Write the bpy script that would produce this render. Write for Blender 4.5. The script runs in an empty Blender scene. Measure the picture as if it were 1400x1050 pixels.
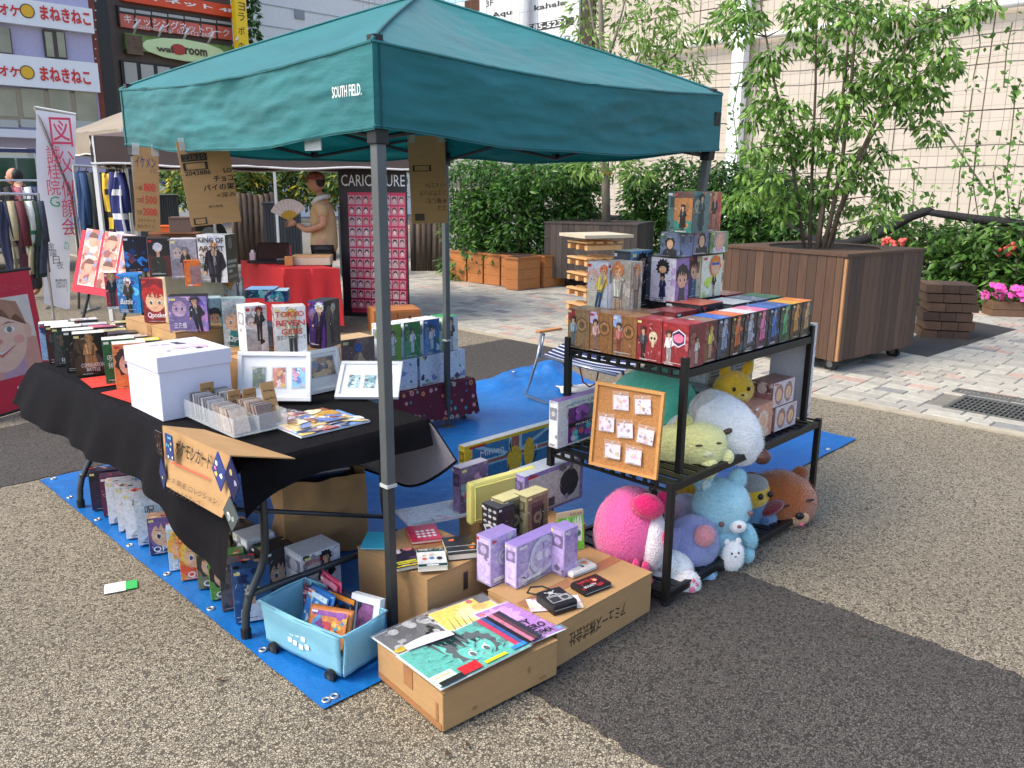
import bpy, bmesh, math, random
import numpy as np
from mathutils import Vector, Matrix
from math import sin, cos, pi, radians, hypot, atan2
random.seed(7); rng = np.random.default_rng(7)
S = bpy.context.scene
COL = S.collection

# ------------------------------------------------------------------ camera
CAM_H = 1.6; FPX = 1114.5; PITCH = radians(13.74); ROLL = radians(.43)
_f = Vector((0, cos(PITCH), -sin(PITCH))); _u0 = Vector((0, sin(PITCH), cos(PITCH))); _r0 = Vector((1, 0, 0))
_r = cos(ROLL)*_r0 + sin(ROLL)*_u0; _u = -sin(ROLL)*_r0 + cos(ROLL)*_u0
cam = bpy.data.cameras.new('camera'); camo = bpy.data.objects.new('camera', cam); COL.objects.link(camo)
cam.sensor_fit = 'HORIZONTAL'; cam.sensor_width = 36; cam.lens = FPX/1400*36; cam.clip_start = .05; cam.clip_end = 600
mw = Matrix((_r, _u, -_f)).transposed().to_4x4(); mw.translation = (0, 0, CAM_H); camo.matrix_world = mw
S.camera = camo
# ------------------------------------------------------------------ light
SUN_EL = radians(52)
sd = Vector((-.92, -.38, 0)).normalized()*cos(SUN_EL) + Vector((0, 0, sin(SUN_EL)))   # towards the sun
wd = bpy.data.worlds.new('World'); S.world = wd; wd.use_nodes = True
nt = wd.node_tree; bg = nt.nodes['Background']; sky = nt.nodes.new('ShaderNodeTexSky'); sky.sky_type = 'NISHITA'; sky.sun_disc = False
sky.sun_elevation = SUN_EL; sky.sun_rotation = atan2(sd.x, sd.y); sky.dust_density = 3.0; sky.ozone_density = 1.0; sky.air_density = 1.0
nt.links.new(sky.outputs[0], bg.inputs[0]); bg.inputs[1].default_value = .15
sl = bpy.data.lights.new('sun', 'SUN'); sl.energy = 1.3; sl.angle = radians(34); sl.color = (1, .93, .80)
so = bpy.data.objects.new('sun', sl); COL.objects.link(so); so.rotation_euler = (-sd).to_track_quat('-Z', 'Y').to_euler()
S.view_settings.view_transform = 'Standard'; S.view_settings.look = 'None'; S.view_settings.exposure = 1.16; S.view_settings.gamma = 1
S.view_settings.use_curve_mapping = False
S.cycles.max_bounces = 6; S.cycles.transparent_max_bounces = 12

# ------------------------------------------------------------------ frames and pixels of the survey
F0 = Vector((-.419, 2.571)); RZ = .79
U = Vector((cos(RZ), sin(RZ))); V = Vector((-sin(RZ), cos(RZ)))
def W(a, b, z=0.):
    p = F0 + U*a + V*b; return Vector((p.x, p.y, z))
def ray(x, y): return (_f*FPX + _r*(x-700) - _u*(y-525)).normalized()
def P(x, y, z=0.):                      # photo pixel on the level z
    d = ray(x, y); t = (z-CAM_H)/d.z; return Vector((0, 0, CAM_H)) + d*t
def PD(x, y, D):                        # photo pixel at level distance D
    d = ray(x, y); t = D/hypot(d.x, d.y); return Vector((0, 0, CAM_H)) + d*t
def PA(x, y, a):                        # photo pixel on the upright plane a = const
    d = ray(x, y); o = Vector((0, 0, CAM_H)); k = (a - (o.xy-F0).dot(U))/d.xy.dot(U); return o + d*k
def PB(x, y, b):
    d = ray(x, y); o = Vector((0, 0, CAM_H)); k = (b - (o.xy-F0).dot(V))/d.xy.dot(V); return o + d*k
def AB(p): q = Vector(p).xy-F0; return q.dot(U), q.dot(V)
def zat(p, y, x=None):                  # height over ground point p seen at photo row y
    v = Vector((p.x, p.y, 0))-Vector((0, 0, CAM_H)); t = (525-y)/FPX
    return (t*v.dot(_f)-v.dot(_u))/(_u.z-t*_f.z)
def run(p, d, x1):                      # length from p along level direction d until photo column x1
    k = (x1-700)/FPX; c = Vector((0, 0, CAM_H)); v = p-c; d = Vector((d.x, d.y, 0))
    return (k*v.dot(_f)-v.dot(_r))/(d.dot(_r)-k*d.dot(_f))

# ------------------------------------------------------------------ colours and materials
def lin(c):
    if isinstance(c, str):
        c = tuple(int(c[i:i+2], 16) for i in (0, 2, 4))
    return tuple((x/255/12.92 if x/255 <= .04045 else ((x/255+.055)/1.055)**2.4) for x in c)
MATS = {}
def mat(name, col=(200, 200, 200), rough=.6, metal=0., var=.0, vs=8., bump=0., bs=40., spec=.5, trans=0., sheen=0., stretch=None, wear=None):
    if name in MATS: return MATS[name]
    m = bpy.data.materials.new(name); MATS[name] = m; m.use_nodes = True; t = m.node_tree; N = t.nodes; b = N['Principled BSDF']
    c = lin(col); b.inputs['Base Color'].default_value = (*c, 1); b.inputs['Roughness'].default_value = rough
    b.inputs['Metallic'].default_value = metal; b.inputs['Specular IOR Level'].default_value = spec
    if sheen: b.inputs['Sheen Weight'].default_value = sheen; b.inputs['Sheen Roughness'].default_value = .5
    if trans:
        b.inputs['Subsurface Weight'].default_value = 0
    if var or bump:
        tc = N.new('ShaderNodeTexCoord'); vec = tc.outputs['Object']
        if stretch:
            mp = N.new('ShaderNodeMapping'); mp.inputs['Scale'].default_value = stretch; t.links.new(vec, mp.inputs[0]); vec = mp.outputs[0]
    if var:
        n = N.new('ShaderNodeTexNoise'); n.inputs['Scale'].default_value = vs; n.inputs['Detail'].default_value = 6; t.links.new(vec, n.inputs['Vector'])
        r = N.new('ShaderNodeMapRange'); r.inputs['From Min'].default_value = .3; r.inputs['From Max'].default_value = .7
        r.inputs['To Min'].default_value = 1-var; r.inputs['To Max'].default_value = 1+var*.6; t.links.new(n.outputs['Fac'], r.inputs['Value'])
        mx = N.new('ShaderNodeMix'); mx.data_type = 'RGBA'; mx.blend_type = 'MULTIPLY'; mx.inputs['Factor'].default_value = 1
        mx.inputs[6].default_value = (*c, 1); t.links.new(r.outputs[0], mx.inputs[7]); t.links.new(mx.outputs[2], b.inputs['Base Color'])
    if bump:
        n2 = N.new('ShaderNodeTexNoise'); n2.inputs['Scale'].default_value = bs; n2.inputs['Detail'].default_value = 4; t.links.new(vec, n2.inputs['Vector'])
        bp = N.new('ShaderNodeBump'); bp.inputs['Strength'].default_value = bump; bp.inputs['Distance'].default_value = .02
        t.links.new(n2.outputs['Fac'], bp.inputs['Height']); t.links.new(bp.outputs[0], b.inputs['Normal'])
    return m
def vcol_mat(name, rough, detail=0., dscale=60., spec=.5, trans=0., coat=0., bump=0., sheen=0.):
    if name in MATS: return MATS[name]
    m = bpy.data.materials.new(name); MATS[name] = m; m.use_nodes = True; t = m.node_tree; N = t.nodes; b = N['Principled BSDF']
    a = N.new('ShaderNodeVertexColor'); a.layer_name = 'Col'; b.inputs['Roughness'].default_value = rough; b.inputs['Specular IOR Level'].default_value = spec
    b.inputs['Coat Weight'].default_value = coat; b.inputs['Coat Roughness'].default_value = .15
    if sheen: b.inputs['Sheen Weight'].default_value = sheen
    src = a.outputs['Color']
    if detail or bump:
        tc = N.new('ShaderNodeTexCoord')
    if detail:
        n = N.new('ShaderNodeTexNoise'); n.inputs['Scale'].default_value = dscale; n.inputs['Detail'].default_value = 5; n.inputs['Distortion'].default_value = .8
        t.links.new(tc.outputs['Object'], n.inputs['Vector'])
        r = N.new('ShaderNodeMapRange'); r.inputs['From Min'].default_value = .32; r.inputs['From Max'].default_value = .68
        r.inputs['To Min'].default_value = 1-detail; r.inputs['To Max'].default_value = 1+detail*.7; t.links.new(n.outputs['Fac'], r.inputs['Value'])
        mx = N.new('ShaderNodeMix'); mx.data_type = 'RGBA'; mx.blend_type = 'MULTIPLY'; mx.inputs['Factor'].default_value = 1
        t.links.new(src, mx.inputs[6]); t.links.new(r.outputs[0], mx.inputs[7]); src = mx.outputs[2]
    if name == 'printed_card':
        nw = N.new('ShaderNodeTexNoise'); nw.inputs['Scale'].default_value = 40; t.links.new(tc.outputs['Object'], nw.inputs['Vector'])
        va = N.new('ShaderNodeVectorMath'); va.operation = 'MULTIPLY_ADD'; va.inputs[1].default_value = (.03,)*3; t.links.new(nw.outputs['Color'], va.inputs[0]); t.links.new(tc.outputs['Object'], va.inputs[2])
        vo = N.new('ShaderNodeTexVoronoi'); vo.inputs['Scale'].default_value = 95; t.links.new(va.outputs[0], vo.inputs['Vector'])
        ov = N.new('ShaderNodeMix'); ov.data_type = 'RGBA'; ov.blend_type = 'OVERLAY'; ov.inputs['Factor'].default_value = .19
        t.links.new(src, ov.inputs[6]); sc_ = N.new('ShaderNodeSeparateColor'); t.links.new(vo.outputs['Color'], sc_.inputs[0]); t.links.new(sc_.outputs[0], ov.inputs[7]); src = ov.outputs[2]
    t.links.new(src, b.inputs['Base Color'])
    if bump:
        n2 = N.new('ShaderNodeTexNoise'); n2.inputs['Scale'].default_value = dscale*2; n2.inputs['Detail'].default_value = 4; t.links.new(tc.outputs['Object'], n2.inputs['Vector'])
        bp = N.new('ShaderNodeBump'); bp.inputs['Strength'].default_value = bump; bp.inputs['Distance'].default_value = .01
        t.links.new(n2.outputs['Fac'], bp.inputs['Height']); t.links.new(bp.outputs[0], b.inputs['Normal'])
    if trans:
        tr = N.new('ShaderNodeBsdfTranslucent'); t.links.new(src, tr.inputs[0]); ms = N.new('ShaderNodeMixShader'); ms.inputs[0].default_value = trans
        t.links.new(b.outputs[0], ms.inputs[1]); t.links.new(tr.outputs[0], ms.inputs[2]); t.links.new(ms.outputs[0], N['Material Output'].inputs[0])
    return m
PRINT = vcol_mat('printed_card', .38, .15, 70, coat=.25)
CARTON = vcol_mat('printed_carton', .45, .08, 30)
POSTER = vcol_mat('poster_print', .5, .07, 12)
CLOTH = vcol_mat('printed_cloth', .8, .12, 14, bump=.3)
PLUSH = vcol_mat('plush_fur', .9, .08, 60, spec=.15, bump=.9, sheen=.7)
LEAF = vcol_mat('leaf', .45, .0, trans=.35)
def clear_mat(name, tint=(235, 240, 245), alpha=.25, rough=.08):
    if name in MATS: return MATS[name]
    m = bpy.data.materials.new(name); MATS[name] = m; m.use_nodes = True; t = m.node_tree; N = t.nodes; b = N['Principled BSDF']
    b.inputs['Base Color'].default_value = (*lin(tint), 1); b.inputs['Roughness'].default_value = rough; b.inputs['Alpha'].default_value = alpha
    return m

# ------------------------------------------------------------------ mesh builder
def tag(o, label=None, cat=None, group=None, kind=None):
    if label: o['label'] = label
    if cat: o['category'] = cat
    if group: o['group'] = group
    if kind: o['kind'] = kind
    return o
class MB:
    def __init__(s): s.v = []; s.f = []; s.c = []; s.m = []; s.k = (255, 255, 255); s.mi = 0; s.T = None
    def add(s, vs, fs, col=None):
        o = len(s.v)
        if s.T is not None: vs = [s.T @ Vector(p) for p in vs]
        s.v += [tuple(p) for p in vs]
        for f in fs: s.f.append([i+o for i in f]); s.c.append(col if col is not None else s.k); s.m.append(s.mi)
    def box(s, c, d, rz=0., col=None, cols=None, M=None):
        x, y, z = d[0]/2, d[1]/2, d[2]/2
        R = M if M is not None else Matrix.Rotation(rz, 3, 'Z')
        vs = [Vector(c)+R @ Vector((sx*x, sy*y, sz*z)) for sz in (-1, 1) for sx, sy in ((-1, -1), (1, -1), (1, 1), (-1, 1))]
        fs = [(0, 1, 5, 4), (1, 2, 6, 5), (2, 3, 7, 6), (3, 0, 4, 7), (4, 5, 6, 7), (3, 2, 1, 0)]      # front right back left top bottom
        if cols:
            for f, k in zip(fs, cols): s.add([vs[i] for i in f], [(0, 1, 2, 3)], k)
        else: s.add(vs, fs, col)
        return s
    def cyl(s, p, q, r, r2=None, n=10, col=None, cap=True):
        p = Vector(p); q = Vector(q); r2 = r if r2 is None else r2; ax = (q-p)
        if ax.length < 1e-9: return s
        ax.normalize(); e = ax.orthogonal().normalized(); g = ax.cross(e)
        vs = []; 
        for c, rr in ((p, r), (q, r2)):
            for i in range(n):
                a = 2*pi*i/n; vs.append(c+(e*cos(a)+g*sin(a))*rr)
        fs = [(i, (i+1) % n, n+(i+1) % n, n+i) for i in range(n)]
        if cap: fs += [tuple(range(n))[::-1], tuple(range(n, 2*n))]
        s.add(vs, fs, col); return s
    def tube(s, pts, r, n=8, col=None, closed=False):
        pts = [Vector(p) for p in pts]; L = len(pts); vs = []; e = None
        rs = r if isinstance(r, (list, tuple)) else [r]*L
        for i, p in enumerate(pts):
            t = (pts[(i+1) % L]-pts[i-1]) if (0 < i < L-1 or closed) else (pts[1]-pts[0] if i == 0 else pts[-1]-pts[-2])
            if t.length < 1e-9: t = Vector((0, 0, 1))
            t.normalize()
            e = t.orthogonal().normalized() if e is None else (e-t*e.dot(t))
            if e.length < 1e-6: e = t.orthogonal()
            e.normalize(); g = t.cross(e)
            vs += [p+(e*cos(2*pi*k/n)+g*sin(2*pi*k/n))*rs[i] for k in range(n)]
        fs = []
        for i in range(L if closed else L-1):
            j = (i+1) % L
            for k in range(n): fs.append((i*n+k, i*n+(k+1) % n, j*n+(k+1) % n, j*n+k))
        if not closed: fs += [tuple(range(n))[::-1], tuple((L-1)*n+k for k in range(n))]
        s.add(vs, fs, col); return s
    def ell(s, c, r, n=16, m=10, col=None, M=None, fn=None):
        vs = []; R = M if M is not None else Matrix.Identity(3)
        for j in range(m+1):
            th = pi*j/m
            for i in range(n):
                ph = 2*pi*i/n; p = Vector((sin(th)*cos(ph)*r[0], sin(th)*sin(ph)*r[1], cos(th)*r[2]))
                if fn: p = fn(p)
                vs.append(Vector(c)+R @ p)
        fs = [(j*n+i, (j+1)*n+i, (j+1)*n+(i+1) % n, j*n+(i+1) % n) for j in range(m) for i in range(n)]
        s.add(vs, fs, col); return s
    def poly(s, pts, col=None): s.add(pts, [tuple(range(len(pts)))], col); return s
    def prism(s, pts, h, col=None, off=Vector((0, 0, 1))):
        n = len(pts); pts = [Vector(p) for p in pts]; q = [p+off*h for p in pts]
        s.add(pts+q, [tuple(range(n))[::-1], tuple(range(n, 2*n))]+[(i, (i+1) % n, n+(i+1) % n, n+i) for i in range(n)], col); return s
    def grid(s, fn, nu, nv, col=None, colfn=None):
        vs = [fn(i/nu, j/nv) for j in range(nv+1) for i in range(nu+1)]
        for j in range(nv):
            pass
        fs = [(j*(nu+1)+i, j*(nu+1)+i+1, (j+1)*(nu+1)+i+1, (j+1)*(nu+1)+i) for j in range(nv) for i in range(nu)]
        o = len(s.v); s.add(vs, fs, col)
        if colfn:
            for q, (j, i) in enumerate((j, i) for j in range(nv) for i in range(nu)): s.c[len(s.c)-len(fs)+q] = colfn((i+.5)/nu, (j+.5)/nv)
        return s
    def mesh(s, name, mats, smooth=False, colors=True):
        me = bpy.data.meshes.new(name); me.from_pydata(s.v, [], s.f)
        for m in (mats if isinstance(mats, (list, tuple)) else [mats]): me.materials.append(m)
        if isinstance(mats, (list, tuple)) and len(mats) > 1: me.polygons.foreach_set('material_index', s.m)
        if colors and (set(s.c) != {(255, 255, 255)}):
            at = me.color_attributes.new('Col', 'FLOAT_COLOR', 'CORNER'); L = []
            cache = {}
            for f, c in zip(s.f, s.c):
                k = cache.get(c)
                if k is None: k = cache[c] = (*lin(c), 1.)
                L += k*len(f)
            at.data.foreach_set('color', L)
        if smooth: me.polygons.foreach_set('use_smooth', [True]*len(me.polygons))
        me.update(); return me
    def build(s, name, mats, parent=None, smooth=False, loc=None, rz=0., bevel=0., sub=0, weld=False, thick=0.):
        me = s.mesh(name, mats, smooth)
        if weld:
            b = bmesh.new(); b.from_mesh(me); bmesh.ops.remove_doubles(b, verts=b.verts, dist=1e-5); bmesh.ops.recalc_face_normals(b, faces=b.faces); b.to_mesh(me); b.free()
        o = bpy.data.objects.new(name, me); COL.objects.link(o)
        if parent: o.parent = parent
        if loc is not None: o.location = loc
        o.rotation_euler[2] = rz
        if thick: mo = o.modifiers.new('solid', 'SOLIDIFY'); mo.thickness = thick; mo.offset = 0
        if bevel: mo = o.modifiers.new('bevel', 'BEVEL'); mo.width = bevel; mo.segments = 2; mo.limit_method = 'ANGLE'; mo.harden_normals = False
        if sub: mo = o.modifiers.new('sub', 'SUBSURF'); mo.levels = sub; mo.render_levels = sub
        return o
def empty(name, loc, rz=0., label=None, cat=None, group=None, kind=None):
    o = bpy.data.objects.new(name, None); COL.objects.link(o); o.location = loc; o.rotation_euler[2] = rz; o.empty_display_size = .05
    return tag(o, label, cat, group, kind)
def link_copy(o, parent=None):
    c = o.copy(); COL.objects.link(c)
    if parent is not None: c.parent = parent
    return c
def copy_tree(o, parent=None, label=None):
    c = link_copy(o, parent)
    for ch in list(o.children): copy_tree(ch, c)
    if label: c['label'] = label
    return c
# ------------------------------------------------------------------ lettering
_TX = {}
def text_mesh(s, shear=0., bold=0.):
    k = (s, shear, bold)
    if k in _TX: return _TX[k]
    cu = bpy.data.curves.new('lettering', 'FONT'); cu.body = s; cu.size = 1; cu.shear = shear; cu.offset = bold; cu.resolution_u = 2
    ob = bpy.data.objects.new('lettering', cu); me = bpy.data.meshes.new_from_object(ob); bpy.data.objects.remove(ob)
    co = np.empty(len(me.vertices)*3); me.vertices.foreach_get('co', co); co = co.reshape(-1, 3)
    mn = co.min(0) if len(co) else np.zeros(3); mx = co.max(0) if len(co) else np.ones(3)
    _TX[k] = (me, mn, mx); return _TX[k]
def text(s, col, parent, x, z, w=None, h=None, y=-.0025, M=None, name='lettering', shear=0., bold=0., rough=.5, rot=0., flipx=1, sub=None):
    """lettering on a parent's front (local x right, z up, facing -y); (x, z) is its lower left corner"""
    me0, mn, mx = text_mesh(s, shear, bold); me = me0.copy(); sz = mx-mn
    if w is None: w = h*sz[0]/sz[1]
    if h is None: h = w*sz[1]/sz[0]
    co = np.empty(len(me.vertices)*3); me.vertices.foreach_get('co', co); co = co.reshape(-1, 3)
    X = (co[:, 0]-mn[0])/max(sz[0], 1e-6)*w; Z = (co[:, 1]-mn[1])/max(sz[1], 1e-6)*h
    if rot:
        cx, cz = w/2, h/2; X, Z = cx+(X-cx)*cos(rot)-(Z-cz)*sin(rot), cz+(X-cx)*sin(rot)+(Z-cz)*cos(rot)
    q = np.stack([x+X, np.full_like(X, y), z+Z], 1)
    if M is not None: q = np.array([tuple(M @ Vector(p)) for p in q])
    me.vertices.foreach_set('co', q.ravel()); me.update()
    k = 'ink_%02x%02x%02x' % tuple(int(i) for i in col) if not isinstance(col, str) else 'ink_'+col
    me.materials.clear(); me.materials.append(mat(k, col, rough))
    o = bpy.data.objects.new(name, me); COL.objects.link(o)
    if parent: o.parent = parent
    return o
# ================================================================== ground
def asphalt(name, c1, c2, cgap, big):
    m = bpy.data.materials.new(name); m.use_nodes = True; t = m.node_tree; N = t.nodes; b = N['Principled BSDF']; L = t.links.new
    tc = N.new('ShaderNodeTexCoord'); ns = N.new('ShaderNodeTexNoise'); ns.inputs['Scale'].default_value = 30; L(tc.outputs['Object'], ns.inputs['Vector'])
    mv = N.new('ShaderNodeVectorMath'); mv.operation = 'MULTIPLY_ADD'; mv.inputs[1].default_value = (.012,)*3; L(ns.outputs['Color'], mv.inputs[0]); L(tc.outputs['Object'], mv.inputs[2])
    v = N.new('ShaderNodeTexVoronoi'); v.feature = 'F1'; v.inputs['Scale'].default_value = 118; L(mv.outputs[0], v.inputs['Vector'])
    e = N.new('ShaderNodeTexVoronoi'); e.feature = 'DISTANCE_TO_EDGE'; e.inputs['Scale'].default_value = 118; L(mv.outputs[0], e.inputs['Vector'])
    sp = N.new('ShaderNodeSeparateColor'); L(v.outputs['Color'], sp.inputs[0])
    cr = N.new('ShaderNodeValToRGB'); el = cr.color_ramp.elements; el[0].color = (*lin(c1), 1); el[1].color = (*lin(c2), 1); el[0].position = .15; el[1].position = .9
    L(sp.outputs[0], cr.inputs[0])
    bn = N.new('ShaderNodeTexNoise'); bn.inputs['Scale'].default_value = .55; bn.inputs['Detail'].default_value = 5; L(tc.outputs['Object'], bn.inputs['Vector'])
    br = N.new('ShaderNodeMapRange'); br.inputs['From Min'].default_value = .3; br.inputs['From Max'].default_value = .7; br.inputs['To Min'].default_value = 1-big; br.inputs['To Max'].default_value = 1+big*.5
    L(bn.outputs['Fac'], br.inputs[0])
    m0 = N.new('ShaderNodeMix'); m0.data_type = 'RGBA'; m0.blend_type = 'MULTIPLY'; m0.inputs[0].default_value = 1; L(cr.outputs[0], m0.inputs[6]); L(br.outputs[0], m0.inputs[7])
    # gaps between stones, some stones missing
    th = N.new('ShaderNodeMapRange'); th.inputs['From Min'].default_value = .02; th.inputs['From Max'].default_value = .12; L(e.outputs['Distance'], th.inputs[0])
    ms = N.new('ShaderNodeMath'); ms.operation = 'GREATER_THAN'; ms.inputs[1].default_value = .13; L(sp.outputs[1], ms.inputs[0])
    mm = N.new('ShaderNodeMath'); mm.operation = 'MULTIPLY'; L(th.outputs[0], mm.inputs[0]); L(ms.outputs[0], mm.inputs[1])
    m1 = N.new('ShaderNodeMix'); m1.data_type = 'RGBA'; m1.inputs[6].default_value = (*lin(cgap), 1); L(mm.outputs[0], m1.inputs[0]); L(m0.outputs[2], m1.inputs[7])
    L(m1.outputs[2], b.inputs['Base Color']); b.inputs['Roughness'].default_value = .8; b.inputs['Specular IOR Level'].default_value = .3
    bp = N.new('ShaderNodeBump'); bp.inputs['Strength'].default_value = .75; bp.inputs['Distance'].default_value = .005
    ad = N.new('ShaderNodeMath'); ad.operation = 'MULTIPLY_ADD'; L(sp.outputs[2], ad.inputs[0]); ad.inputs[1].default_value = .35; L(mm.outputs[0], ad.inputs[2])
    L(ad.outputs[0], bp.inputs['Height']); L(bp.outputs[0], b.inputs['Normal'])
    return m
A_LIGHT = asphalt('aggregate_asphalt', (140, 130, 112), (180, 169, 146), (84, 77, 65), .22)
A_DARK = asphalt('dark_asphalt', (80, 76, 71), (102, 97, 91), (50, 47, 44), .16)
def sheet(name, pts, m, z, kind='structure', parent=None):
    mb = MB(); mb.poly([(p.x, p.y, z) for p in pts]); o = mb.build(name, m, parent); tag(o, kind=kind) if parent is None else None; return o
g = sheet('ground', [Vector(p) for p in ((-300, -60), (300, -60), (300, 400), (-300, 400))], A_LIGHT, 0)
def band(p0, p1, q0, q1, n=260):
    mb = MB(); pn = (q0-p0).normalized(); j = lambda v: v+pn*random.uniform(-.012, .012)+Vector((0, 0, .004)); A_ = [j(p0.lerp(p1, k/n)) for k in range(n+1)]; B_ = [j(q0.lerp(q1, k/n)) for k in range(n+1)]
    mb.add(A_+B_, [(k, k+1, n+2+k, n+1+k) for k in range(n)]); tag(mb.build('dark_asphalt_band', A_DARK), kind='structure')
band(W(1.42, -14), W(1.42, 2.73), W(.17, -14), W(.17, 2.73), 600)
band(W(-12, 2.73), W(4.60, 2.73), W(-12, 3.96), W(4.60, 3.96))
# paving of small blocks
pv = empty('pavement', W(0, 0, 0), RZ, kind='structure')
mb = MB(); mb.add([(4.62, -9, .002), (13.2, -9, .002), (13.2, 26, .002), (4.62, 26, .002)], [(0, 1, 2, 3)]); mb.build('joint_bed', mat('joint_sand', (120, 116, 106), .9, var=.2), pv)
mb = MB(); mb.box((4.56, 8.5, .004), (.11, 35, .012)); mb.build('edge_kerb', mat('kerb_concrete', (165, 156, 136), .85, var=.15, bump=.2), pv)
BC = [(166, 162, 150)]*11+[(156, 152, 142)]*7+[(174, 170, 157)]*6+[(132, 131, 127)]*3+[(170, 145, 131)]*1+[(178, 156, 142)]*1
bmats = {}
for k in set(BC): bmats[k] = mat('paver_%d' % k[0], k, .8, var=.14, vs=14, bump=.15, bs=90)
pmesh = {}
def paver_mesh(L, k):
    if (L, k) not in pmesh:
        mb = MB(); w = .148; e = .006; x, y = w/2, L/2-.002
        lo = [(-x, -y, 0), (x, -y, 0), (x, y, 0), (-x, y, 0)]; hi = [(-x, -y, .006), (x, -y, .006), (x, y, .006), (-x, y, .006)]
        tp = [(-x+e, -y+e, .012), (x-e, -y+e, .012), (x-e, y-e, .012), (-x+e, y-e, .012)]
        mb.add(lo+hi+tp, [(i, (i+1) % 4, 4+(i+1) % 4, 4+i) for i in range(4)]+[(4+i, 4+(i+1) % 4, 8+(i+1) % 4, 8+i) for i in range(4)]+[(8, 9, 10, 11)])
        pmesh[(L, k)] = mb.mesh('paver', bmats[k])
    return pmesh[(L, k)]
cand = []
a = 4.695; row = 0
while a < 12.6:
    b = -1.4-(row % 3)*.07
    while b < 13.0:
        L = random.choice((.15, .15, .30, .30, .225)); k = random.choice(BC); w = W(a, b+L/2); v = w-Vector((0, 0, CAM_H)); d = v.dot(_f)
        x = 700+FPX*v.dot(_r)/d; y = 525-FPX*v.dot(_u)/d
        if -40 < x < 1440 and not (4.86 < a < 5.42 and -.86 < b+L/2 < -.2): cand.append((d, a, b+L/2, L-.004, k, x, y))
        b += L
    a += .153; row += 1
def vis(c): return (c[5] > 1115 and c[6] > 400) or (540 < c[5] < 770)
cand.sort(key=lambda c: (not vis(c), c[0])); far = MB(); fm = list(bmats); fmi = {k: i for i, k in enumerate(fm)}
for i, (d, a, b, L, k, x, y) in enumerate(cand):
    if i < 300:
        o = bpy.data.objects.new('paver', paver_mesh(L, k)); COL.objects.link(o); o.parent = pv; o.location = (a, b, .002); o.rotation_euler = (random.uniform(-.004, .004), random.uniform(-.004, .004), 0)
    else:
        far.mi = fmi[k]; far.box((a, b, .008), (.147, L-.004, .012))
o = far.build('far_pavers', [bmats[k] for k in fm], pv); o['kind'] = 'stuff'
# drain grates
def grate(a0, a1, b0, b1, label, n):
    t = empty('drain_grate', W((a0+a1)/2, (b0+b1)/2, 0), RZ, label, 'drain grate'); w, l = a1-a0, b1-b0; st = mat('galvanised_steel', (130, 132, 130), .45, .8, var=.2)
    mb = MB(); mb.box((0, 0, .003), (w-.02, l-.02, .002)); mb.build('pit', mat('pit_dark', (22, 22, 22), .9), t)
    mb = MB()
    for s in (-1, 1): mb.box((s*(w/2-.012), 0, .013), (.024, l, .018)); mb.box((0, s*(l/2-.012), .013), (w-.05, .024, .018))
    mb.build('frame', st, t)
    k = int((l-.05)/.03)
    for i in range(k): mb = MB(); mb.box((0, -l/2+.03+(l-.06)*i/(k-1), .012), (w-.05, .008, .014)); mb.build('bar', st, t)
    mb = MB()
    for i in range(n): mb.box((-w/2+.04+(w-.08)*i/(n-1), 0, .0125), (.007, l-.05, .010))
    mb.build('cross_bars', st, t)
grate(4.88, 5.38, -.82, -.26, 'square steel drain grate set in the pavement edge', 6)
grate(5.45, 5.60, -1.6, -.15, 'narrow steel channel grate beside the square drain grate', 3)

# ================================================================== teal canopy tent
TS = 1.957; ZE = 2.009; ZV = 1.763; ZP = zat(W(.98, .98), -6)
tent = empty('canopy_tent', W(0, 0, 0), RZ, 'teal pop-up canopy tent on four grey legs over the stall', 'canopy tent')
teal = mat('teal_canopy_cloth', (22, 118, 122), .6, var=.16, vs=2.2, bump=.35, bs=7, stretch=(1, 1, 3), sheen=.15)
t_ = teal.node_tree; tr = t_.nodes.new('ShaderNodeBsdfTranslucent'); tr.inputs[0].default_value = (*lin((14, 116, 116)), 1); ms = t_.nodes.new('ShaderNodeMixShader'); ms.inputs[0].default_value = .22
t_.links.new(t_.nodes['Principled BSDF'].outputs[0], ms.inputs[1]); t_.links.new(tr.outputs[0], ms.inputs[2]); t_.links.new(ms.outputs[0], t_.nodes['Material Output'].inputs[0])
from mathutils import noise as mno
cor = [Vector((0, 0)), Vector((TS, 0)), Vector((TS, TS)), Vector((0, TS))]; apex = Vector((TS/2, TS/2))
mb = MB()
for k in range(4):
    c0, c1 = cor[k], cor[(k+1) % 4]
    def fn(s, t, c0=c0, c1=c1):
        e = c0.lerp(c1, s); p = e.lerp(apex, t); z = ZE+(ZP-ZE)*(t**.93) - .035*sin(pi*s)*(1-t)**1.5 - .05*sin(pi*t)*sin(pi*s)
        z += .012*mno.noise(Vector((p.x*4, p.y*4, 1)))*(1-abs(2*s-1)**6)+(.008*mno.noise(Vector((p.x*9, p.y*9, 4)))+.004*mno.noise(Vector((p.x*24, p.y*24, 1))))*(1-abs(2*s-1)**6)
        if t == 1: z = ZP
        return (p.x, p.y, z)
    mb.grid(fn, 60, 34)
mb.build('roof_cloth', teal, tent, smooth=True, weld=True)
for c in cor: mb = MB(); mb.tube([(*c.lerp(apex, t), ZE+(ZP-ZE)*(t**.93)+.003) for t in np.linspace(0, 1, 20)], .006, 6); mb.build('hip_seam', teal, tent, smooth=True)
nv = [Vector((0, -1)), Vector((1, 0)), Vector((0, 1)), Vector((-1, 0))]
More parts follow.
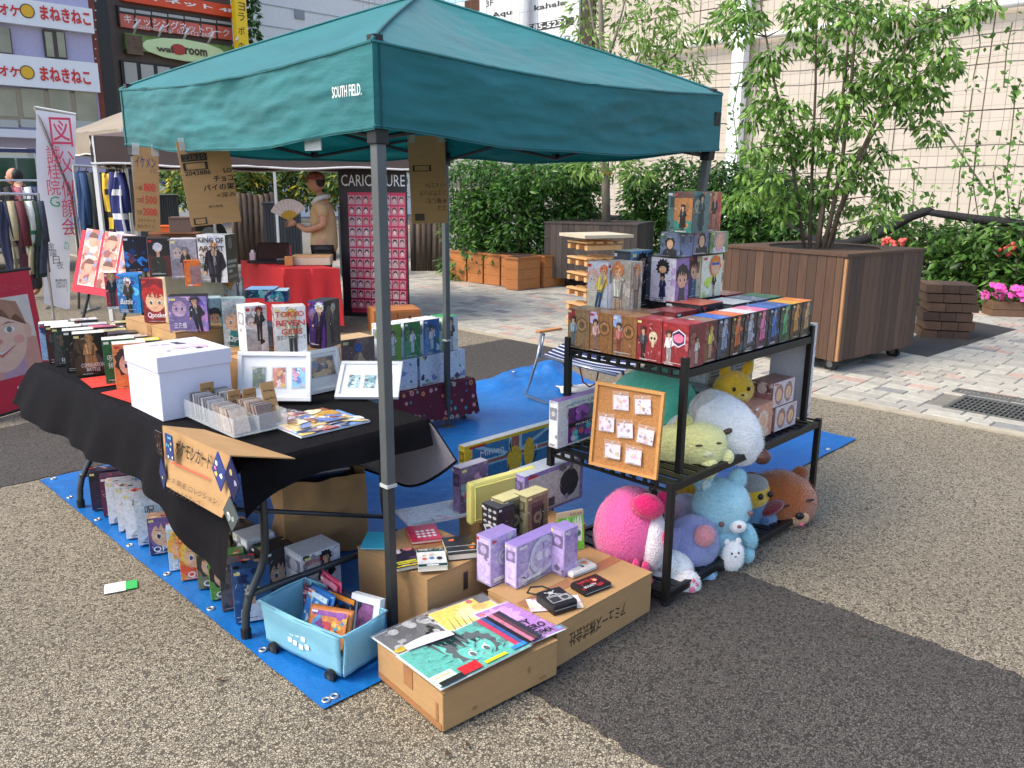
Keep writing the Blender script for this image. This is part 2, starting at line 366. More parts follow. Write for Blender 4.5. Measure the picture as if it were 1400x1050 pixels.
for k in range(4):
    c0, c1 = cor[k], cor[(k+1) % 4]
    mb = MB()
    def fn(s, t, c0=c0, c1=c1, n=nv[k]):
        e = c0.lerp(c1, s); f = 1-abs(2*s-1)**8
        z0 = ZE-.035*sin(pi*s); z = z0+(ZV-ZE+.004*sin(17*s)-.0*s)*t+ (-.012*sin(pi*s))*t
        d = n*(.001+(.012*mno.noise(Vector((s*5+k*7, t*2.2, 2)))+.007*mno.noise(Vector((s*11+k, t*5+s*5, 9)))+.0055*mno.noise(Vector((s*9+t*2+k, t*9-s*4, 3)))+.0035*mno.noise(Vector((s*26+k, t*11+s*9, 6)))+.010*sin(pi*t)*mno.noise(Vector((s*3, k, 5))))*f)
        return (e.x+d.x, e.y+d.y, z)
    mb.grid(fn, 110, 26); vo = mb.build('valance', teal, tent, smooth=True)
    mb = MB(); mb.tube([(lambda q: (q[0], q[1], q[2]+.004))(fn(i/40, .985)) for i in range(41)], .004, 5); mb.build('hem', teal, vo)
    mb = MB(); mb.tube([(lambda q: (q[0]+nv[k].x*.002, q[1]+nv[k].y*.002, q[2]))(fn(.012, i/12)) for i in range(13)], .003, 5); mb.build('end_seam', mat('teal_dark_thread', (12, 70, 74), .7), vo)
    mb = MB(); mb.tube([(lambda q: (q[0], q[1], q[2]))(fn(i/40, .0)) for i in range(41)], .005, 5); mb.build('piping', teal, vo)
steel = mat('grey_powder_coat', (92, 97, 98), .42, .25, var=.12, vs=5); blackp = mat('black_plastic', (22, 23, 24), .5, var=.1)
for ca, cb, sh in ((.035, .035, 0), (TS-.035, .035, .122), (TS-.035, TS-.035, 0), (.03, TS-.03, 0)):
    SH = Matrix(((1, 0, 0, 0), (0, 1, -sh, sh*1.76), (0, 0, 1, 0), (0, 0, 0, 1)))
    def legpart(nm, z0, z1, w, m, parent, bev=0.):
        mb = MB(); mb.T = SH; mb.box((ca, cb, (z0+z1)/2), (w, w, z1-z0)); return mb.build(nm, m, parent, bevel=bev)
    lg = legpart('leg', .60, 1.86, .036, steel, tent, .003)
    legpart('inner_tube', .01, .61, .029, mat('dark_grey_steel', (62, 66, 68), .4, .3), lg); legpart('foot_plate', .004, .012, .085, steel, lg); legpart('lock_ring', .596, .608, .042, mat('pale_plastic', (190, 192, 188), .5), lg)
    for zz, hh in ((1.755, .075), (1.90, .06)): legpart('corner_bracket', zz-hh/2, zz+hh/2, .05, blackp, lg, .004)
    mb = MB(); mb.box((ca, cb, ZE+.012), (.035, .035, .025)); mb.build('top_cap', blackp, lg)
cs = [(.06, .035), (TS-.06, .035)]
for k in range(4):
    c0, c1 = cor[k], cor[(k+1) % 4]; i_ = -nv[k]*.05
    for h in range(2):
        for (za, zb) in ((1.74, 1.90), (1.90, 1.74)):
            e0 = c0.lerp(c1, .03+.47*h)+i_; e1 = c0.lerp(c1, .5+.47*h)+i_
            mb = MB(); mb.cyl((e0.x, e0.y, za), (e1.x, e1.y, zb), .009, n=6); mb.build('truss_bar', mat('truss_dark', (48, 51, 54), .45, .4), tent)
    m_ = c0.lerp(c1, .5)+i_; mb = MB(); mb.box((m_.x, m_.y, 1.75), (.03, .03, .03)); mb.build('truss_joint', blackp, tent)
    e0 = c0.lerp(apex, .05); mb = MB(); mb.cyl((e0.x, e0.y, 1.93), (apex.x, apex.y, ZP-.05), .010, n=6); mb.build('roof_rib', mat('truss_dark'), tent)
p0 = AB(PA(461, 128.5, 0)); p1 = AB(PA(501, 119, 0)); zt0 = PA(480, 125, 0).z-.017
text('SOUTH FIELD.', (232, 238, 236), tent, 0, 0, w=p0[1]-p1[1], h=.034, y=0, M=Matrix(((0, 1, 0, -.019), (-1, 0, 0, p0[1]), (0, 0, 1, zt0), (0, 0, 0, 1))), bold=.01)
mb = MB()
q = PA(424, 191, .02); aa, bb = AB(q); mb.box((0.0, 0, 0), (.004, .10, .07)); mb.build('tape_strip', clear_mat('clear_tape', (210, 220, 225), .45), tent, loc=(.03, bb, q.z))

# ================================================================== blue ground sheet
tarp = empty('ground_tarp', W(0, 0, 0), RZ, 'bright blue plastic tarp spread under the stall with brass eyelets', 'tarp')
tm = mat('blue_polyethylene', (14, 100, 172), .40, var=.16, vs=2.5, bump=.7, bs=11, spec=.6)
def tz(a, b):
    z = .009+.005*mno.noise(Vector((a*5, b*5, 0)))+.003*mno.noise(Vector((a*15, b*14, 3)))
    k = max(0, min(1, (a-2.5)/.9)); h = max(0, min(1, (b-2.1)/.35)); hump = k*h
    z += hump*(.09+.09*mno.noise(Vector((a*5, b*5, 7)))+.04*mno.noise(Vector((a*12, b*12, 2))))*max(0, sin(pi*min(1, (b-2.05)/.75)))
    return max(z, .0065)
mb = MB(); mb.grid(lambda s, t: (-.36+4.02*s, -.13+2.83*t, tz(-.36+4.02*s, -.13+2.83*t)), 110, 80); mb.build('sheet', tm, tarp, smooth=True)
for k in range(8):
    for (a, b) in ((-.33, -.10+.40*k), (-.3+.9*k, -.10), (-.3+.9*k, 2.66)):
        if a > 3.65 or b > 2.69: continue
        mb = MB(); z = tz(a, b)+.003; mb.tube([(a+.012*cos(i*pi/5), b+.012*sin(i*pi/5), z) for i in range(10)], .004, 6, closed=True); mb.build('eyelet', mat('eyelet_metal', (200, 200, 195), .3, .8), tarp, smooth=True)
# bunched tarp at the back right of the sheet
q0 = P(640, 545); 
# ================================================================== main folding table with cloth
TA0, TA1, TB0, TB1, TZ = -.36, .42, .30, 2.45, .70
tab = empty('folding_table', W(0, 0, 0), RZ, 'long folding table with bent grey tube legs under the black cloth', 'table')
mb = MB(); mb.box(((TA0+TA1)/2, (TB0+TB1)/2, TZ-.018), (TA1-TA0-.01, TB1-TB0-.01, .034)); mb.build('tabletop', mat('table_top_plastic', (150, 148, 142), .5), tab)
tubem = mat('table_tube', (70, 74, 76), .35, .45, var=.1)
for bb, sg in ((.42, 1), (2.13, -1)):
    for ca, s in ((TA0+.07, -1), (TA1-.07, 1)):
        mb = MB(); pts = []
        for t in np.linspace(0, 1, 15):
            z = .012+.65*t; off = .10*(1-1/(1+math.exp(-(z-.21)*26))); pts.append((ca+s*(off-.06), bb, z))
        mb.tube(pts, .0145, 10); lg = mb.build('leg', tubem, tab, smooth=True)
        mb = MB(); mb.cyl((pts[0][0], bb, .006), (pts[0][0], bb, .045), .019, n=10); mb.build('rubber_foot', blackp, lg)
    mb = MB(); mb.tube([(TA0+.04, bb, .17), (TA1-.04, bb, .17)], .013, 10); mb.build('crossbar', tubem, tab, smooth=True)
    mb = MB(); mb.tube([(TA0+.02, bb+.02*sg, .50), (TA1-.09, bb+.03*sg, .27)], .009, 8); mb.build('brace', tubem, tab, smooth=True)
    mb = MB(); mb.box((TA0+.02, bb+.02*sg, .50), (.03, .03, .04)); mb.build('brace_clip', blackp, tab)
clo = empty('tablecloth', W(0, 0, 0), RZ, 'black tablecloth with grey lining draped over the long table', 'tablecloth')
clm = mat('black_cloth', (22, 21, 24), .95, var=.25, vs=20, bump=.25, bs=260, spec=.12)
# hem heights of the front drape, read along the table
HB = [(.26, .335), (.42, .32), (.54, .345), (.64, .40), (.76, .455), (.95, .475), (1.3, .47), (1.7, .46), (2.1, .47), (2.45, .50)]
def hem(b):
    for (b0, z0), (b1, z1) in zip(HB, HB[1:]):
        if b <= b1: return z0+(z1-z0)*max(0, (b-b0)/(b1-b0))
    return HB[-1][1]
zc = TZ+.004
mb = MB(); mb.grid(lambda s, t: (TA0+(TA1-TA0)*s, TB0+(TB1-TB0)*t, zc+.0015*mno.noise(Vector((s*9, t*20, 0)))), 20, 50)
def fd(s, t):
    b = TB0-.012+(TB1-TB0+.03)*s; h = hem(b); u = t
    fl = .05+.05*s*s+.03*(1-s)**4
    d = fl*u**.8*1.2+.018*u*sin(b*9+1)+.010*u*sin(b*23)+.012*(1-math.exp(-u*12))
    return (TA0-.001-d, b+(.05*s**6-.03*(1-s)**8)*u, zc-.001-(zc-h)*u if u > 0 else zc)
mb.grid(fd, 90, 14)
def nd(s, t):                                       # near end, pulled up short
    a = TA0+(TA1-TA0)*s; h = .575+.05*s-.05*(1-min(1, s/.16))**2 + .02*sin(s*5)
    d = .012*(1-math.exp(-t*12))+.02*t+.010*t*sin(s*14)
    return (a-.012*(1-s)*(1-math.exp(-t*12)), TB0-d, zc-.001-(zc-h)*t if t > 0 else zc)
mb.grid(nd, 40, 8)
def fdx(s, t):                                      # far end
    a = TA0+(TA1-TA0)*s; d = .05*t+.012*(1-math.exp(-t*12)); return (a-.03*t*(1-s), TB1+d, zc-.2*t)
mb.grid(fdx, 20, 6)
def bd(s, t):                                       # back drape, its corner rounded
    b = TB0-.015+(TB1-TB0)*s; k = max(0, 1-s*(TB1-TB0)/.34); h = .345+.20*k**2.2
    return (TA1+.01*(1-math.exp(-t*12))+.05*t+.015*t*sin(b*11), b-.10*(1-s)**9*t, zc-.001-(zc-h)*t if t > 0 else zc)
mb.grid(bd, 60, 12); mb.build('cloth', clm, clo, smooth=True, weld=True)
mb = MB(); mb.grid(lambda s, t: (lambda q: (q[0]-.005, q[1], q[2]-.004))(bd(s, .06+t*.925)), 60, 12); mb.build('lining', mat('grey_lining', (128, 126, 134), .8, var=.06, bump=.2), clo, smooth=True)
mb = MB(); mb.tube([(lambda q: (q[0]-.004, q[1], q[2]))(bd(i/60, 1)) for i in range(61)], .006, 6); mb.build('bound_edge', clm, clo, smooth=True)

# ================================================================== black metal racks
rackm = mat('black_rack_steel', (24, 25, 26), .42, .2, var=.15, vs=6)
def rack(label, a0, b0, La, Lb, zb, zt, zs, rails, foot):
    t = empty('metal_rack', W(a0, b0, 0), RZ, label, 'shelf rack', 'stacked black racks'); r = .026
    for x in (r/2, La-r/2):
        for y in (r/2, Lb-r/2):
            mb = MB(); mb.box((x, y, (zb+zt)/2), (r, r, zt-zb)); lg = mb.build('leg', rackm, t, bevel=.002)
            if foot: mb = MB(); mb.cyl((x, y, .0), (x, y, .022), .016, n=10); mb.build('foot', blackp, lg)
    for z in zs:
        # long side rails: plain channel with upturned lip
        for y, s in ((r/2, 1), (Lb-r/2, -1)):
            mb = MB(); mb.box((La/2, y, z-.014), (La-2*r-.001, r*.8, .032)); mb.build('side_rail', rackm, t, bevel=.002)
        # short side rails: slotted
        for x in (r/2, La-r/2):
            L = Lb-2*r-.002; n = 11
            mb = MB(); mb.box((x, Lb/2, z-.001), (r*.5, L, .006)); mb.box((x, Lb/2, z-.029), (r*.5, L, .010))
            for i in range(n+1): mb.box((x, r+.001+L*i/n, z-.0145), (r*.45, .014, .0185))
            mb.build('slotted_rail', rackm, t)
        # deck of slats running across, and two stretchers below
        k = int((La-2*r)/.062)
        for i in range(k):
            mb = MB(); mb.box((r+(La-2*r)*(i+.5)/k, Lb/2, z-.008), (.045, Lb-2*r-.003, .006)); mb.build('deck_slat', rackm, t)
        for y in (Lb*.33, Lb*.67): mb = MB(); mb.box((La/2, y, z-.018), (La-2*r-.004, .02, .012)); mb.build('deck_bearer', rackm, t)
    return t
RL = rack('lower black metal rack standing on the ground full of plush toys', .94, -.51, 1.27, .64, .02, .516, (.055, .505), 4, True)
RU = rack('upper black metal rack stacked on the lower one, figure boxes on top', 1.04, -.475, 1.075, .605, .517, .976, (.925,), 4, False)
# ================================================================== printed boxes
SKIN = (226, 178, 142); SKIN2 = (206, 152, 116)
class Art:
    """flat print laid on a face: polygons in thin layers, x right 0..w, z up 0..h"""
    def __init__(s, w, h, seed=0): s.w, s.h = w, h; s.mb = MB(); s.l = 0; s.r = random.Random(seed)
    def poly(s, pts, col):
        s.l += 1; y = -.0004-.00012*s.l
        q = [(min(max(x, .001), s.w-.001), min(max(z, .001), s.h-.001)) for x, z in pts]
        n = len(q); cx = sum(p[0] for p in q)/n; cz = sum(p[1] for p in q)/n
        s.mb.add([(x, y, z) for x, z in q]+[(cx, y, cz)], [(i, (i+1) % n, n) for i in range(n)], tuple(col))
    def rect(s, x0, z0, x1, z1, col):                        # fractions
        s.poly([(x0*s.w, z0*s.h), (x1*s.w, z0*s.h), (x1*s.w, z1*s.h), (x0*s.w, z1*s.h)], col)
    def ell(s, cx, cz, rx, rz, col, n=14, rot=0.):           # centre in fractions, radii in fractions of w
        c, d = cos(rot), sin(rot); rx *= s.w; rz *= s.w
        s.poly([(cx*s.w+cos(2*pi*i/n)*rx*c-sin(2*pi*i/n)*rz*d, cz*s.h+cos(2*pi*i/n)*rx*d+sin(2*pi*i/n)*rz*c) for i in range(n)], col)
    def pf(s, pts, col): s.poly([(x*s.w, z*s.h) for x, z in pts], col)
    def splash(s, cols, n=6, k=.22):
        for i in range(n):
            cx, cz = s.r.random(), s.r.random(); R = s.w*k*s.r.uniform(.4, 1.2); m = 9
            s.poly([(cx*s.w+cos(2*pi*j/m)*R*s.r.uniform(.35, 1.1), cz*s.h+sin(2*pi*j/m)*R*s.r.uniform(.35, 1.1)) for j in range(m)], s.r.choice(cols))
    def rays(s, cols, n=8, cx=.5, cz=.5):
        for i in range(n):
            a = 2*pi*s.r.random(); da = s.r.uniform(.06, .2); R = 2*max(s.w, s.h)
            s.poly([(cx*s.w, cz*s.h), (cx*s.w+cos(a)*R, cz*s.h+sin(a)*R), (cx*s.w+cos(a+da)*R, cz*s.h+sin(a+da)*R)], s.r.choice(cols))
    def hair(s, cx, cz, R, col, spikes=11, out=1.25, lo=-.4):
        pts = []
        for i in range(spikes*2+1):
            a = pi*lo+(pi*(1-2*lo))*i/(spikes*2); r = R*(out if i % 2 else .98)*s.r.uniform(.93, 1.06); pts.append((cx*s.w+cos(a)*r, cz*s.h+sin(a)*r))
        s.poly(pts, col)
    def chibi(s, hair, eye=(60, 50, 60), skin=SKIN, cx=.5, cz=.5, R=.40, cloth=(60, 60, 70), spikes=9):
        s.pf([(cx-.28, 0), (cx+.28, 0), (cx+.16, cz-.02), (cx-.16, cz-.02)], cloth)
        s.hair(cx, cz+.06, R*s.w*1.12, hair, spikes, 1.16)
        s.ell(cx, cz-.02, R*.86, R*.92, skin, 18)
        for sx in (-1, 1):
            s.ell(cx+sx*R*.38, cz-.06*s.w/s.h, R*.17, R*.23, (245, 245, 245), 12); s.ell(cx+sx*R*.38, cz-.07*s.w/s.h, R*.13, R*.20, eye, 12)
            s.ell(cx+sx*R*.38+.03, cz+.0, R*.05, R*.06, (250, 250, 250), 8); s.pf([(cx+sx*R*.16, cz+.09), (cx+sx*R*.6, cz+.12), (cx+sx*R*.6, cz+.105), (cx+sx*R*.16, cz+.075)], tuple(int(h*.6) for h in hair))
        s.ell(cx, cz-R*.62*s.w/s.h, R*.10, R*.03, (170, 90, 80), 8)
        z1 = cz+R*.95*s.w/s.h
        for k in range(5):
            x = cx-R*.75+R*1.5*k/4; s.pf([(x-R*.24, z1), (x+R*.24, z1), (x+s.r.uniform(-.1, .1)*R, cz+R*s.r.uniform(.12, .4)*s.w/s.h)], hair)
    def stand(s, cx, z0, z1, hair, cloth, cloth2=None, skin=SKIN, lean=0., coat=False):
        H = (z1-z0); hw = H*s.h/s.w; c2 = cloth2 or cloth; X = lambda f, z: cx+f*hw+lean*z*hw; Z = lambda z: z0+z*H
        for sx in (-1, 1): s.pf([(X(.015*sx, .0), Z(0)), (X(.07*sx, .0), Z(0)), (X(.085*sx, .48), Z(.48)), (X(0, .48), Z(.46))], c2)
        if coat: s.pf([(X(-.16, .12), Z(.1)), (X(.17, .12), Z(.14)), (X(.09, .78), Z(.78)), (X(-.09, .78), Z(.78))], cloth)
        s.pf([(X(-.085, .44), Z(.44)), (X(.085, .44), Z(.44)), (X(.12, .78), Z(.78)), (X(.04, .84), Z(.83)), (X(-.04, .84), Z(.83)), (X(-.12, .78), Z(.78))], cloth)
        s.pf([(X(-.12, .78), Z(.78)), (X(-.17, .5), Z(.52)), (X(-.12, .48), Z(.5)), (X(-.07, .72), Z(.72))], cloth); s.pf([(X(.12, .78), Z(.78)), (X(.19, .58), Z(.6)), (X(.1, .5), Z(.53)), (X(.08, .7), Z(.7))], cloth)
        s.pf([(X(-.03, .76), Z(.74)), (X(.03, .76), Z(.74)), (X(.05, .84), Z(.84)), (X(-.05, .84), Z(.84))], skin)
        dk = tuple(int(v*.62) for v in cloth); lt_ = tuple(min(255, int(v*1.25)+18) for v in cloth)
        s.pf([(X(.03, .44), Z(.44)), (X(.085, .44), Z(.44)), (X(.12, .77), Z(.77)), (X(.07, .7), Z(.7))], dk); s.pf([(X(-.10, .76), Z(.76)), (X(-.07, .77), Z(.77)), (X(-.045, .5), Z(.5)), (X(-.07, .48), Z(.48))], lt_)
        s.pf([(X(-.02, .74), Z(.74)), (X(.0, .76), Z(.76)), (X(.015, .46), Z(.46)), (X(-.005, .46), Z(.46))], lt_); s.pf([(X(-.09, .455), Z(.455)), (X(.09, .455), Z(.455)), (X(.09, .485), Z(.485)), (X(-.09, .485), Z(.485))], dk)
        for sx in (-1, 1): s.pf([(X(.04*sx, .03), Z(.03)), (X(.055*sx, .03), Z(.03)), (X(.05*sx, .44), Z(.44)), (X(.03*sx, .44), Z(.44))], tuple(int(v*.7) for v in c2)); s.ell(X(.045*sx, 0), Z(.015), .045*hw, .022*hw, (34, 30, 32), 8)
        s.ell(X(-.145, .5), Z(.50), .024*hw, .028*hw, skin, 8)
        R_ = .10*H*s.h; hd = tuple(int(v*.72) for v in hair); hl = tuple(min(255, int(v*1.2)+24) for v in hair)
        s.pf([(X(-.02, .8), Z(.80)), (X(.012, .8), Z(.80)), (X(.03, .62), Z(.62)), (X(-.01, .6), Z(.6))], tuple(min(255, int(v*.5)+110) for v in cloth2 or cloth))
        s.hair(X(0, .9), Z(.925), R_, hair, 9, 1.32); s.ell(X(0, .89), Z(.895), .062*hw, .070*hw, skin, 12)
        for sx in (-1, 1): s.ell(X(.026*sx, .89), Z(.892), .011*hw, .015*hw, (40, 30, 34), 6)
        s.ell(X(0, .86), Z(.858), .016*hw, .005*hw, (170, 90, 84), 6); s.pf([(X(.02, .95), Z(.84)), (X(.062, .95), Z(.87)), (X(.06, .95), Z(.93)), (X(.045, .95), Z(.93))], tuple(int(v*.82) for v in skin))
        for k in range(5): x_ = -.07+.035*k; s.pf([(X(x_-.018, .95), Z(.965)), (X(x_+.022, .95), Z(.965)), (X(x_+s.r.uniform(-.015, .015), .95), Z(.905+.012*abs(k-2)))], (hair, hd, hair, hl, hair)[k])
        s.pf([(X(-.06, .97), Z(.985)), (X(-.01, .97), Z(1.0)), (X(.02, .97), Z(.985)), (X(-.02, .97), Z(.975))], hl)
    def bust(s, cx, hair, cloth, skin=SKIN, R=.17, cz=.70):
        s.pf([(cx-.36, 0), (cx+.36, 0), (cx+.33, cz-.30), (cx+.12, cz-.17), (cx-.12, cz-.17), (cx-.33, cz-.30)], cloth)
        s.pf([(cx-.07, cz-.22), (cx+.07, cz-.22), (cx+.06, cz-.05), (cx-.06, cz-.05)], tuple(int(k*.85) for k in skin))
        s.hair(cx, cz+.03, R*s.w*1.15, hair, 9, 1.15); s.ell(cx, cz-.015, R*.8, R*.95, skin, 14)
    def garnish(s, k=7):
        for i in range(k):
            x, z = s.r.uniform(.05, .9), s.r.uniform(.05, .95); a = s.r.uniform(0, 6.28); L = s.w*s.r.uniform(.06, .22); t = s.w*s.r.uniform(.008, .022)
            c = s.r.choice([(30, 28, 32), (240, 238, 236), (120, 110, 116), (200, 190, 180)]); p = (x*s.w, z*s.h); d = (cos(a)*L, sin(a)*L); n = (-sin(a)*t, cos(a)*t)
            s.poly([(p[0]-n[0], p[1]-n[1]), (p[0]+d[0]*.5-n[0]*.2, p[1]+d[1]*.5+L*.1), (p[0]+d[0], p[1]+d[1]), (p[0]+d[0]*.5+n[0], p[1]+d[1]*.5+n[1]+L*.1)], c)
        for j in range(s.r.randint(2, 4)): z = .03+.022*j; x0 = s.r.uniform(.06, .2); s.rect(x0, z, x0+s.r.uniform(.25, .7), z+.010, s.r.choice([(236, 236, 234), (40, 38, 42), (190, 186, 180)]))
        s.rect(.04, .90, .04+.16, .955, s.r.choice([(226, 214, 140), (230, 230, 228), (200, 50, 56)]))
    def build(s, parent, M=None, name='printed_front', m=None):
        if M is not None: s.mb.v = [tuple(M @ Vector(p)) for p in s.mb.v]
        return s.mb.build(name, m or PRINT, parent)
def side_M(w, d): return Matrix(((0, -1, 0, w), (1, 0, 0, 0), (0, 0, 1, 0), (0, 0, 0, 1)))         # right side
def left_M(d): return Matrix(((0, 1, 0, 0), (-1, 0, 0, d), (0, 0, 1, 0), (0, 0, 0, 1)))             # left side
def top_M(h): return Matrix(((1, 0, 0, 0), (0, 0, 1, 0), (0, -1, 0, h), (0, 0, 0, 1)))              # top, z runs back
DU = RZ; DV = RZ-pi/2                                     # fronts running along u (facing -v) / along -v (facing -u)
BOXN = [0]
def carton(label, loc, rz, w, d, h, front=(230, 230, 230), side=None, top=None, art=None, txt=(), group='figure boxes', name='figure_box', cat='box', sideart=None, topart=None, jit=.02):
    side = side or tuple(int(k*.92) for k in front); top = top or side; BOXN[0] += 1; sd_ = BOXN[0]
    mb = MB(); mb.box((w/2, d/2, h/2), (w, d, h), cols=[front, side, side, side, top, side]); o = mb.build(name, CARTON, None, loc=loc, rz=rz+random.uniform(-jit, jit), weld=True, bevel=.0015)
    tag(o, label, cat, group)
    if art:
        A = Art(w, h, sd_); art(A); A.garnish(); A.build(o)
    if sideart is None and w > .07:
        dk = tuple(int(v*.75) for v in side); lt_ = tuple(min(255, int(v*1.15)+12) for v in side); fr_ = tuple(front)
        sideart = lambda A: (A.rect(.06, .05, .94, .95, lt_), A.splash([fr_, dk, side], 4, .2), A.rect(.12, .60, .88, .86, dk), A.ell(.5, .73, .22, .22, fr_), A.garnish(4))
    if sideart:
        A = Art(d, h, sd_+500); sideart(A); A.build(o, side_M(w, d), 'printed_side')
        A = Art(d, h, sd_+500); sideart(A); A.build(o, left_M(d), 'printed_side')
    if topart:
        A = Art(w, d, sd_+900); topart(A); A.build(o, top_M(h), 'printed_top')
    for t in txt:
        s, col, x, z, tw, th = t[:6]; kw = t[6] if len(t) > 6 else {}
        text(s, col, o, x*w, z*h, tw*w if tw else None, th*h if th else None, y=-.0065, **kw)
    return o
def CH(bg, hair, eye=(60, 50, 60), cloth=(60, 60, 70), acc=(), cz=.52, R=.42, skin=SKIN, spikes=9, cx=.5):
    def f(A):
        A.rect(0, 0, 1, 1, bg)
        if acc: A.splash(acc, 5)
        A.chibi(hair, eye, skin, cx, cz, R, cloth, spikes)
    return f
def ST(bg, hair, cloth, cloth2=None, acc=(), cx=.5, z0=.06, z1=.93, lean=0., coat=False, n=6, rays=False, skin=SKIN, bar=None):
    def f(A):
        A.rect(0, 0, 1, 1, bg)
        if acc: (A.rays(acc, n) if rays else A.splash(acc, n))
        fd_ = lambda c, k=.55: tuple(int(c[i]*(1-k)+bg[i]*k) for i in range(3))
        q = .5+.22*(1 if cx < .5 else -1); A.pf([(q-.4, 0), (q+.4, 0), (q+.3, .42), (q+.1, .52), (q-.1, .52), (q-.3, .42)], fd_(cloth, .72)); A.hair(q, .72, A.w*.27, fd_(hair, .6), 9, 1.2); A.ell(q, .66, .19, .22, fd_(skin, .6), 14); [A.ell(q+.075*k, .66, .035, .045, fd_((40, 34, 40), .45), 8) for k in (-1, 1)]; A.rays([fd_((255, 255, 255), .8), fd_(cloth, .8)], 3, .1, 1.)
        A.stand(cx, z0, z1, hair, cloth, cloth2, skin, lean, coat)
        if bar: A.rect(0, 0, 1, .07, bar)
    return f
def BU(bg, hair, cloth, acc=(), cx=.5, R=.17, cz=.7, skin=SKIN, n=6):
    def f(A):
        A.rect(0, 0, 1, 1, bg)
        if acc: A.splash(acc, n)
        A.bust(cx, hair, cloth, skin, R, cz)
    return f
def AB_(bg, acc, n=14, k=.22, rays=False):
    def f(A):
        A.rect(0, 0, 1, 1, bg); (A.rays(acc, n) if rays else A.splash(acc, n, k))
    return f
WH = (236, 236, 238); BK = (24, 23, 25)
Z0 = TZ+.007
G = 'figure boxes on the long table'
# --- front row along the table edge
row = [(2.473, .19, (150, 185, 222), AB_((150, 185, 222), [(40, 60, 110), (225, 230, 240)], 8), 'light blue figure box at the far end of the table edge row', ()),
       (2.370, .193, BK, ST(BK, (190, 40, 60), (186, 42, 62), (186, 42, 62), z0=.3, z1=.98, coat=True), 'black figure box with crimson figure, second from the far end of the table edge', (('呪術', WH, .25, .10, .6, .13),)),
       (2.277, .195, BK, ST(BK, (30, 150, 120), (30, 140, 112), (30, 140, 112), z0=.28, z1=.97, coat=True), 'black figure box with sea green figure in the table edge row', (('呪術', WH, .25, .09, .6, .13),)),
       (2.104, .201, (26, 28, 26), BU((26, 28, 26), (110, 76, 60), (70, 50, 42), cz=.78), 'black figure box with brown bust and white lettering in the table edge row', (('Co', WH, .45, .16, .4, .16),)),
       (1.965, .204, (22, 22, 22), ST((22, 22, 22), (150, 112, 66), (168, 128, 78), (150, 112, 66), z0=.1, z1=.95, skin=(178, 136, 86), coat=True), 'black figure box with bronze figure and two lines of lettering', (('COMBINATION', WH, .18, .22, .72, .09), ('BATTLE', WH, .34, .12, .42, .08))),
       (1.716, .205, (34, 104, 58), AB_((34, 104, 58), [(28, 92, 50), (20, 70, 40)], 4), 'dark green figure box with white calligraphy beside the orange one', (('呪', WH, .12, .52, .22, .14), ('術', WH, .12, .36, .22, .14))),
       (1.588, .203, (214, 132, 72), CH((222, 140, 80), (52, 40, 36), cloth=(220, 130, 60), cz=.56), 'orange figure box with big-eyed dark haired face beside the white lidded box', ())]
for b, h, c, art, lab, tx in row:
    carton(lab, W(-.325 if b > 1.8 else -.28, b, Z0), DU-.30, .134, .080, h, c, tuple(int(k*.8) for k in c) if sum(c) > 120 else (30, 30, 32), (214, 212, 204), art, tx, G)
mid = [((206, 204, 198), 'white topped'), ((188, 176, 120), 'olive topped'), ((222, 206, 92), 'yellow topped'), ((196, 196, 198), 'grey topped'), ((60, 58, 60), 'charcoal topped'), ((110, 160, 80), 'green topped'), ((196, 90, 110), 'rose topped'), ((176, 170, 160), 'stone topped')]
k = 0
for ci, a in enumerate((-.185, -.045)):
    for b in (2.42, 2.29, 2.16, 2.03, 1.90, 1.77, 1.64, 1.51):
        if ci and (b > 2.4 or b < 2.1): continue
        c, nm = mid[(k*3+ci) % 8]; k += 1
        carton('%s figure box, %s inner row, %s from the far table end' % (nm, ('first', 'second')[ci], ('first', 'second', 'third', 'fourth', 'fifth', 'sixth', 'seventh', 'eighth')[int(round((2.42-b)/.13))]), W(a, b, Z0), DU-.25, .124, .08, .19-.006*ci+random.uniform(-.004, .006), (60, 56, 58), (90, 84, 80), c,
               AB_((70, 66, 70), [(150, 60, 60), (200, 190, 180), (60, 90, 120)], 8), (), G, topart=AB_(c, [(235, 232, 226), (120, 60, 70), (70, 90, 120), (190, 170, 90), c], 5, .2), jit=.05)
# --- kraft cartons as risers
kraft = mat('kraft_cardboard', (176, 138, 92), .8, var=.08, vs=10, bump=.12, bs=120, stretch=(1, 1, 6)); kraft2 = mat('kraft_edge', (150, 112, 70), .85, var=.1); ktape = mat('brown_tape', (160, 112, 72), .25, var=.08)
def kbox(label, loc, rz, w, d, h, txt=(), tape=True, name='cardboard_box', group='cardboard boxes'):
    t = empty(name, loc, rz, label, 'cardboard box', group)
    mb = MB(); mb.box((w/2, d/2, h/2-.002), (w-.002, d-.002, h-.004)); mb.build('carton', kraft, t, bevel=.003)
    for k, (y0, y1) in enumerate(((0, d/2-.0015), (d/2+.0015, d))): mb = MB(); mb.box((w/2, (y0+y1)/2, h), (w, y1-y0, .004)); mb.build('top_flap', kraft, t)
    if tape:
        mb = MB(); mb.box((w/2, d/2, h+.0028), (w-.004, .05, .001)); mb.build('tape', ktape, t)
        for sx, x in ((-1, -.0006), (1, w+.0006)): mb = MB(); mb.box((x, d/2, h*.72), (.001, .05, h*.52)); mb.build('tape', ktape, t)
    for s, col, x, z, tw, th, *r in txt: text(s, col, t, x*w, z*h, tw*w if tw else None, th*h if th else None, y=-.001, **(r[0] if r else {}))
    return t
kbox('plain cardboard riser under the near boxes on the long table', W(.06, 1.02, TZ+.006), RZ, .43, .44, .16)
kbox('plain cardboard riser under the far boxes on the long table', W(-.05, 1.47, TZ+.006), RZ, .44, .58, .244)
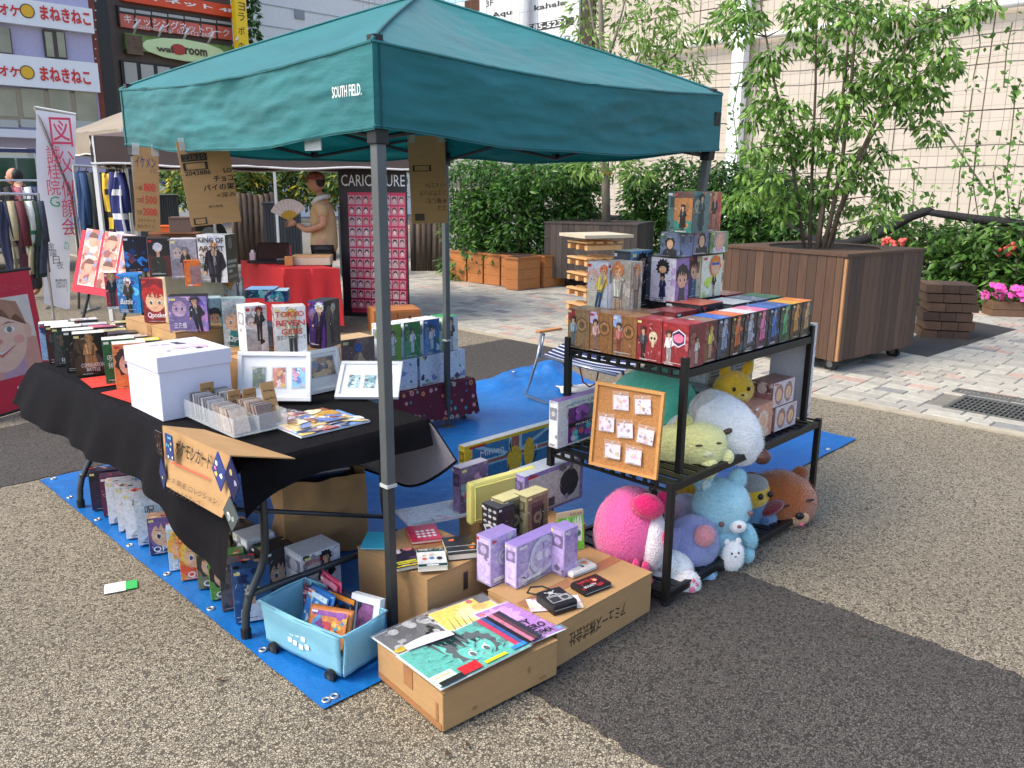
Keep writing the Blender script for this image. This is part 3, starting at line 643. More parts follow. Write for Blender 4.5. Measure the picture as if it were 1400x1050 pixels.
Z1 = TZ+.171; ZF = TZ+.255
def face(x): return -math.atan((x-700)/FPX)
def bx(label, x0, y0, x1, yt, z, d, front, art=None, txt=(), rz=DU, side=None, top=None, group=G, **kw):
    p = P(x0, y0, z); w = run(p, Vector((cos(rz), sin(rz))), x1); h = zat(p, yt)-z
    return carton(label, p, rz, w, d, h, front, side, top, art, txt, group, **kw)
LET = dict(bold=.012)
# second tier
bx('white figure box with fair haired figure in a black shirt against red', 147, 423, 165, 373, ZF-.02, .10, (206, 60, 78), ST((206, 60, 78), (190, 150, 90), (30, 30, 36), (60, 62, 66), z0=.06, z1=.96, bar=WH), top=WH, rz=face(155))
bx('bright blue figure box with white haired figure in black', 163.5, 428, 194, 375, ZF-.01, .12, (30, 130, 205), ST((30, 130, 205), (226, 228, 232), (40, 38, 42), (34, 36, 44), [(20, 90, 180), (90, 190, 240), (60, 60, 150)], z0=.04, z1=.9, n=9), (('JUJUTSU', (18, 34, 84), .05, .86, .85, .08), ('KAISEN', (18, 34, 84), .08, .75, .5, .08), ('Battle', WH, .12, .24, .55, .14, dict(shear=.3))), side=(16, 96, 160), top=(20, 110, 180), rz=face(180)-.5)
bx('red figure box with big-eyed face and swept red hair', 198, 441, 232, 381, ZF, .12, (150, 40, 50), CH((130, 34, 44), (186, 42, 44), (96, 92, 70), (150, 40, 46), [(90, 30, 36), (200, 70, 60)], cz=.50, R=.44, spikes=7), (('Qposket', WH, .18, .09, .74, .15, LET),), side=(40, 34, 36), top=(176, 60, 66), sideart=ST((44, 40, 42), (150, 40, 44), (90, 60, 60), acc=[(120, 110, 104), (150, 60, 60)], cx=.5), rz=face(215)-.42)
bx('lilac figure box with black clad figure throwing pink lightning', 233, 455, 286, 406, ZF-.01, .10, (164, 140, 206), ST((164, 144, 210), (60, 58, 70), (26, 25, 32), (26, 25, 32), [(206, 150, 216), (120, 96, 190), (236, 190, 230)], cx=.78, z0=-.2, z1=.98, lean=-.1, n=10), (('三条悟', WH, .12, .12, .32, .16, LET),), side=(92, 70, 150), top=(34, 30, 40), rz=face(260)-.1)
bx('light blue figure box with dark bobbed hair, left of the teal one', 287, 468, 306, 408, Z1-.01, .12, (150, 200, 226), CH((170, 206, 224), (48, 56, 66), (50, 60, 80), (60, 160, 214), cz=.58), (('Qp', WH, .35, .08, .6, .16, LET),), top=(200, 222, 236), rz=face(300))
bx('teal figure box with grey haired big-eyed face on the near riser', 307, 475, 340, 410, Z1-.005, .11, (40, 150, 148), CH((196, 204, 204), (158, 164, 168), (76, 64, 40), (28, 140, 136), cz=.56, R=.45), (('Qposk', WH, .2, .1, .75, .15, LET),), top=(190, 216, 216), rz=face(320)+.05)
bx('white figure box with black haired figure and black photo panels', 338.5, 486, 368, 419, Z1, .09, (234, 234, 236), ST((232, 232, 235), (30, 30, 32), (36, 36, 40), (40, 40, 44), [(40, 40, 44), (170, 172, 176)], cx=.62, z0=.28, z1=.96, n=4), (('BLEACH', (200, 40, 50), .3, .90, .6, .06),), side=(214, 216, 220), top=WH, rz=face(350)+.40)
bx('white figure box with red capitals and figure in a pale jacket', 378, 490, 421, 420, Z1, .085, (236, 235, 236), ST((234, 233, 236), (206, 170, 92), (196, 190, 160), (84, 80, 74), cx=.56, z0=-.05, z1=.93, bar=(110, 104, 110)), (('TOKYO', (206, 44, 54), .04, .80, .9, .11, LET), ('REVEN', (206, 44, 54), .05, .63, .9, .11, LET), ('GERS', (206, 44, 54), .2, .46, .66, .11, LET), ('東京リベンジャーズ', (30, 28, 30), .06, .35, .9, .1)), side=(150, 126, 122), top=(214, 206, 204), rz=face(400)+.12)
bx('purple and black figure box with pale horned figure beside the red lettered box', 424, 475, 446, 411, Z1, .13, (80, 44, 130), ST((76, 42, 128), (206, 216, 210), (40, 30, 66), (30, 24, 50), [(120, 60, 180), (40, 24, 80), (30, 20, 50)], z0=0, z1=.95, lean=.1), side=(34, 28, 40), top=(70, 70, 76), sideart=ST((30, 26, 34), (196, 206, 196), (70, 60, 70), acc=[(60, 54, 60)], z0=.1, z1=.9), rz=face(440)-.55)
bx('low blue figure box lying behind the red lettered box', 362, 413, 394, 398, Z1+.09, .14, (40, 60, 120), AB_((44, 66, 130), [(60, 160, 180), (190, 200, 210), (30, 40, 90)], 9), top=(150, 180, 196), side=(30, 60, 90), rz=face(380)-.1)
bx('teal blue figure box lying flat behind the others on the near riser', 335, 408, 375, 396, Z1+.11, .16, (30, 100, 120), AB_((26, 90, 110), [(20, 60, 90), (120, 190, 200)], 8), top=(110, 150, 190), side=(20, 60, 90), rz=face(355)-.2)
carton('stacked dark figure box under the teal blue one on the near riser', W(.28, 1.20, Z1), DU, .18, .16, .10, (40, 50, 70), None, (60, 70, 90), AB_((40, 50, 70), [(70, 100, 130)], 6), (), G)
# third tier
Z2 = 1.19
carton('pale stacked carton under the figure boxes at the back of the table', W(.02, 1.70, ZF), DU, .28, .22, Z2-ZF-.002, (196, 180, 150), None, None, None, (), G)
bx('white lettered figure box half hidden under the tallest figure box', 259, 432, 326, 385, ZF, .17, (226, 224, 220), ST((226, 224, 220), (150, 110, 70), (70, 60, 54), acc=[(150, 120, 90), (60, 56, 54), (222, 160, 90)], cx=.5, z0=-.6, z1=.9, n=8), (('KING', BK, .05, .74, .32, .2, LET), ('OF ART', BK, .05, .48, .42, .2, LET)), side=(60, 58, 60), top=(60, 60, 62), rz=face(290)-.25)
bx('dark blue figure box with glowing blue flames, back of the table', 172, 372, 204, 324, Z2, .10, (24, 26, 44), AB_((22, 24, 44), [(20, 90, 190), (40, 140, 230), (20, 50, 110), (130, 60, 70), (16, 18, 34)], 16, .22), side=(30, 30, 40), top=(40, 40, 50), rz=face(190))
bx('black figure box with white haired bust over dark red, back of the table', 205, 379, 236, 326, Z2, .10, (34, 30, 34), lambda A: (A.rect(0, 0, 1, 1, (34, 30, 34)), A.rect(0, 0, 1, .55, (96, 40, 42)), A.bust(.45, (206, 204, 210), (48, 50, 42), SKIN, .17, .74), A.ell(.45, .78, .17, .2, (206, 204, 210))), side=(160, 158, 170), top=(50, 48, 52), rz=face(220)-.02)
bx('plain grey figure box with small black figure beside the orange box', 236, 382, 272, 327, Z2, .10, (164, 160, 172), ST((164, 160, 172), (120, 120, 130), (40, 38, 46), cx=.55, z0=.0, z1=.78), side=(150, 148, 160), top=(190, 188, 196), rz=face(255)-.05)
bx('orange figure box in front of the plain grey one', 254, 392, 276, 356, Z2-.03, .06, (222, 112, 42), lambda A: (A.rect(0, 0, 1, 1, (222, 112, 42)), A.rect(.35, .1, 1, .78, (150, 110, 110))), top=(226, 130, 60), rz=face(265))
bx('tallest white figure box with bold capitals and figure in a dark jacket', 273.5, 386, 312, 321, 1.135, .13, (238, 238, 240), ST((236, 236, 240), (200, 204, 220), (44, 40, 52), (52, 48, 62), cx=.58, z0=-.55, z1=.96), (('KING OF', BK, .06, .84, .9, .11, LET), ('ARTIST', BK, .06, .66, .9, .11, LET), ('THE', BK, .06, .48, .36, .11, LET), ('SAT', BK, .06, .30, .28, .11, LET)), side=(34, 36, 36), top=(214, 214, 216), sideart=lambda A: (A.rect(0, 0, 1, 1, (34, 36, 36)), A.ell(.4, .82, .2, .22, (120, 122, 124)), A.rect(.08, .40, .92, .47, (170, 172, 170)), A.rect(.08, .30, .8, .36, (170, 172, 170)), A.rect(.08, .2, .45, .26, (170, 172, 170)), A.rect(.08, .08, .85, .15, (110, 112, 112))), rz=face(295)-.42)
# --- boxes on the tarp under the table
G2 = 'figure boxes on the tarp under the long table'; zt = .016
und = [(2.02, .20, (44, 34, 60), AB_((40, 30, 54), [(70, 40, 80), (20, 20, 30)], 6), 'dark violet figure box at the far end under the table', ()),
       (1.904, .20, (96, 30, 66), AB_((96, 30, 66), [(80, 24, 56)], 3), 'plain maroon figure box under the table beside the white ones', ()),
       (1.79, .209, (216, 216, 220), BU((216, 216, 220), (200, 204, 212), (150, 156, 168), cz=.4), 'white calligraphy figure box next to the maroon one under the table', (('呪術', BK, .3, .68, .34, .2),)),
       (1.665, .218, (214, 214, 218), BU((214, 214, 218), (40, 40, 44), (50, 50, 56), cz=.35), 'white calligraphy figure box with black haired bust under the table', (('呪術', BK, .3, .66, .34, .2),)),
       (1.558, .218, (218, 218, 221), BU((218, 218, 221), (210, 214, 220), (170, 174, 184), cz=.38), 'white calligraphy figure box with pale haired bust under the table', (('呪術', BK, .3, .68, .34, .2),)),
       (1.45, .215, (190, 206, 222), BU((190, 206, 222), (220, 224, 228), (90, 140, 190), cz=.4), 'white and sky blue figure box just behind the purple haired one under the table', (('呪', BK, .3, .66, .3, .2),)),
       (1.318, .170, (196, 150, 120), CH((60, 60, 110), (120, 92, 150), (50, 44, 60), (70, 70, 120), cz=.55, R=.47), 'figure box with purple haired big face under the table', (('QP', WH, .12, .06, .42, .17, LET),)),
       (1.108, .187, (190, 214, 232), CH((180, 210, 232), (222, 180, 80), (60, 80, 120), (120, 170, 220), cz=.55, R=.44), 'light blue figure box with yellow haired face under the table', (('QP', WH, .1, .05, .4, .15, LET),)),
       (.991, .192, (222, 150, 70), CH((226, 140, 60), (232, 190, 90), (50, 70, 120), (222, 90, 50), [(230, 90, 50)], cz=.55, R=.42), 'orange figure box with yellow haired face under the table', (('QP', WH, .2, .05, .4, .15, LET),)),
       (.869, .187, (120, 110, 80), CH((126, 120, 90), (70, 56, 46), (70, 60, 50), (96, 110, 70), cz=.55, R=.43), 'olive figure box with brown haired face under the table', (('QP', WH, .15, .05, .42, .16, LET),)),
       (.750, .180, (90, 140, 60), CH((96, 150, 64), (56, 44, 40), (60, 50, 46), (40, 46, 60), cz=.55, R=.43), 'green figure box with dark haired face under the table', (('QP', WH, .15, .05, .42, .16, LET),)),
       (.640, .190, (90, 84, 90), AB_((92, 86, 92), [(120, 70, 70), (160, 130, 90), (60, 56, 60)], 10), 'grey and red figure box second from the near end under the table', ()),
       (.520, .215, (40, 80, 130), BU((44, 84, 136), (196, 186, 150), (210, 218, 228), [(20, 40, 80), (70, 120, 170)], cz=.55), 'blue figure box with sandy haired bust nearest the table leg', ())]
for b, h, c, art, lab, tx in und:
    carton(lab, W(-.31+random.uniform(-.012, .012), b, zt), DU-.40, .132, .068, h, c, None, tuple(int(k*.6+60) for k in c), art, tx, G2, topart=AB_(tuple(int(k*.8+20) for k in c), [SKIN, (220, 60, 60), BK, c], 5, .16))
for (a, b, h, c, lab) in ((-.16, 1.33, .17, (96, 140, 70), 'green topped figure box in the second row under the table'), (-.16, 1.10, .17, (84, 130, 60), 'leaf green figure box in the second row nearer the white one'), (-.15, .92, .19, (110, 96, 80), 'brown figure box in the second row behind the olive one'), (-.145, .60, .20, (40, 36, 36), 'black and brown figure box in the second row beside the white one')):
    carton(lab, W(a, b, zt), DU, .128, .10, h, c, None, c, CH(c, (60, 50, 46), cz=.5), (), G2, topart=AB_(c, [SKIN, (70, 130, 60), BK], 6, .2))
carton('white figure box with lettered top in the second row under the table', W(-.15, .73, zt), DU, .12, .12, .21, (230, 230, 232), None, (214, 214, 216), BU((230, 230, 232), (170, 60, 60), (120, 110, 110), cz=.5), (('BLEACH', BK, .1, .82, .6, .06),), G2)
carton('white and black figure box behind the table leg', W(-.06, .47, zt), DU, .17, .13, .20, (226, 226, 230), None, (206, 206, 210), ST((226, 226, 230), (34, 32, 36), (44, 40, 44), acc=[(60, 58, 62), (200, 200, 206)], cx=.6, z0=-.2, z1=.95, n=4), (('BLEACH', (200, 40, 50), .06, .8, .45, .08),), G2)
# --- small table with printed cloth at the back, boxes in two layers
G3 = 'figure boxes on the small cloth covered table'
lt = empty('small_table', W(1.25, 1.95, 0), RZ, 'low small table under the red patterned cloth at the back', 'table')
for x in (.05, .88):
    for y in (.05, .40): mb = MB(); mb.box((x, y, .14), (.03, .03, .27)); mb.build('leg', blackp, lt)
mb = MB(); mb.box((.465, .225, .284), (.93, .45, .02)); mb.build('tabletop', mat('dark_wood', (70, 52, 40), .6), lt)
mb = MB(); zz = .298
mb.grid(lambda s, t: (.93*s, .45*t, zz), 12, 6)
mb.grid(lambda s, t: (-.01+.95*s+.01*sin(7*t), -.004-.03*t-.012*t*sin(19*s), zz-(.20+.05*s)*t), 40, 10)
mb.grid(lambda s, t: (.935+.04*t+.01*t*sin(14*s), .45*s-.02*t, zz-.25*t), 20, 10)
o = mb.build('patterned_cloth', None, None, smooth=True, loc=W(1.25, 1.95, 0), rz=RZ, weld=True); tag(o, 'maroon cloth with round multicoloured medallions on the low table', 'tablecloth')
m = bpy.data.materials.new('medallion_cloth'); m.use_nodes = True; t = m.node_tree; N = t.nodes; L = t.links.new; b_ = N['Principled BSDF']; b_.inputs['Roughness'].default_value = .85
tc = N.new('ShaderNodeTexCoord'); vo = N.new('ShaderNodeTexVoronoi'); vo.inputs['Scale'].default_value = 19; vo.inputs['Randomness'].default_value = .45; L(tc.outputs['Object'], vo.inputs['Vector'])
cr = N.new('ShaderNodeValToRGB'); e = cr.color_ramp; e.interpolation = 'CONSTANT'
for i, (p_, c) in enumerate(((0, (60, 150, 160)), (.2, (196, 120, 80)), (.4, (170, 160, 150)), (.6, (70, 110, 150)), (.8, (206, 130, 130)))):
    el = e.elements[i] if i < 2 else e.elements.new(p_); el.position = p_; el.color = (*lin(c), 1)
sp = N.new('ShaderNodeSeparateColor'); L(vo.outputs['Color'], sp.inputs[0]); L(sp.outputs[0], cr.inputs[0])
wv = N.new('ShaderNodeMath'); wv.operation = 'SINE'; mu = N.new('ShaderNodeMath'); mu.operation = 'MULTIPLY'; mu.inputs[1].default_value = 26; L(vo.outputs['Distance'], mu.inputs[0]); L(mu.outputs[0], wv.inputs[0])
rg = N.new('ShaderNodeMapRange'); rg.inputs['From Min'].default_value = -1; rg.inputs['To Min'].default_value = .35; rg.inputs['To Max'].default_value = 1.2; L(wv.outputs[0], rg.inputs[0])
mx = N.new('ShaderNodeMix'); mx.data_type = 'RGBA'; mx.blend_type = 'MULTIPLY'; mx.inputs[0].default_value = 1; L(cr.outputs[0], mx.inputs[6]); L(rg.outputs[0], mx.inputs[7])
gt = N.new('ShaderNodeMath'); gt.operation = 'GREATER_THAN'; gt.inputs[1].default_value = .40; L(vo.outputs['Distance'], gt.inputs[0])
m2 = N.new('ShaderNodeMix'); m2.data_type = 'RGBA'; L(gt.outputs[0], m2.inputs[0]); L(mx.outputs[2], m2.inputs[6]); m2.inputs[7].default_value = (*lin((96, 22, 44)), 1); L(m2.outputs[2], b_.inputs['Base Color'])
o.data.materials.clear(); o.data.materials.append(m)
z3 = .302
sq = lambda bg, c: ST(bg, (80, 70, 76), (220, 222, 226), (230, 232, 234), [c, (190, 200, 210)], z0=.12, z1=.8, n=3)
for i, (a, w, c) in enumerate(((1.30, .20, (206, 210, 220)), (1.52, .20, (204, 208, 222)), (1.74, .205, (206, 210, 222)), (1.95, .19, (206, 210, 218)))):
    carton('white figure box lying on its side on the patterned cloth, %s from the left' % ('first', 'second', 'third', 'fourth')[i], W(a, 1.985, z3), DU, w, .20, .20, c, None, None, AB_(c, [(70, 56, 90), (130, 140, 190), (190, 196, 206), (90, 160, 110)], 7, .16), (), G3)
for i, (a, c, lab, bg) in enumerate(((1.47, (110, 150, 50), 'yellow green figure box on the upper layer of the small table', (116, 156, 52)), (1.63, (20, 116, 50), 'bright green figure box between the yellow green and blue ones', (22, 120, 54)), (1.79, (44, 100, 160), 'blue figure box next to the bright green one on the small table', (46, 104, 166)), (1.955, (60, 140, 80), 'green and white figure box at the right end of the small table', (206, 214, 210)))):
    carton(lab, W(a, 2.0, z3+.202), DU, .135, .13, .235, c, (190, 200, 210) if i < 3 else (170, 190, 170), (222, 214, 218) if i < 3 else (40, 140, 70), sq(bg, (60, 120, 60)) if i < 3 else ST(bg, (70, 50, 56), (90, 70, 80), (180, 176, 180), [(40, 130, 70), (220, 226, 222)], z0=.02, z1=.95, n=7), (), G3)
carton('brown and gold figure box with flowing pale gown, left of the pole', W(1.17, 2.02, z3+.05), DU, .24, .16, .33, (130, 100, 86), None, (196, 164, 120), lambda A: (A.rect(0, 0, 1, 1, (120, 92, 84)), A.splash([(150, 120, 104), (96, 70, 66), (190, 150, 120)], 7), A.pf([(.2, .05), (.95, .05), (.7, .55), (.55, .75), (.42, .55)], (206, 170, 130)), A.ell(.5, .82, .12, .12, (70, 100, 170)), A.rect(0, 0, 1, .06, (130, 20, 30))), (), G3)
carton('pale figure carton under the brown and gold box at the back', W(1.0, 2.02, z3-.26), DU, .42, .2, .305, (170, 176, 190), None, None, AB_((170, 176, 190), [(120, 150, 160), (200, 206, 214)], 6), (), G3)
carton('pale teal figure box left of the brown and gold one', W(.93, 2.05, z3+.05), DU, .20, .16, .235, (120, 170, 166), None, (150, 206, 196), AB_((110, 160, 160), [(150, 190, 180), (90, 120, 130), (170, 120, 120)], 8), (), G3)
# --- top of the upper rack
G4 = 'figure boxes on top of the black rack'; ZS = .934
RA, RB = 1.04, -.475
lefts = [((146, 116, 78), (150, 44, 44), (130, 150, 160), 'brown wood print figure box with red panel at the far left of the rack top'), ((156, 108, 62), (206, 190, 222), (206, 160, 150), 'brown wood print figure box with pink clad figure, second on the rack edge'), ((150, 102, 60), (160, 184, 226), (180, 100, 90), 'brown wood print figure box with striped robe figure in the middle of the rack edge'), ((150, 50, 54), (90, 50, 60), (60, 60, 66), 'dark red figure box with a skull beside the rack corner'), ((140, 46, 52), (150, 60, 70), (226, 220, 220), 'dark red figure box with pink hexagon badge at the rack corner')]
bb = RB+.597
for i, (c, acc, cl, lab) in enumerate(lefts):
    w = .1165
    def art(A, c=c, acc=acc, cl=cl, i=i):
        A.rect(0, 0, 1, 1, c)
        if i < 3:
            for k in range(5): A.rect(.2*k+.02, 0, .2*k+.035, 1, tuple(int(v*.72) for v in c))
            A.pf([(0, 1), (.0, .72), (.42, .62), (.3, 1)], acc); A.ell(.66, .62, .27, .27, tuple(int(v*.66) for v in c), 18); A.ell(.66, .62, .22, .22, tuple(min(255, int(v*1.12)) for v in c), 18); A.ell(.66, .62, .13, .13, tuple(int(v*.7) for v in c), 14)
        else:
            A.splash([(150, 40, 48), (70, 36, 40), (180, 100, 110)], 8); A.pf([(.0, .8), (1, .82), (1, 1), (0, 1)], (150, 44, 48))
            if i == 3: A.ell(.66, .60, .17, .19, (214, 200, 166), 14); A.ell(.6, .57, .045, .05, (60, 30, 30), 8); A.ell(.72, .57, .045, .05, (60, 30, 30), 8); A.pf([(.6, .48), (.72, .48), (.7, .36), (.62, .36)], (206, 190, 156))
            else:
                A.poly([(A.w*.62+cos(k*pi/3+pi/6)*A.w*.30, A.h*.66+sin(k*pi/3+pi/6)*A.w*.30) for k in range(6)], (226, 220, 236)); A.poly([(A.w*.62+cos(k*pi/3+pi/6)*A.w*.26, A.h*.66+sin(k*pi/3+pi/6)*A.w*.26) for k in range(6)], (70, 44, 90)); A.ell(.62, .66, .2, .15, (226, 120, 150), 12)
        A.stand(.27, .04, .80, (60, 36, 34), cl, tuple(int(v*.8) for v in cl))
    carton(lab, W(RA+.012, bb, ZS), DV, w, .11, .165, c, tuple(int(v*.9) for v in c), tuple(min(255, int(v*1.15)+14) for v in c), art, (), G4, jit=.012, topart=AB_(tuple(min(255, int(v*1.15)+14) for v in c), [c, (190, 150, 130), (150, 60, 60)], 5, .16), sideart=ST(tuple(int(v*.9) for v in c), (90, 60, 50), (220, 210, 190), acc=[(150, 50, 60)], z0=.05, z1=.7, n=4))
    bb -= w+.003
# right hand row of dark boxes along the long side
rc = [((96, 44, 46), (236, 206, 80), 'dark red figure box with yellow dressed figure, first on the long side'), ((30, 32, 38), (150, 160, 190), 'black figure box with grey figure and blue top'), ((34, 30, 30), (216, 110, 60), 'black figure box with orange figure and orange top'), ((34, 34, 40), (180, 180, 196), 'black figure box with silver figure and white top'), ((36, 32, 38), (232, 120, 170), 'black figure box with pink robed figure and pink top'), ((28, 32, 42), (70, 120, 190), 'black figure box with dark blue figure and blue top, fifth of the black ones'), ((28, 34, 36), (90, 170, 110), 'black figure box with green figure and navy top'), ((38, 34, 30), (220, 150, 70), 'black figure box with amber figure and amber top'), ((36, 34, 34), (200, 160, 110), 'black figure box with tan figure at the far end of the long side')]
tops = [(150, 120, 104), (50, 110, 200), (226, 110, 60), (226, 226, 230), (232, 120, 170), (60, 110, 190), (50, 90, 170), (232, 170, 60), (236, 130, 60)]
a = RA+.128
for (c, f, lab), tp in zip(rc, tops):
    w = .099
    carton(lab, W(a, RB+.012, ZS), DU, w, .13, .162, c, c, tp, ST(c, f, f, tuple(int(v*.7) for v in f), [tuple(int(v*.6) for v in f), (80, 84, 100), f], z0=.14, z1=.96, coat=True, n=5) if c[0] < 90 else ST(c, (190, 150, 80), (232, 206, 80), (220, 190, 170), [(150, 44, 50), (70, 36, 40)], z0=.08, z1=.85, n=6), (), G4, jit=.01, topart=AB_(tp, [tp, tuple(int(v*.8) for v in tp), (240, 240, 240)], 3, .14))
    if c[0] < 90: pass
    a += w+.003
# inner boxes on the rack top
inn = [(1.17, -.19, .13, .13, .160, (120, 78, 58), (150, 110, 84), 'brown figure box in the inner row behind the wood print boxes'), (1.31, -.24, .15, .13, .158, (140, 56, 52), (170, 80, 74), 'red brown figure box in the inner row of the rack top'), (1.47, -.26, .18, .18, .175, (40, 36, 44), (226, 106, 72), 'black figure box with orange top lying in the inner row'), (1.66, -.30, .17, .16, .165, (70, 74, 80), (216, 220, 222), 'grey figure box with white top in the inner row'), (1.84, -.31, .12, .16, .165, (60, 60, 90), (120, 130, 160), 'slate figure box in the inner row'), (1.97, -.31, .12, .16, .165, (30, 70, 60), (60, 120, 96), 'dark green figure box at the far end of the inner row'), (1.905, -.12, .17, .12, .165, (110, 36, 44), (170, 50, 60), 'crimson topped figure box behind the grey one')]
for a, b, w, d, h, c, tp, lab in inn:
    carton(lab, W(a, b, ZS), DU, w, d, h, c, None, tp, AB_(c, [tp, (200, 190, 180), (60, 50, 60)], 8), (), G4, topart=AB_(tp, [tp, (240, 240, 240), tuple(int(v*.8) for v in tp)], 4, .14), jit=.04)
# stack that rises at the back: second layer and above
def bv(label, x0, y0, x1, yt, z, d, front, art=None, **kw): return bx(label, x0, y0, x1, yt, z, d, front, art, group=G4, **kw)
ZT = ZS+.166
carton('wood print figure box lying under the yellow and white tall boxes', W(1.165, -.05, ZS), DU, .34, .165, .129, (124, 84, 60), None, (150, 110, 84), AB_((124, 84, 60), [(150, 104, 74), (90, 56, 44), (196, 160, 130)], 9), (), G4)
carton('plain dark carton under the tall figure boxes at the back of the rack', W(1.50, -.09, ZS), DU, .40, .20, .163, (40, 36, 40), None, None, None, (), G4)
mk = lambda f: f
bv('white figure box with orange haired figure leaping in jeans, left of the tall ones', 802, 426, 829, 357, 1.065, .08, (220, 220, 226), ST((214, 216, 224), (222, 110, 60), (230, 190, 90), (40, 90, 130), [(232, 190, 70), (226, 120, 70), (160, 170, 190)], z0=.03, z1=.92, lean=.2, n=6), top=(222, 214, 220), rz=DV)
bv('grey beige figure box with orange haired figure in a pale shirt', 828, 428, 860, 356, 1.065, .08, (170, 160, 146), ST((172, 162, 148), (214, 130, 70), (196, 190, 176), (206, 170, 140), [(214, 100, 60), (150, 140, 124), (206, 196, 180)], z0=-.2, z1=.92, n=6), top=(206, 190, 180), rz=DV, sideart=ST((186, 176, 160), (200, 120, 70), (150, 130, 110), acc=[(206, 110, 70), (226, 216, 200)]))
bv('tall blue figure box with dark silhouette and orange scarf', 859, 422, 889, 344, 1.07, .09, (90, 150, 196), ST((96, 156, 200), (24, 24, 30), (44, 52, 64), (40, 48, 60), [(150, 190, 214), (40, 60, 90), (214, 226, 234)], z0=-.45, z1=.92, coat=True, n=7), top=(170, 200, 196), side=(40, 50, 60))
bv('white figure box with spiky black haired chibi in a dark suit', 888, 411, 922, 351, ZT, .10, (222, 216, 232), lambda A: (A.rect(0, 0, 1, 1, (222, 216, 232)), A.splash([(196, 170, 214), (230, 226, 238)], 7), A.stand(.5, .05, .62, (30, 28, 34), (40, 44, 84), (36, 40, 76), coat=True), A.hair(.5, .80, A.w*.22, (30, 28, 34), 13, 1.35, -.5), A.ell(.5, .74, .15, .12, SKIN)), top=(206, 200, 150), rz=DV, sideart=CH((150, 120, 180), (40, 36, 40), cz=.55))
bv('purple figure box with dark curly haired chibi and red bow', 923, 410, 938, 350, ZT, .10, (80, 56, 100), CH((86, 60, 110), (50, 40, 40), (60, 40, 50), (90, 80, 120), [(130, 90, 160)], cz=.62, R=.36), top=(60, 50, 70))
bv('dark violet figure box with curly haired chibi beside the yellow one', 939, 409, 957, 350, ZT, .10, (70, 50, 90), CH((74, 52, 96), (64, 52, 46), (60, 40, 50), (70, 110, 140), [(100, 70, 130)], cz=.66, R=.38), top=(60, 50, 60))
bv('yellow and white figure box with orange haired chibi and blue headband', 957, 408, 984, 350, ZT, .10, (226, 224, 190), lambda A: (A.rect(0, 0, 1, 1, (230, 228, 206)), A.splash([(226, 214, 70), (200, 220, 90), (240, 240, 226)], 8), A.stand(.62, .02, .6, (220, 120, 40), (40, 36, 40), (226, 190, 160)), A.hair(.62, .76, A.w*.27, (226, 120, 36), 7, 1.1, -.45), A.ell(.62, .69, .2, .18, SKIN), A.rect(.44, .76, .8, .82, (40, 80, 170))), top=(230, 140, 70))
ZU = 1.302
for i, (x0, y0, x1, yt, c, lab, art) in enumerate(((902, 350, 929, 318, (100, 116, 150), 'blue grey figure box with black haired head, left of the price tagged one', BU((104, 120, 156), (26, 26, 32), (40, 44, 52), [(60, 100, 80), (150, 160, 190)], cz=.55, R=.2)), (929, 349, 947, 318, (130, 136, 166), 'slate figure box with white price tag in the upper layer', AB_((132, 138, 168), [(110, 116, 150)], 3)), (947, 349, 970, 318, (126, 132, 162), 'slate figure box with long black haired figure in the upper layer', BU((126, 132, 162), (24, 24, 30), (34, 34, 40), cz=.6, R=.2)), (970, 347, 995, 318, (120, 150, 100), 'green figure box with pink petalled figure in the upper layer', BU((126, 156, 104), (214, 150, 160), (216, 206, 220), [(90, 140, 70), (196, 206, 190)], cz=.55, R=.24)))):
    bv(lab, x0, y0, x1, yt, ZU, .10, c, art, top=(150, 156, 180) if i < 3 else (150, 180, 140), rz=DV if i == 0 else DU)
ZW = 1.408
bv('orange and teal figure box with black robed figure on top of the pile', 920, 318, 945, 262, ZW, .13, (150, 110, 70), lambda A: (A.rect(0, 0, 1, 1, (170, 116, 70)), A.rect(0, 0, 1, .3, (50, 130, 120)), A.rect(0, .85, 1, 1, (90, 70, 66)), A.splash([(190, 130, 80), (140, 100, 66)], 4), A.stand(.5, .06, .68, (30, 24, 26), (34, 32, 36), coat=True)), top=(60, 50, 48), side=(110, 90, 70), rz=DV, sideart=ST((90, 120, 116), (34, 30, 34), (40, 60, 66), acc=[(170, 120, 84), (60, 130, 120)], coat=True))
bv('teal figure box with dark robed figure in the middle of the topmost pair', 945.5, 318, 963, 262, ZW, .13, (70, 110, 110), ST((76, 110, 108), (30, 30, 34), (40, 60, 66), acc=[(150, 110, 80), (60, 130, 120), (110, 90, 80)], z0=.06, z1=.95, coat=True), top=(60, 50, 48))
bv('red orange figure box with dark clad figure at the right of the topmost row', 963.5, 317, 984, 262, ZW, .13, (180, 96, 70), ST((184, 100, 74), (190, 150, 110), (50, 44, 46), (206, 150, 120), [(200, 60, 60), (214, 150, 110), (90, 130, 70)], z0=.04, z1=.95), top=(70, 56, 52))
carton('plain grey carton supporting the upper layer of figure boxes', W(1.50, -.02, ZT), DU, .26, .10, ZU-ZT-.003, (70, 74, 84), None, None, None, (), G4)
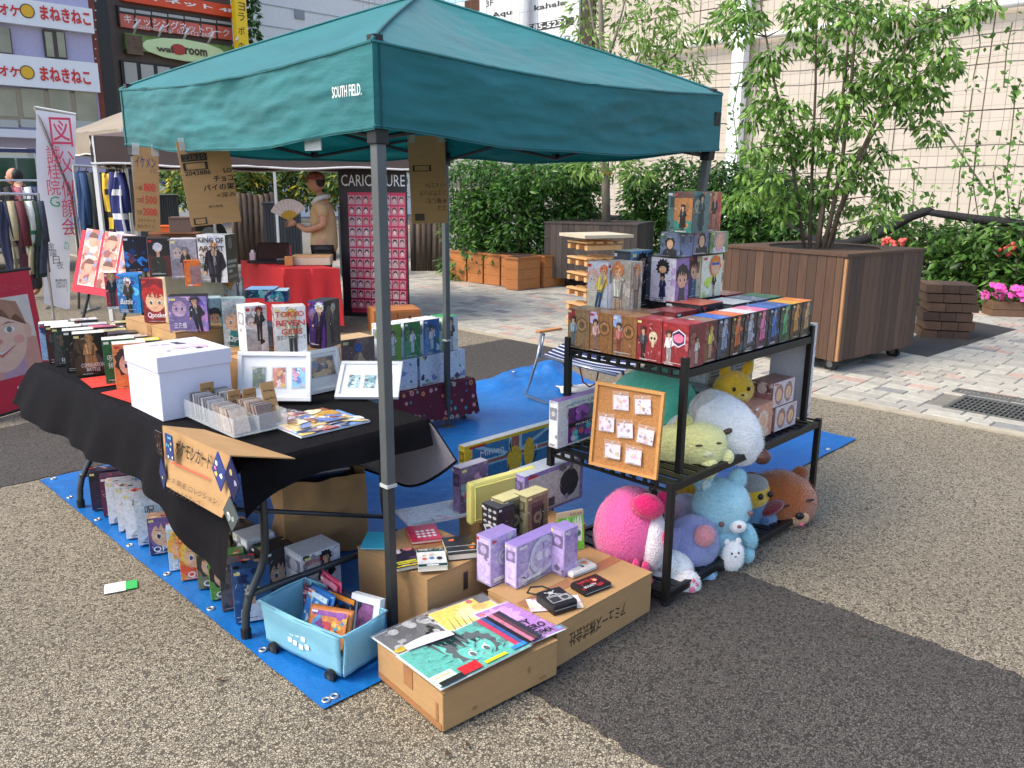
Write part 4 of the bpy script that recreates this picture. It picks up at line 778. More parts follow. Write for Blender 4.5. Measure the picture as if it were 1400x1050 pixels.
# --- boxes inside the rack, middle level
G5 = 'boxes on the middle level of the rack'; ZM = .514
def slab(A): A.rect(0, 0, 1, 1, (200, 198, 200)); A.rect(.1, .82, .9, .88, (214, 206, 110)); [A.rect(.1, .62-.07*k, .85, .65-.07*k, (150, 150, 156)) for k in range(7)]
def slab2(A): A.rect(0, 0, 1, 1, (196, 190, 184)); A.rect(.15, .74, .3, .84, (206, 90, 60)); A.rect(.6, .6, .92, .86, (120, 110, 112)); A.rect(.6, .4, .92, .52, (120, 160, 190)); [A.rect(.1, .4-.1*k, .55, .43-.1*k, (70, 70, 76)) for k in range(3)]
for i, (a, z, w, h, art, lab) in enumerate(((1.64, ZM, .21, .20, slab, 'white goods carton with yellow band, lower left inside the rack'), (1.86, ZM, .21, .20, slab, 'white goods carton with yellow band, lower right inside the rack'), (1.66, ZM+.202, .20, .17, slab2, 'grey goods carton with barcode label, upper left inside the rack'), (1.875, ZM+.202, .20, .17, slab2, 'grey goods carton with barcode label, upper right inside the rack'))):
    carton(lab, W(a, -.20, z), DU, w, .22, h, (200, 198, 200), None, (206, 204, 204), art, (), G5, name='goods_box')
carton('pink orange gift box with pale mascot print in the rack', W(1.63, -.455, ZM), DU, .17, .12, .155, (206, 150, 126), (196, 140, 116), (200, 150, 130), BU((206, 150, 126), (226, 200, 186), (220, 190, 170), [(190, 130, 110)], cz=.5, R=.22), (), G5, name='goods_box')
def faces(A): A.rect(0, 0, 1, 1, (206, 196, 200)); [(A.ell(.28+.44*k, .5, .19, .24, (150, 110, 110)), A.ell(.28+.44*k, .46, .13, .15, SKIN)) for k in range(2)]
carton('white gift box with two printed faces at the bottom by the rack leg', W(1.83, -.455, ZM), DU, .20, .12, .115, (206, 196, 200), (150, 110, 100), (160, 120, 110), faces, (), G5, name='goods_box')
carton('clear fronted gift box with two printed faces stacked on the lower one', W(1.80, -.45, ZM+.117), DU, .20, .11, .115, (196, 176, 170), (120, 80, 80), (150, 110, 104), faces, (), G5, name='goods_box')
carton('tall white carton standing against the outer right side of the rack', W(2.125, -.46, .52), DU, .045, .20, .46, (222, 222, 226), (206, 206, 214), (200, 190, 170), AB_((214, 214, 222), [(150, 160, 190), (206, 206, 214)], 8), (), G5, name='goods_box')
# ================================================================== goods on the long table
wp = mat('white_board', (222, 222, 240), .5, var=.03)
t = empty('lidded_box', W(-.343, .952, TZ+.006), RZ, 'large white cardboard box with a fitted lid on the table', 'storage box')
mb = MB(); mb.box((.146, .159, .10), (.286, .312, .20)); mb.build('box_body', wp, t, bevel=.003)
mb = MB(); mb.box((.146, .159, .222), (.298, .324, .062)); ld = mb.build('lid', wp, t, bevel=.003)
A = Art(.2, .2, 5); A.ell(.5, .5, .40, .30, (214, 210, 234), 20); [A.splash([(40, 40, 52), (70, 66, 84), (190, 180, 206)], 5, .14), A.splash([(226, 196, 216)], 3, .2)]; A.build(ld, Matrix.Translation((.05, .06, .2535)) @ top_M(0), 'lid_print')
# red paper sheets
mb = MB(); mb.box((0, 0, 0), (.17, .30, .0015)); tag(mb.build('paper_sheet', mat('red_paper', (214, 52, 40), .7), loc=W(-.25, 1.44, TZ+.0075), rz=RZ+.12), 'red paper sheet on the black cloth under the orange figure box', 'paper')
mb = MB(); mb.box((0, 0, 0), (.14, .22, .0015)); tag(mb.build('paper_sheet', mat('red_paper'), loc=W(-.27, 1.79, TZ+.0095), rz=RZ-.1), 'smaller red paper sheet between the black and green figure boxes', 'paper')
# clear tray with cards
CLR = clear_mat('clear_acrylic', (225, 232, 236), .22, .06)
t = empty('clear_tray', W(-.262, .535, TZ+.018), RZ, 'clear plastic tray full of trading cards near the table edge', 'tray')
for c, d in (((.105, .2, .002), (.21, .40, .003)), ((.0, .2, .036), (.003, .40, .066)), ((.21, .2, .036), (.003, .40, .066)), ((.105, 0, .036), (.207, .003, .066)), ((.105, .4, .036), (.207, .003, .066)), ((.105, .2, .03), (.207, .002, .055)), ((.105, .105, .03), (.002, .19, .055))):
    mb = MB(); mb.box(c, d); mb.build('panel', CLR, t)
def cards(label, a, b, n, rz, pitch, tilt, cols, wd=.064, ht=.088):
    o = empty('card_stack', W(a, b, TZ+.023), rz, label, 'cards', 'card stacks in the clear tray'); mb = MB()
    for i in range(n):
        M = Matrix.Rotation(tilt+random.uniform(-.03, .03), 3, 'X'); mb.box(Vector((random.uniform(-.002, .002), i*pitch, 0))+M @ Vector((0, 0, ht/2)), (wd, .0016, ht), M=M, col=random.choice(cols))
    q = mb.build('cards', PRINT, o); q['kind'] = 'stuff'
cards('grey sleeved card stack at the far left of the tray', -.215, .75, 42, RZ, .0042, -.08, [(186, 186, 188), (150, 150, 154), (110, 112, 118), (206, 206, 208), (90, 90, 110)])
cards('grey sleeved card stack at the far right of the tray', -.125, .75, 42, RZ, .0042, -.08, [(176, 178, 180), (140, 142, 146), (206, 206, 204), (100, 100, 104)])
cards('cream sleeved card stack leaning at the near left of the tray', -.215, .56, 34, RZ, .0042, -.35, [(214, 196, 176), (196, 190, 186), (170, 160, 150), (226, 214, 196), (150, 110, 100)])
cards('brown edged card stack leaning at the near right of the tray', -.115, .56, 34, RZ, .0042, -.35, [(206, 186, 166), (150, 120, 104), (190, 180, 174), (120, 100, 92), (222, 210, 196)])
def ktag(label, a, b, z, w, h, rz, tilt):
    o = empty('price_tag', W(a, b, z), rz, label, 'price tag', 'kraft price tags in the card tray'); M = Matrix.Rotation(tilt, 3, 'X'); mb = MB(); mb.box(M @ Vector((0, 0, h/2)), (w, .003, h), M=M); mb.build('tag_card', kraft, o); 
    M4 = M.to_4x4()
    for i in range(3):
        mb = MB(); r = random.Random(int(a*1e4)+i); x = -w*.36
        while x < w*.32: L = r.uniform(.002, .006); mb.box(M @ Vector((x+L/2, -.002, h*(.78-.2*i)+r.uniform(-.002, .002))), (L, .0006, .0022+r.uniform(0, .003)), M=M); x += L+.002
        mb.build('handwriting', mat('ink_pen', (70, 40, 34), .6), o)
ktag('kraft price tag standing at the back left of the card tray', -.18, .915, TZ+.03, .055, .115, RZ, .1)
ktag('kraft price tag in the middle of the card tray', -.155, .735, TZ+.04, .05, .10, RZ, 0.)
ktag('kraft price tag right of the middle one in the card tray', -.10, .72, TZ+.04, .055, .10, RZ, 0.)
ktag('long kraft price tag leaning at the near right of the tray', -.065, .60, TZ+.03, .055, .15, RZ, -.35)
# white frames
wf = mat('white_lacquer', (226, 228, 230), .35)
def frame(label, p, rz, w, h, tilt, pics, name='picture_frame'):
    o = empty(name, p, rz, label, 'picture frame', 'white card frames on the table'); M = Matrix.Rotation(tilt, 4, 'X'); bw = .018
    for c, d in (((w/2, 0, bw/2), (w, .016, bw)), ((w/2, 0, h-bw/2), (w, .016, bw)), ((bw/2, 0, h/2), (bw, .016, h-2*bw)), ((w-bw/2, 0, h/2), (bw, .016, h-2*bw))):
        mb = MB(); mb.T = M; mb.box(c, d); mb.build('moulding', wf, o, bevel=.002)
    mb = MB(); mb.T = M; mb.box((w/2, .003, h/2), (w-2*bw, .003, h-2*bw)); mt = mb.build('mount', mat('mount_card', (232, 234, 238), .7), o)
    for (x, z, pw, ph, bg, acc) in pics:
        A = Art(pw, ph, int(x*999)); A.rect(0, 0, 1, 1, bg); A.splash(acc, 12, .3); A.garnish(3); A.build(mt, M @ Matrix.Translation((x, .001, z)), 'card')
        mb = MB(); mb.T = M; mb.box((x+pw/2, .001, z+ph/2), (pw+.008, .0006, ph+.008)); mb.build('card_recess', mat('mount_shadow', (200, 202, 206), .7), mt)
    mb = MB(); mb.T = M; mb.box((w/2, -.004, h/2), (w-2*bw, .001, h-2*bw)); mb.build('glazing', clear_mat('frame_glass', (255, 255, 255), .06, .03), o)
    mb = MB(); mb.T = M; mb.box((w/2, .055, h*.35), (.03, .1, .004)); mb.build('strut', wf, o)
p0 = P(325.6, 548, TZ+.02); p1 = P(424.6, 552, TZ+.02); d = p1-p0
frame('white frame with three trading cards facing the card tray', p0, atan2(d.y, d.x)+.12, d.length*.97, .205, -.22, [(.06+.082*i, .055, .055, .085, b, a) for i, (b, a) in enumerate((((70, 96, 70), [(40, 60, 44), (130, 140, 140), (90, 120, 60)]), ((196, 110, 80), [(220, 180, 80), (150, 70, 70), (230, 200, 190)]), ((120, 190, 220), [(60, 110, 190), (230, 240, 244), (210, 150, 180)])))])
p0 = P(421, 541, TZ+.007)
frame('white frame with one wide card behind the three card frame', p0, RZ+.05, .19, .19, -.2, [(.03, .07, .13, .085, (150, 116, 100), [(70, 60, 80), (200, 170, 120), (110, 130, 160)])])
p0 = P(457, 541, TZ+.03)
frame('white frame with blue cards lying tilted beside the pole', p0+Vector((0, 0, -.01)), RZ-.78, .27, .22, -1.02, [(.045+.068*i, .06, .05, .08, (150, 190, 200), [(60, 110, 130), (210, 226, 230), (90, 150, 160), (40, 70, 90)]) for i in range(3)])
# poster pile
pp = W(-.075, .40, TZ+.008)
for i, (da, db, r, w, d, nm, bg, acc) in enumerate(((.0, .0, .0, .30, .22, 'large glossy poster sheet at the bottom of the pile on the near table corner', (110, 150, 210), [(220, 190, 90), (226, 226, 236), (60, 70, 110), (196, 100, 90), (140, 170, 220)]), (.01, .05, .06, .26, .20, 'yellow toned poster sheet in the pile on the near table corner', (222, 196, 130), [(196, 150, 60), (240, 230, 190), (110, 130, 190), (150, 90, 60)]), (-.005, .17, .2, .17, .12, 'poster sheet with dark haired figures on top of the pile', (214, 200, 206), [(50, 36, 40), (226, 190, 170), (190, 90, 100), (120, 110, 120)]))):
    mb = MB(); mb.box((w/2, d/2, .003), (w, d, .006)); o = mb.build('poster', mat('poster_edge', (214, 220, 226), .4), loc=pp+W(da, db)-W(0, 0)+Vector((0, 0, .0065*i)), rz=RZ+r); tag(o, nm, 'poster', 'poster sheets on the table')
    A = Art(w, d, 40+i); A.rect(0, 0, 1, 1, bg); A.splash(acc, 40, .16); A.rays(acc, 3); A.garnish(12); A.build(o, top_M(.0065), 'print')
# hand written card sign over the table edge
sg = empty('kraft_sign', W(0, 0, 0), RZ, 'handwritten kraft cardboard sign folded over the front table edge', 'sign')
SA = -.475
c4 = [PA(222, 583, SA+.04), PA(314, 624, SA+.04), PA(314, 683, SA), PA(303, 708, SA), PA(227.5, 665, SA)]
loc = [(AB(q)[0], AB(q)[1], q.z) for q in c4]
mb = MB(); n = len(loc); mb.add([q for q in loc]+[(q[0]+.004, q[1], q[2]) for q in loc], [tuple(range(n))[::-1], tuple(range(n, 2*n))]+[(i, (i+1) % n, n+(i+1) % n, n+i) for i in range(n)]); mb.build('board', kraft, sg)
mb = MB(); f0, f1 = loc[0], loc[1]; fl = [(f0[0], f0[1], f0[2]), (f1[0], f1[1], f1[2]), (f1[0]+.22, f1[1]-.01, TZ+.011), (f0[0]+.15, f0[1], TZ+.011)]
mb.add(fl+[(q[0], q[1], q[2]+.004) for q in fl], [(3, 2, 1, 0), (4, 5, 6, 7), (0, 1, 5, 4), (1, 2, 6, 5), (2, 3, 7, 6), (3, 0, 4, 7)]); mb.build('top_flap', kraft, sg)
def on_sign(x0, y0, x1, y1):
    a = PA(x0, y0, SA+.02); b = PA(x1, y1, SA+.02); return a, b
def sign_text(s, x0, y0, x1, y1, h, col, off=.0, bold=0.):
    a, b = on_sign(x0, y0, x1, y1); A_, B_ = AB(a), AB(b); w = hypot(A_[1]-B_[1], a.z-b.z); sl = (b.z-a.z)/(A_[1]-B_[1])
    zt0, zb0 = loc[0][2], loc[4][2]; 
    def aof(z): return loc[4][0]+(loc[0][0]-loc[4][0])*(z-zb0)/(zt0-zb0)
    me0 = text(s, col, sg, 0, 0, w=A_[1]-B_[1], h=h, y=0, bold=bold, name='handwriting')
    co = np.empty(len(me0.data.vertices)*3); me0.data.vertices.foreach_get('co', co); co = co.reshape(-1, 3)
    z = a.z+co[:, 2]+sl*co[:, 0]-off; q = np.stack([np.array([aof(k) for k in z])-.013, A_[1]-co[:, 0], z], 1); me0.data.vertices.foreach_set('co', q.ravel()); me0.data.update()
sign_text('ポケモンカード', 241, 620, 289, 642, .052, (40, 30, 26), bold=.012)
sign_text('▬', 240, 632, 289, 655, .006, (206, 90, 70))
sign_text('ベース 鉄 王 コレクション', 233, 652, 306, 688, .020, (60, 44, 34))
sign_text('ブックスクラーブ', 243, 669, 286, 690, .020, (60, 44, 34))
def pack(label, x, y, w, h, shape, cols, rot=0., off=.012):
    q = PA(x, y, SA+.01-off); aa, bb = AB(q); o = empty('card_pack', W(aa, bb, q.z), DV, label, 'card pack', 'card packs hung on the kraft sign')
    pts = {'r': [(-w/2, -h/2), (w/2, -h/2), (w/2, h/2), (-w/2, h/2)], 'd': [(0, -h/2), (w/2, 0), (0, h/2), (-w/2, 0)]}[shape]; mb = MB(); mb.prism([(px_, 0, pz) for px_, pz in pts], .004, off=Vector((0, 1, 0))); mb.build('wrapper', mat('foil_%d' % cols[0][0], cols[0], .25, .3), o)
    r = random.Random(int(x)); mb = MB()
    for i in range(9):
        f = r.uniform(-.5, .5); g = r.uniform(-.5, .5)
        if shape == 'd' and abs(f)+abs(g) > .42: continue
        k = w*.13; mb.poly([(f*w*.8+cos(j*1.05)*k*r.uniform(.5, 1), -.0006-.0001*i, g*h*.85+sin(j*1.05)*k*r.uniform(.5, 1)) for j in range(6)], r.choice(cols[1:]))
    mb.build('print', PRINT, o)['kind'] = 'stuff'
pack('blue rectangular card pack at the upper left of the kraft sign', 231, 611, .055, .088, 'r', [(60, 80, 150), (230, 230, 240), (220, 120, 150), (90, 190, 210), (240, 210, 110)])
pack('empty clear card case at the left corner of the kraft sign', 217, 606, .05, .085, 'r', [(40, 30, 30), (150, 96, 70), (90, 60, 50)])
pack('narrow blue card pack hanging below the clear case', 222, 648, .055, .12, 'd', [(44, 60, 120), (226, 200, 130), (150, 170, 220), (30, 34, 60)])
pack('diamond shaped rainbow card pack right of the sign lettering', 299, 645, .095, .13, 'd', [(60, 70, 110), (220, 120, 150), (120, 210, 200), (250, 250, 250), (230, 200, 100)])
pack('navy diamond card pack with gold ring at the sign corner', 317, 656, .10, .14, 'd', [(30, 34, 84), (200, 176, 110), (150, 150, 190)], off=.02)
pack('silver diamond card pack at the bottom corner of the sign', 315, 703, .10, .115, 'd', [(90, 100, 100), (210, 216, 214), (150, 160, 160), (40, 44, 44)], off=.01)
# boards hanging from the tent
def hang(label, p, rz, w, h, tilt, txts, name='hanging_board'):
    o = empty(name, p, rz, label, 'cardboard sign', 'cardboard signs hung from the tent'); M = Matrix.Rotation(tilt, 4, 'Y')
    mb = MB(); mb.T = M; mb.box((w/2, 0, -h/2), (w, .005, h)); mb.build('board', kraft, o)
    for s, col, x, z, tw, th, *r in txts:
        kw = r[0] if r else {}; q = text(s, col, o, x*w, -h*z, tw*w, th*h if th else None, y=-.0045, M=None, **kw); q.matrix_local = M
    for x in (.12, .88): mb = MB(); mb.T = M; mb.box((x*w, -.003, -.01), (.03, .003, .05)); mb.build('tape', clear_mat('clear_tape'), o)
    return o
ink = (34, 30, 28); red_ = (206, 60, 50); blu = (40, 56, 120)
p = PB(181, 199, 1.93); w = .155; rzz = RZ
p = W(-.03, 1.80, ZV+.0); p0 = PA(181, 200, -.02); p1 = PA(217, 199, -.02); w1 = (p1-p0).length
q0 = PD(181, 200, 4.05); q1 = PD(217, 200, 4.05); qb = PD(178, 316, 4.05)
def crate_board(): pass
hb = hang('tan price board with hand painted red and blue numbers by the left leg', q0, atan2(q1.y-q0.y, q1.x-q0.x), (q1-q0).length*.97, q0.z-qb.z, .06,
          [('イケメン', blu, .08, .24, .8, .13), ('くじ', blu, .66, .30, .24, .05), ('800', red_, .38, .52, .45, .10, dict(bold=.02)), ('1500', red_, .32, .665, .56, .095, dict(bold=.02)), ('2000', red_, .32, .81, .56, .095, dict(bold=.02)), ('一回', ink, .10, .51, .2, .05), ('二回', ink, .08, .655, .2, .05), ('三回', ink, .08, .80, .2, .05), ('スカイラーク', ink, .10, .89, .7, .045), ('当たりくじ', ink, .08, .96, .7, .045)])
kd = mat('kraft_dark', (136, 106, 72), .8, var=.08)
q0 = PD(240, 194, 3.75); q1 = PD(312, 194, 3.75); qb = PD(240, 311, 3.75)
hang('tall carton side with printed stock numbers hung from the tent front', q0, atan2(q1.y-q0.y, q1.x-q0.x)+.15, (q1-q0).length, q0.z-qb.z, -.10,
     [('▬', (30, 28, 26), .04, .235, .5, .085), ('22820', (150, 122, 86), .08, .22, .42, .06), ('□', ink, .05, .34, .48, .09), ('2043886', ink, .06, .40, .5, .055, dict(bold=.015)), ('LO', ink, .82, .40, .16, .055, dict(bold=.02)), ('チョコ', ink, .60, .50, .38, .075, dict(bold=.015)), ('パイの実', ink, .36, .60, .62, .08, dict(bold=.015)), ('<深み', ink, .60, .69, .38, .06), ('要冷蔵庫', ink, .40, .80, .28, .03), ('□', ink, .06, .985, .26, .08)])
q0 = PD(557, 186, 4.6); q1 = PD(608, 188, 4.6); qb = PD(560, 306, 4.6)
hang('carton side with upside down lettering hung beside the back leg', q0, atan2(q1.y-q0.y, q1.x-q0.x)-.1, (q1-q0).length, q0.z-qb.z, -.03,
     [('□', ink, .10, .40, .5, .07), ('<ショコラ>', ink, .42, .585, .56, .05, dict(rot=pi)), ('シェアパック', ink, .26, .68, .72, .06, dict(rot=pi)), ('を愉しむ', ink, .44, .77, .54, .06, dict(rot=pi)), ('ココ', ink, .74, .85, .24, .05, dict(rot=pi)), ('■', (60, 48, 36), .1, .965, .26, .08)])

# ================================================================== goods on the ground in front
FB = W(-.165, -.475); 
kbox('low kraft box in the foreground with a brown tape seam on its end', W(-.170, -.480, .012), RZ-.09, .465, .372, .128)
fbx = [o_ for o_ in bpy.data.objects if o_.get('label', '').startswith('low kraft box')][0]
for c_, d_ in (((-.0008, .186, .012), (.001, .36, .022)), ((-.0008, .03, .055), (.001, .012, .06))): mb = MB(); mb.box(c_, d_); mb.build('tape', ktape, fbx)
for (x_, z_, w_, h_) in ((.12, .03, .016, .012), (.34, .07, .010, .02), (.40, .02, .03, .006)): mb = MB(); mb.box((x_, -.0007, z_), (w_, .001, h_)); mb.build('scuff', kraft2, fbx)
kb = kbox('long kraft box with printed side lettering at the foot of the rack', W(.33, -.485, .004), RZ, .545, .34, .162, [('アミューズ株式会社', (44, 36, 28), .12, .30, .58, .34, dict(rot=pi))])
pc = P(583.6, 793, .25); pl = P(504, 741.5, .25); pr = P(671, 753, .25)
kbox('taller kraft box with books spread on its top', Vector((pc.x, pc.y, .012)), atan2(pr.y-pc.y, pr.x-pc.x), (pr-pc).length, (pl-pc).length, .236, [('■', (60, 46, 34), .55, .55, .07, .3)])
kbox('kraft box behind carrying the puzzle boxes', W(.62, -.10, .012), RZ, .32, .44, .215, tape=False)
# sleeved prints on the foreground box
zf = .148
def sheet_print(label, x0, y0, x1, y1, z, w, d, bg, draw, rz=None, cover=True, name='clear_file', edge=(206, 210, 214)):
    p = P(x0, y0, z); q = P(x1, y1, z); r = atan2(q.y-p.y, q.x-p.x) if rz is None else rz; w = w or (q-p).length
    mb = MB(); mb.box((w/2, d/2, .0012), (w, d, .0024)); o = mb.build(name, mat('sleeve_edge', edge, .3), loc=p, rz=r); tag(o, label, 'print', 'sleeved prints on the foreground box')
    A = Art(w, d, int(x0)); A.rect(.02, .02, .98, .98, bg); draw(A); A.build(o, top_M(.0026), 'print')
    if cover: mb = MB(); mb.grid(lambda s, t: (-.006+(w+.012)*s, -.006+(d+.012)*t, .0062+.0012*mno.noise(Vector((s*6, t*6, x0)))), 12, 12); mb.build('clear_sleeve', clear_mat('poly_sleeve', (240, 244, 248), .12, .12), o, smooth=True)
    return o
def hero(A):
    A.splash([(24, 120, 112), (70, 200, 180)], 7, .2); dk_ = (16, 44, 44)
    A.chibi(dk_, (14, 60, 56), (64, 190, 170), .60, .46, .20, (44, 176, 156), 13)
    for k in range(9): A.pf([(.28+.035*k, .98), (.33+.035*k, .98), (.36+.03*k+A.r.uniform(-.03, .03), .62+A.r.uniform(-.1, .06))], dk_)
    for k in range(26):
        x, z, a_ = A.r.uniform(.02, .95), A.r.uniform(.05, .9), A.r.uniform(-.6, .9); L_ = A.r.uniform(.05, .16); A.pf([(x, z), (x+cos(a_)*L_, z+sin(a_)*L_*1.4), (x+cos(a_)*L_*.5+.006, z+sin(a_)*L_*.7-.012)], dk_)
    A.rect(.0, .02, .22, .26, (206, 232, 200)); A.rect(.03, .18, .19, .2, (230, 150, 90)); A.rect(.02, .0, .26, .10, (40, 38, 40)); A.rect(.26, .02, .46, .2, (206, 40, 46)); A.rect(.5, .03, .74, .09, (226, 214, 40)); A.rect(.82, .04, .99, .12, (60, 140, 220))
def greys(A): A.splash([(110, 110, 112), (60, 60, 62), (160, 160, 160), (40, 40, 42)], 26, .12); [A.ell(A.r.uniform(.1, .9), A.r.uniform(.15, .9), .07, .07, (176, 176, 176)) for i in range(7)]; [A.ell(A.r.uniform(.1, .9), A.r.uniform(.15, .9), .03, .03, (40, 40, 40)) for i in range(8)]; A.ell(.1, .1, .12, .05, (196, 170, 60))
def yel(A): A.splash([(250, 236, 120), (232, 190, 40)], 6, .2); A.hair(.55, .5, A.h*.3, (240, 226, 130), 11, 1.25, -.3); A.ell(.55, .48, .17, .17, (244, 232, 160)); A.ell(.75, .6, .12, .1, (230, 170, 30)); [A.pf([(.1*k+.1, .1), (.1*k+.12, .1), (.1*k+.2, .7)], (60, 50, 30)) for k in range(4)]; A.ell(.7, .9, .05, .05, (206, 60, 60)); A.rect(.8, .7, 1, .98, (50, 46, 44))
def pur(A): A.splash([(190, 130, 206), (140, 76, 160)], 6, .2); A.hair(.35, .7, A.h*.22, (206, 150, 216), 9, 1.25, -.3); A.ell(.35, .68, .13, .13, (196, 140, 208)); A.ell(.12, .9, .06, .05, (220, 70, 80)); A.rect(.9, .05, .99, .12, (70, 150, 220))
FO = W(-.170, -.480, zf); FR = RZ-.09
def onbox(x, y, z=0.): return FO+Matrix.Rotation(FR, 3, 'Z') @ Vector((x, y, z))
def put(label, x, y, z, w, d, dr, bg, draw):
    o = sheet_print(label, 600, 900, 700, 850, zf, w, d, bg, draw, rz=FR+dr); o.location = onbox(x, y, z); return o
o1 = put('grey toned print sleeve at the left of the foreground box', .0, .245, 0, .26, .145, .06, (70, 70, 72), greys)
o2 = put('yellow toned print sleeve at the back of the foreground box', .20, .225, .005, .24, .165, -.04, (240, 206, 60), yel)
o3 = put('purple toned print sleeve at the right of the foreground box', .315, .02, .010, .195, .265, -.05, (170, 100, 190), pur)
T3 = top_M(.0066)
text('MY', (50, 24, 60), o3, .07, .095, w=.06, h=.032, M=T3, y=0, bold=.03); text('HERO', (50, 24, 60), o3, .07, .055, w=.09, h=.032, M=T3, y=0, bold=.03); text('ACADEMIA', (50, 24, 60), o3, .05, .015, w=.11, h=.03, M=T3, y=0, bold=.03)
o4 = put('large teal print sleeve on top of the foreground box', -.012, -.010, .016, .36, .235, .03, (40, 170, 152), hero)
text('CH', WH, o4, .12, .028, w=.035, h=.014, M=top_M(.0070), y=0, bold=.02); text('MIDORIYA', WH, o4, .097, .008, w=.066, h=.013, M=top_M(.0070), y=0, bold=.02)
for i, (c, lab) in enumerate((((206, 60, 90), 'red'), ((60, 90, 150), 'blue'), ((30, 28, 32), 'black'), ((196, 120, 140), 'pink'), ((90, 60, 70), 'maroon'), ((50, 50, 60), 'charcoal'))):
    mb = MB(); L = .21; mb.box((.0, L/2, 0), (.016, L, .003)); o = mb.build('folded_print', mat('edge_%s' % lab, c, .3, var=.3, vs=60), loc=onbox(.315+.0165*i, .012, .0245+.0006*i), rz=FR+.05); tag(o, '%s edged print sleeve in the fanned stack on the foreground box' % lab, 'print', 'sleeved prints on the foreground box')
mb = MB(); mb.grid(lambda s, t: (.17*s, .03*t, .004+.012*sin(pi*s)*t), 12, 4); tag(mb.build('paper_slip', mat('pinkish_paper', (222, 206, 222), .6), loc=onbox(.02, .215, .024), rz=FR-.1, smooth=True), 'curled pale paper strip on the grey print sleeve', 'paper')
# books on the taller box
zb_ = .254
def book(label, x, y, rz, w, d, h, cov, draw=None, txt=(), z=zb_, tilt=0.):
    p = P(x, y, z); o = empty('book', p, rz, label, 'book', 'books on the taller kraft box'); o.rotation_euler[0] = tilt
    mb = MB(); mb.box((w/2, d/2, h/2), (w-.004, d-.004, h-.003)); mb.build('pages', mat('book_pages', (222, 214, 194), .8, var=.1, vs=90, stretch=(.2, .2, 12)), o)
    for k, z_ in enumerate((.0008, h-.0008)):
        mb = MB(); mb.box((w/2, d/2, z_), (w, d, .0016)); c = mb.build('cover', mat('cover_%02x%02x%02x' % cov, cov, .35), o)
        if k and draw: A = Art(w, d, int(x)); draw(A); A.build(c, top_M(h+.0001), 'print')
    for s, col, tx, tz_, tw, th in txt: text(s, col, o, tx*w, tz_*d, tw*w, th*d, y=0, M=top_M(h+.0035))
book('turquoise booklet at the left corner of the taller kraft box', 533, 752, RZ+.75, .15, .115, .006, (70, 184, 206))
book('paperback with dark violet figure cover beside the pole', 543, 783, RZ-.35, .105, .148, .016, (40, 34, 50), lambda A: (A.rect(0, 0, 1, 1, (44, 38, 56)), A.splash([(150, 110, 150), (206, 190, 196), (80, 60, 90), (214, 120, 130)], 9), A.rect(.08, .1, .9, .34, (30, 26, 34)), A.rect(0, 0, 1, .06, (226, 206, 50)), A.rect(.1, .22, .8, .3, (206, 200, 60)), A.rect(.1, .13, .8, .19, (206, 200, 60))))
book('crimson paperback with white dots under the white one', 563, 745, RZ-.5, .12, .15, .012, (200, 30, 70), lambda A: (A.rect(0, 0, 1, 1, (202, 32, 72)), [A.ell(.3+.17*(k % 4), .25+.16*(k//4), .07, .07, (236, 226, 226)) for k in range(12)]))
book('white paperback with dark green title band on the taller kraft box', 572, 782, RZ-.62, .105, .145, .018, (226, 226, 222), lambda A: (A.rect(0, 0, 1, 1, (230, 230, 226)), A.rect(0, .82, 1, 1, (28, 66, 56)), A.rect(0, 0, 1, .14, (28, 66, 56)), A.rect(.3, .03, .7, .11, (230, 230, 226)), A.ell(.25, .42, .09, .1, (220, 110, 100)), A.ell(.5, .45, .09, .11, (90, 150, 190)), A.ell(.76, .42, .10, .12, (44, 44, 48)), A.ell(.5, .62, .08, .07, SKIN), A.ell(.25, .6, .07, .07, SKIN)), (('神様ゲーム', WH, .06, .85, .88, .11),), z=zb_+.012)
book('thick black paperback with orange lettering on the taller kraft box', 613, 767, RZ-.55, .115, .155, .024, (36, 32, 32), lambda A: (A.rect(0, 0, 1, 1, (36, 33, 33)), A.splash([(230, 130, 50), (220, 110, 40)], 3, .12), A.rect(0, .4, 1, .44, (150, 146, 140)), A.rect(0, .12, 1, .16, (190, 186, 180))))
book('plain white magazine lying open behind the paperbacks', 560, 722, RZ-.3, .30, .19, .005, (214, 210, 218), lambda A: (A.rect(0, 0, 1, 1, (216, 212, 220)), A.splash([(196, 190, 204), (226, 206, 220), (206, 222, 226)], 8), A.garnish(10)))
# boxed goods
G6 = 'boxed goods on the kraft boxes'
def gx(label, *a, **k): return bx(label, *a, group=G6, name='goods_box', **k)
def clockart(A): A.rect(0, 0, 1, 1, (186, 170, 214)); A.splash([(206, 196, 228), (170, 150, 206), (214, 206, 216)], 9, .14); A.ell(.55, .55, .31, .31, (150, 150, 190), 24); A.ell(.55, .55, .28, .28, (206, 206, 222), 24); A.ell(.55, .55, .21, .21, (186, 176, 208), 20); A.ell(.47, .55, .06, .07, (220, 216, 226)); A.ell(.63, .55, .06, .07, (220, 216, 226)); A.rect(.1, .06, .5, .16, (236, 236, 240))
gx('lilac clock box at the left, tucked behind its twin', 671, 803, 706, 738, .170, .075, (186, 170, 214), clockart, top=(150, 130, 190), side=(176, 160, 206))
gx('lilac clock box standing in front with the round dial print', 706, 806, 771, 748, .170, .06, (186, 170, 214), clockart, top=(146, 124, 190), side=(176, 160, 206))
gx('lilac clock box set back at the right of its two twins', 771, 790, 789, 726, .170, .07, (170, 150, 200), AB_((176, 156, 206), [(206, 190, 226), (150, 130, 190)], 7), top=(150, 130, 190))
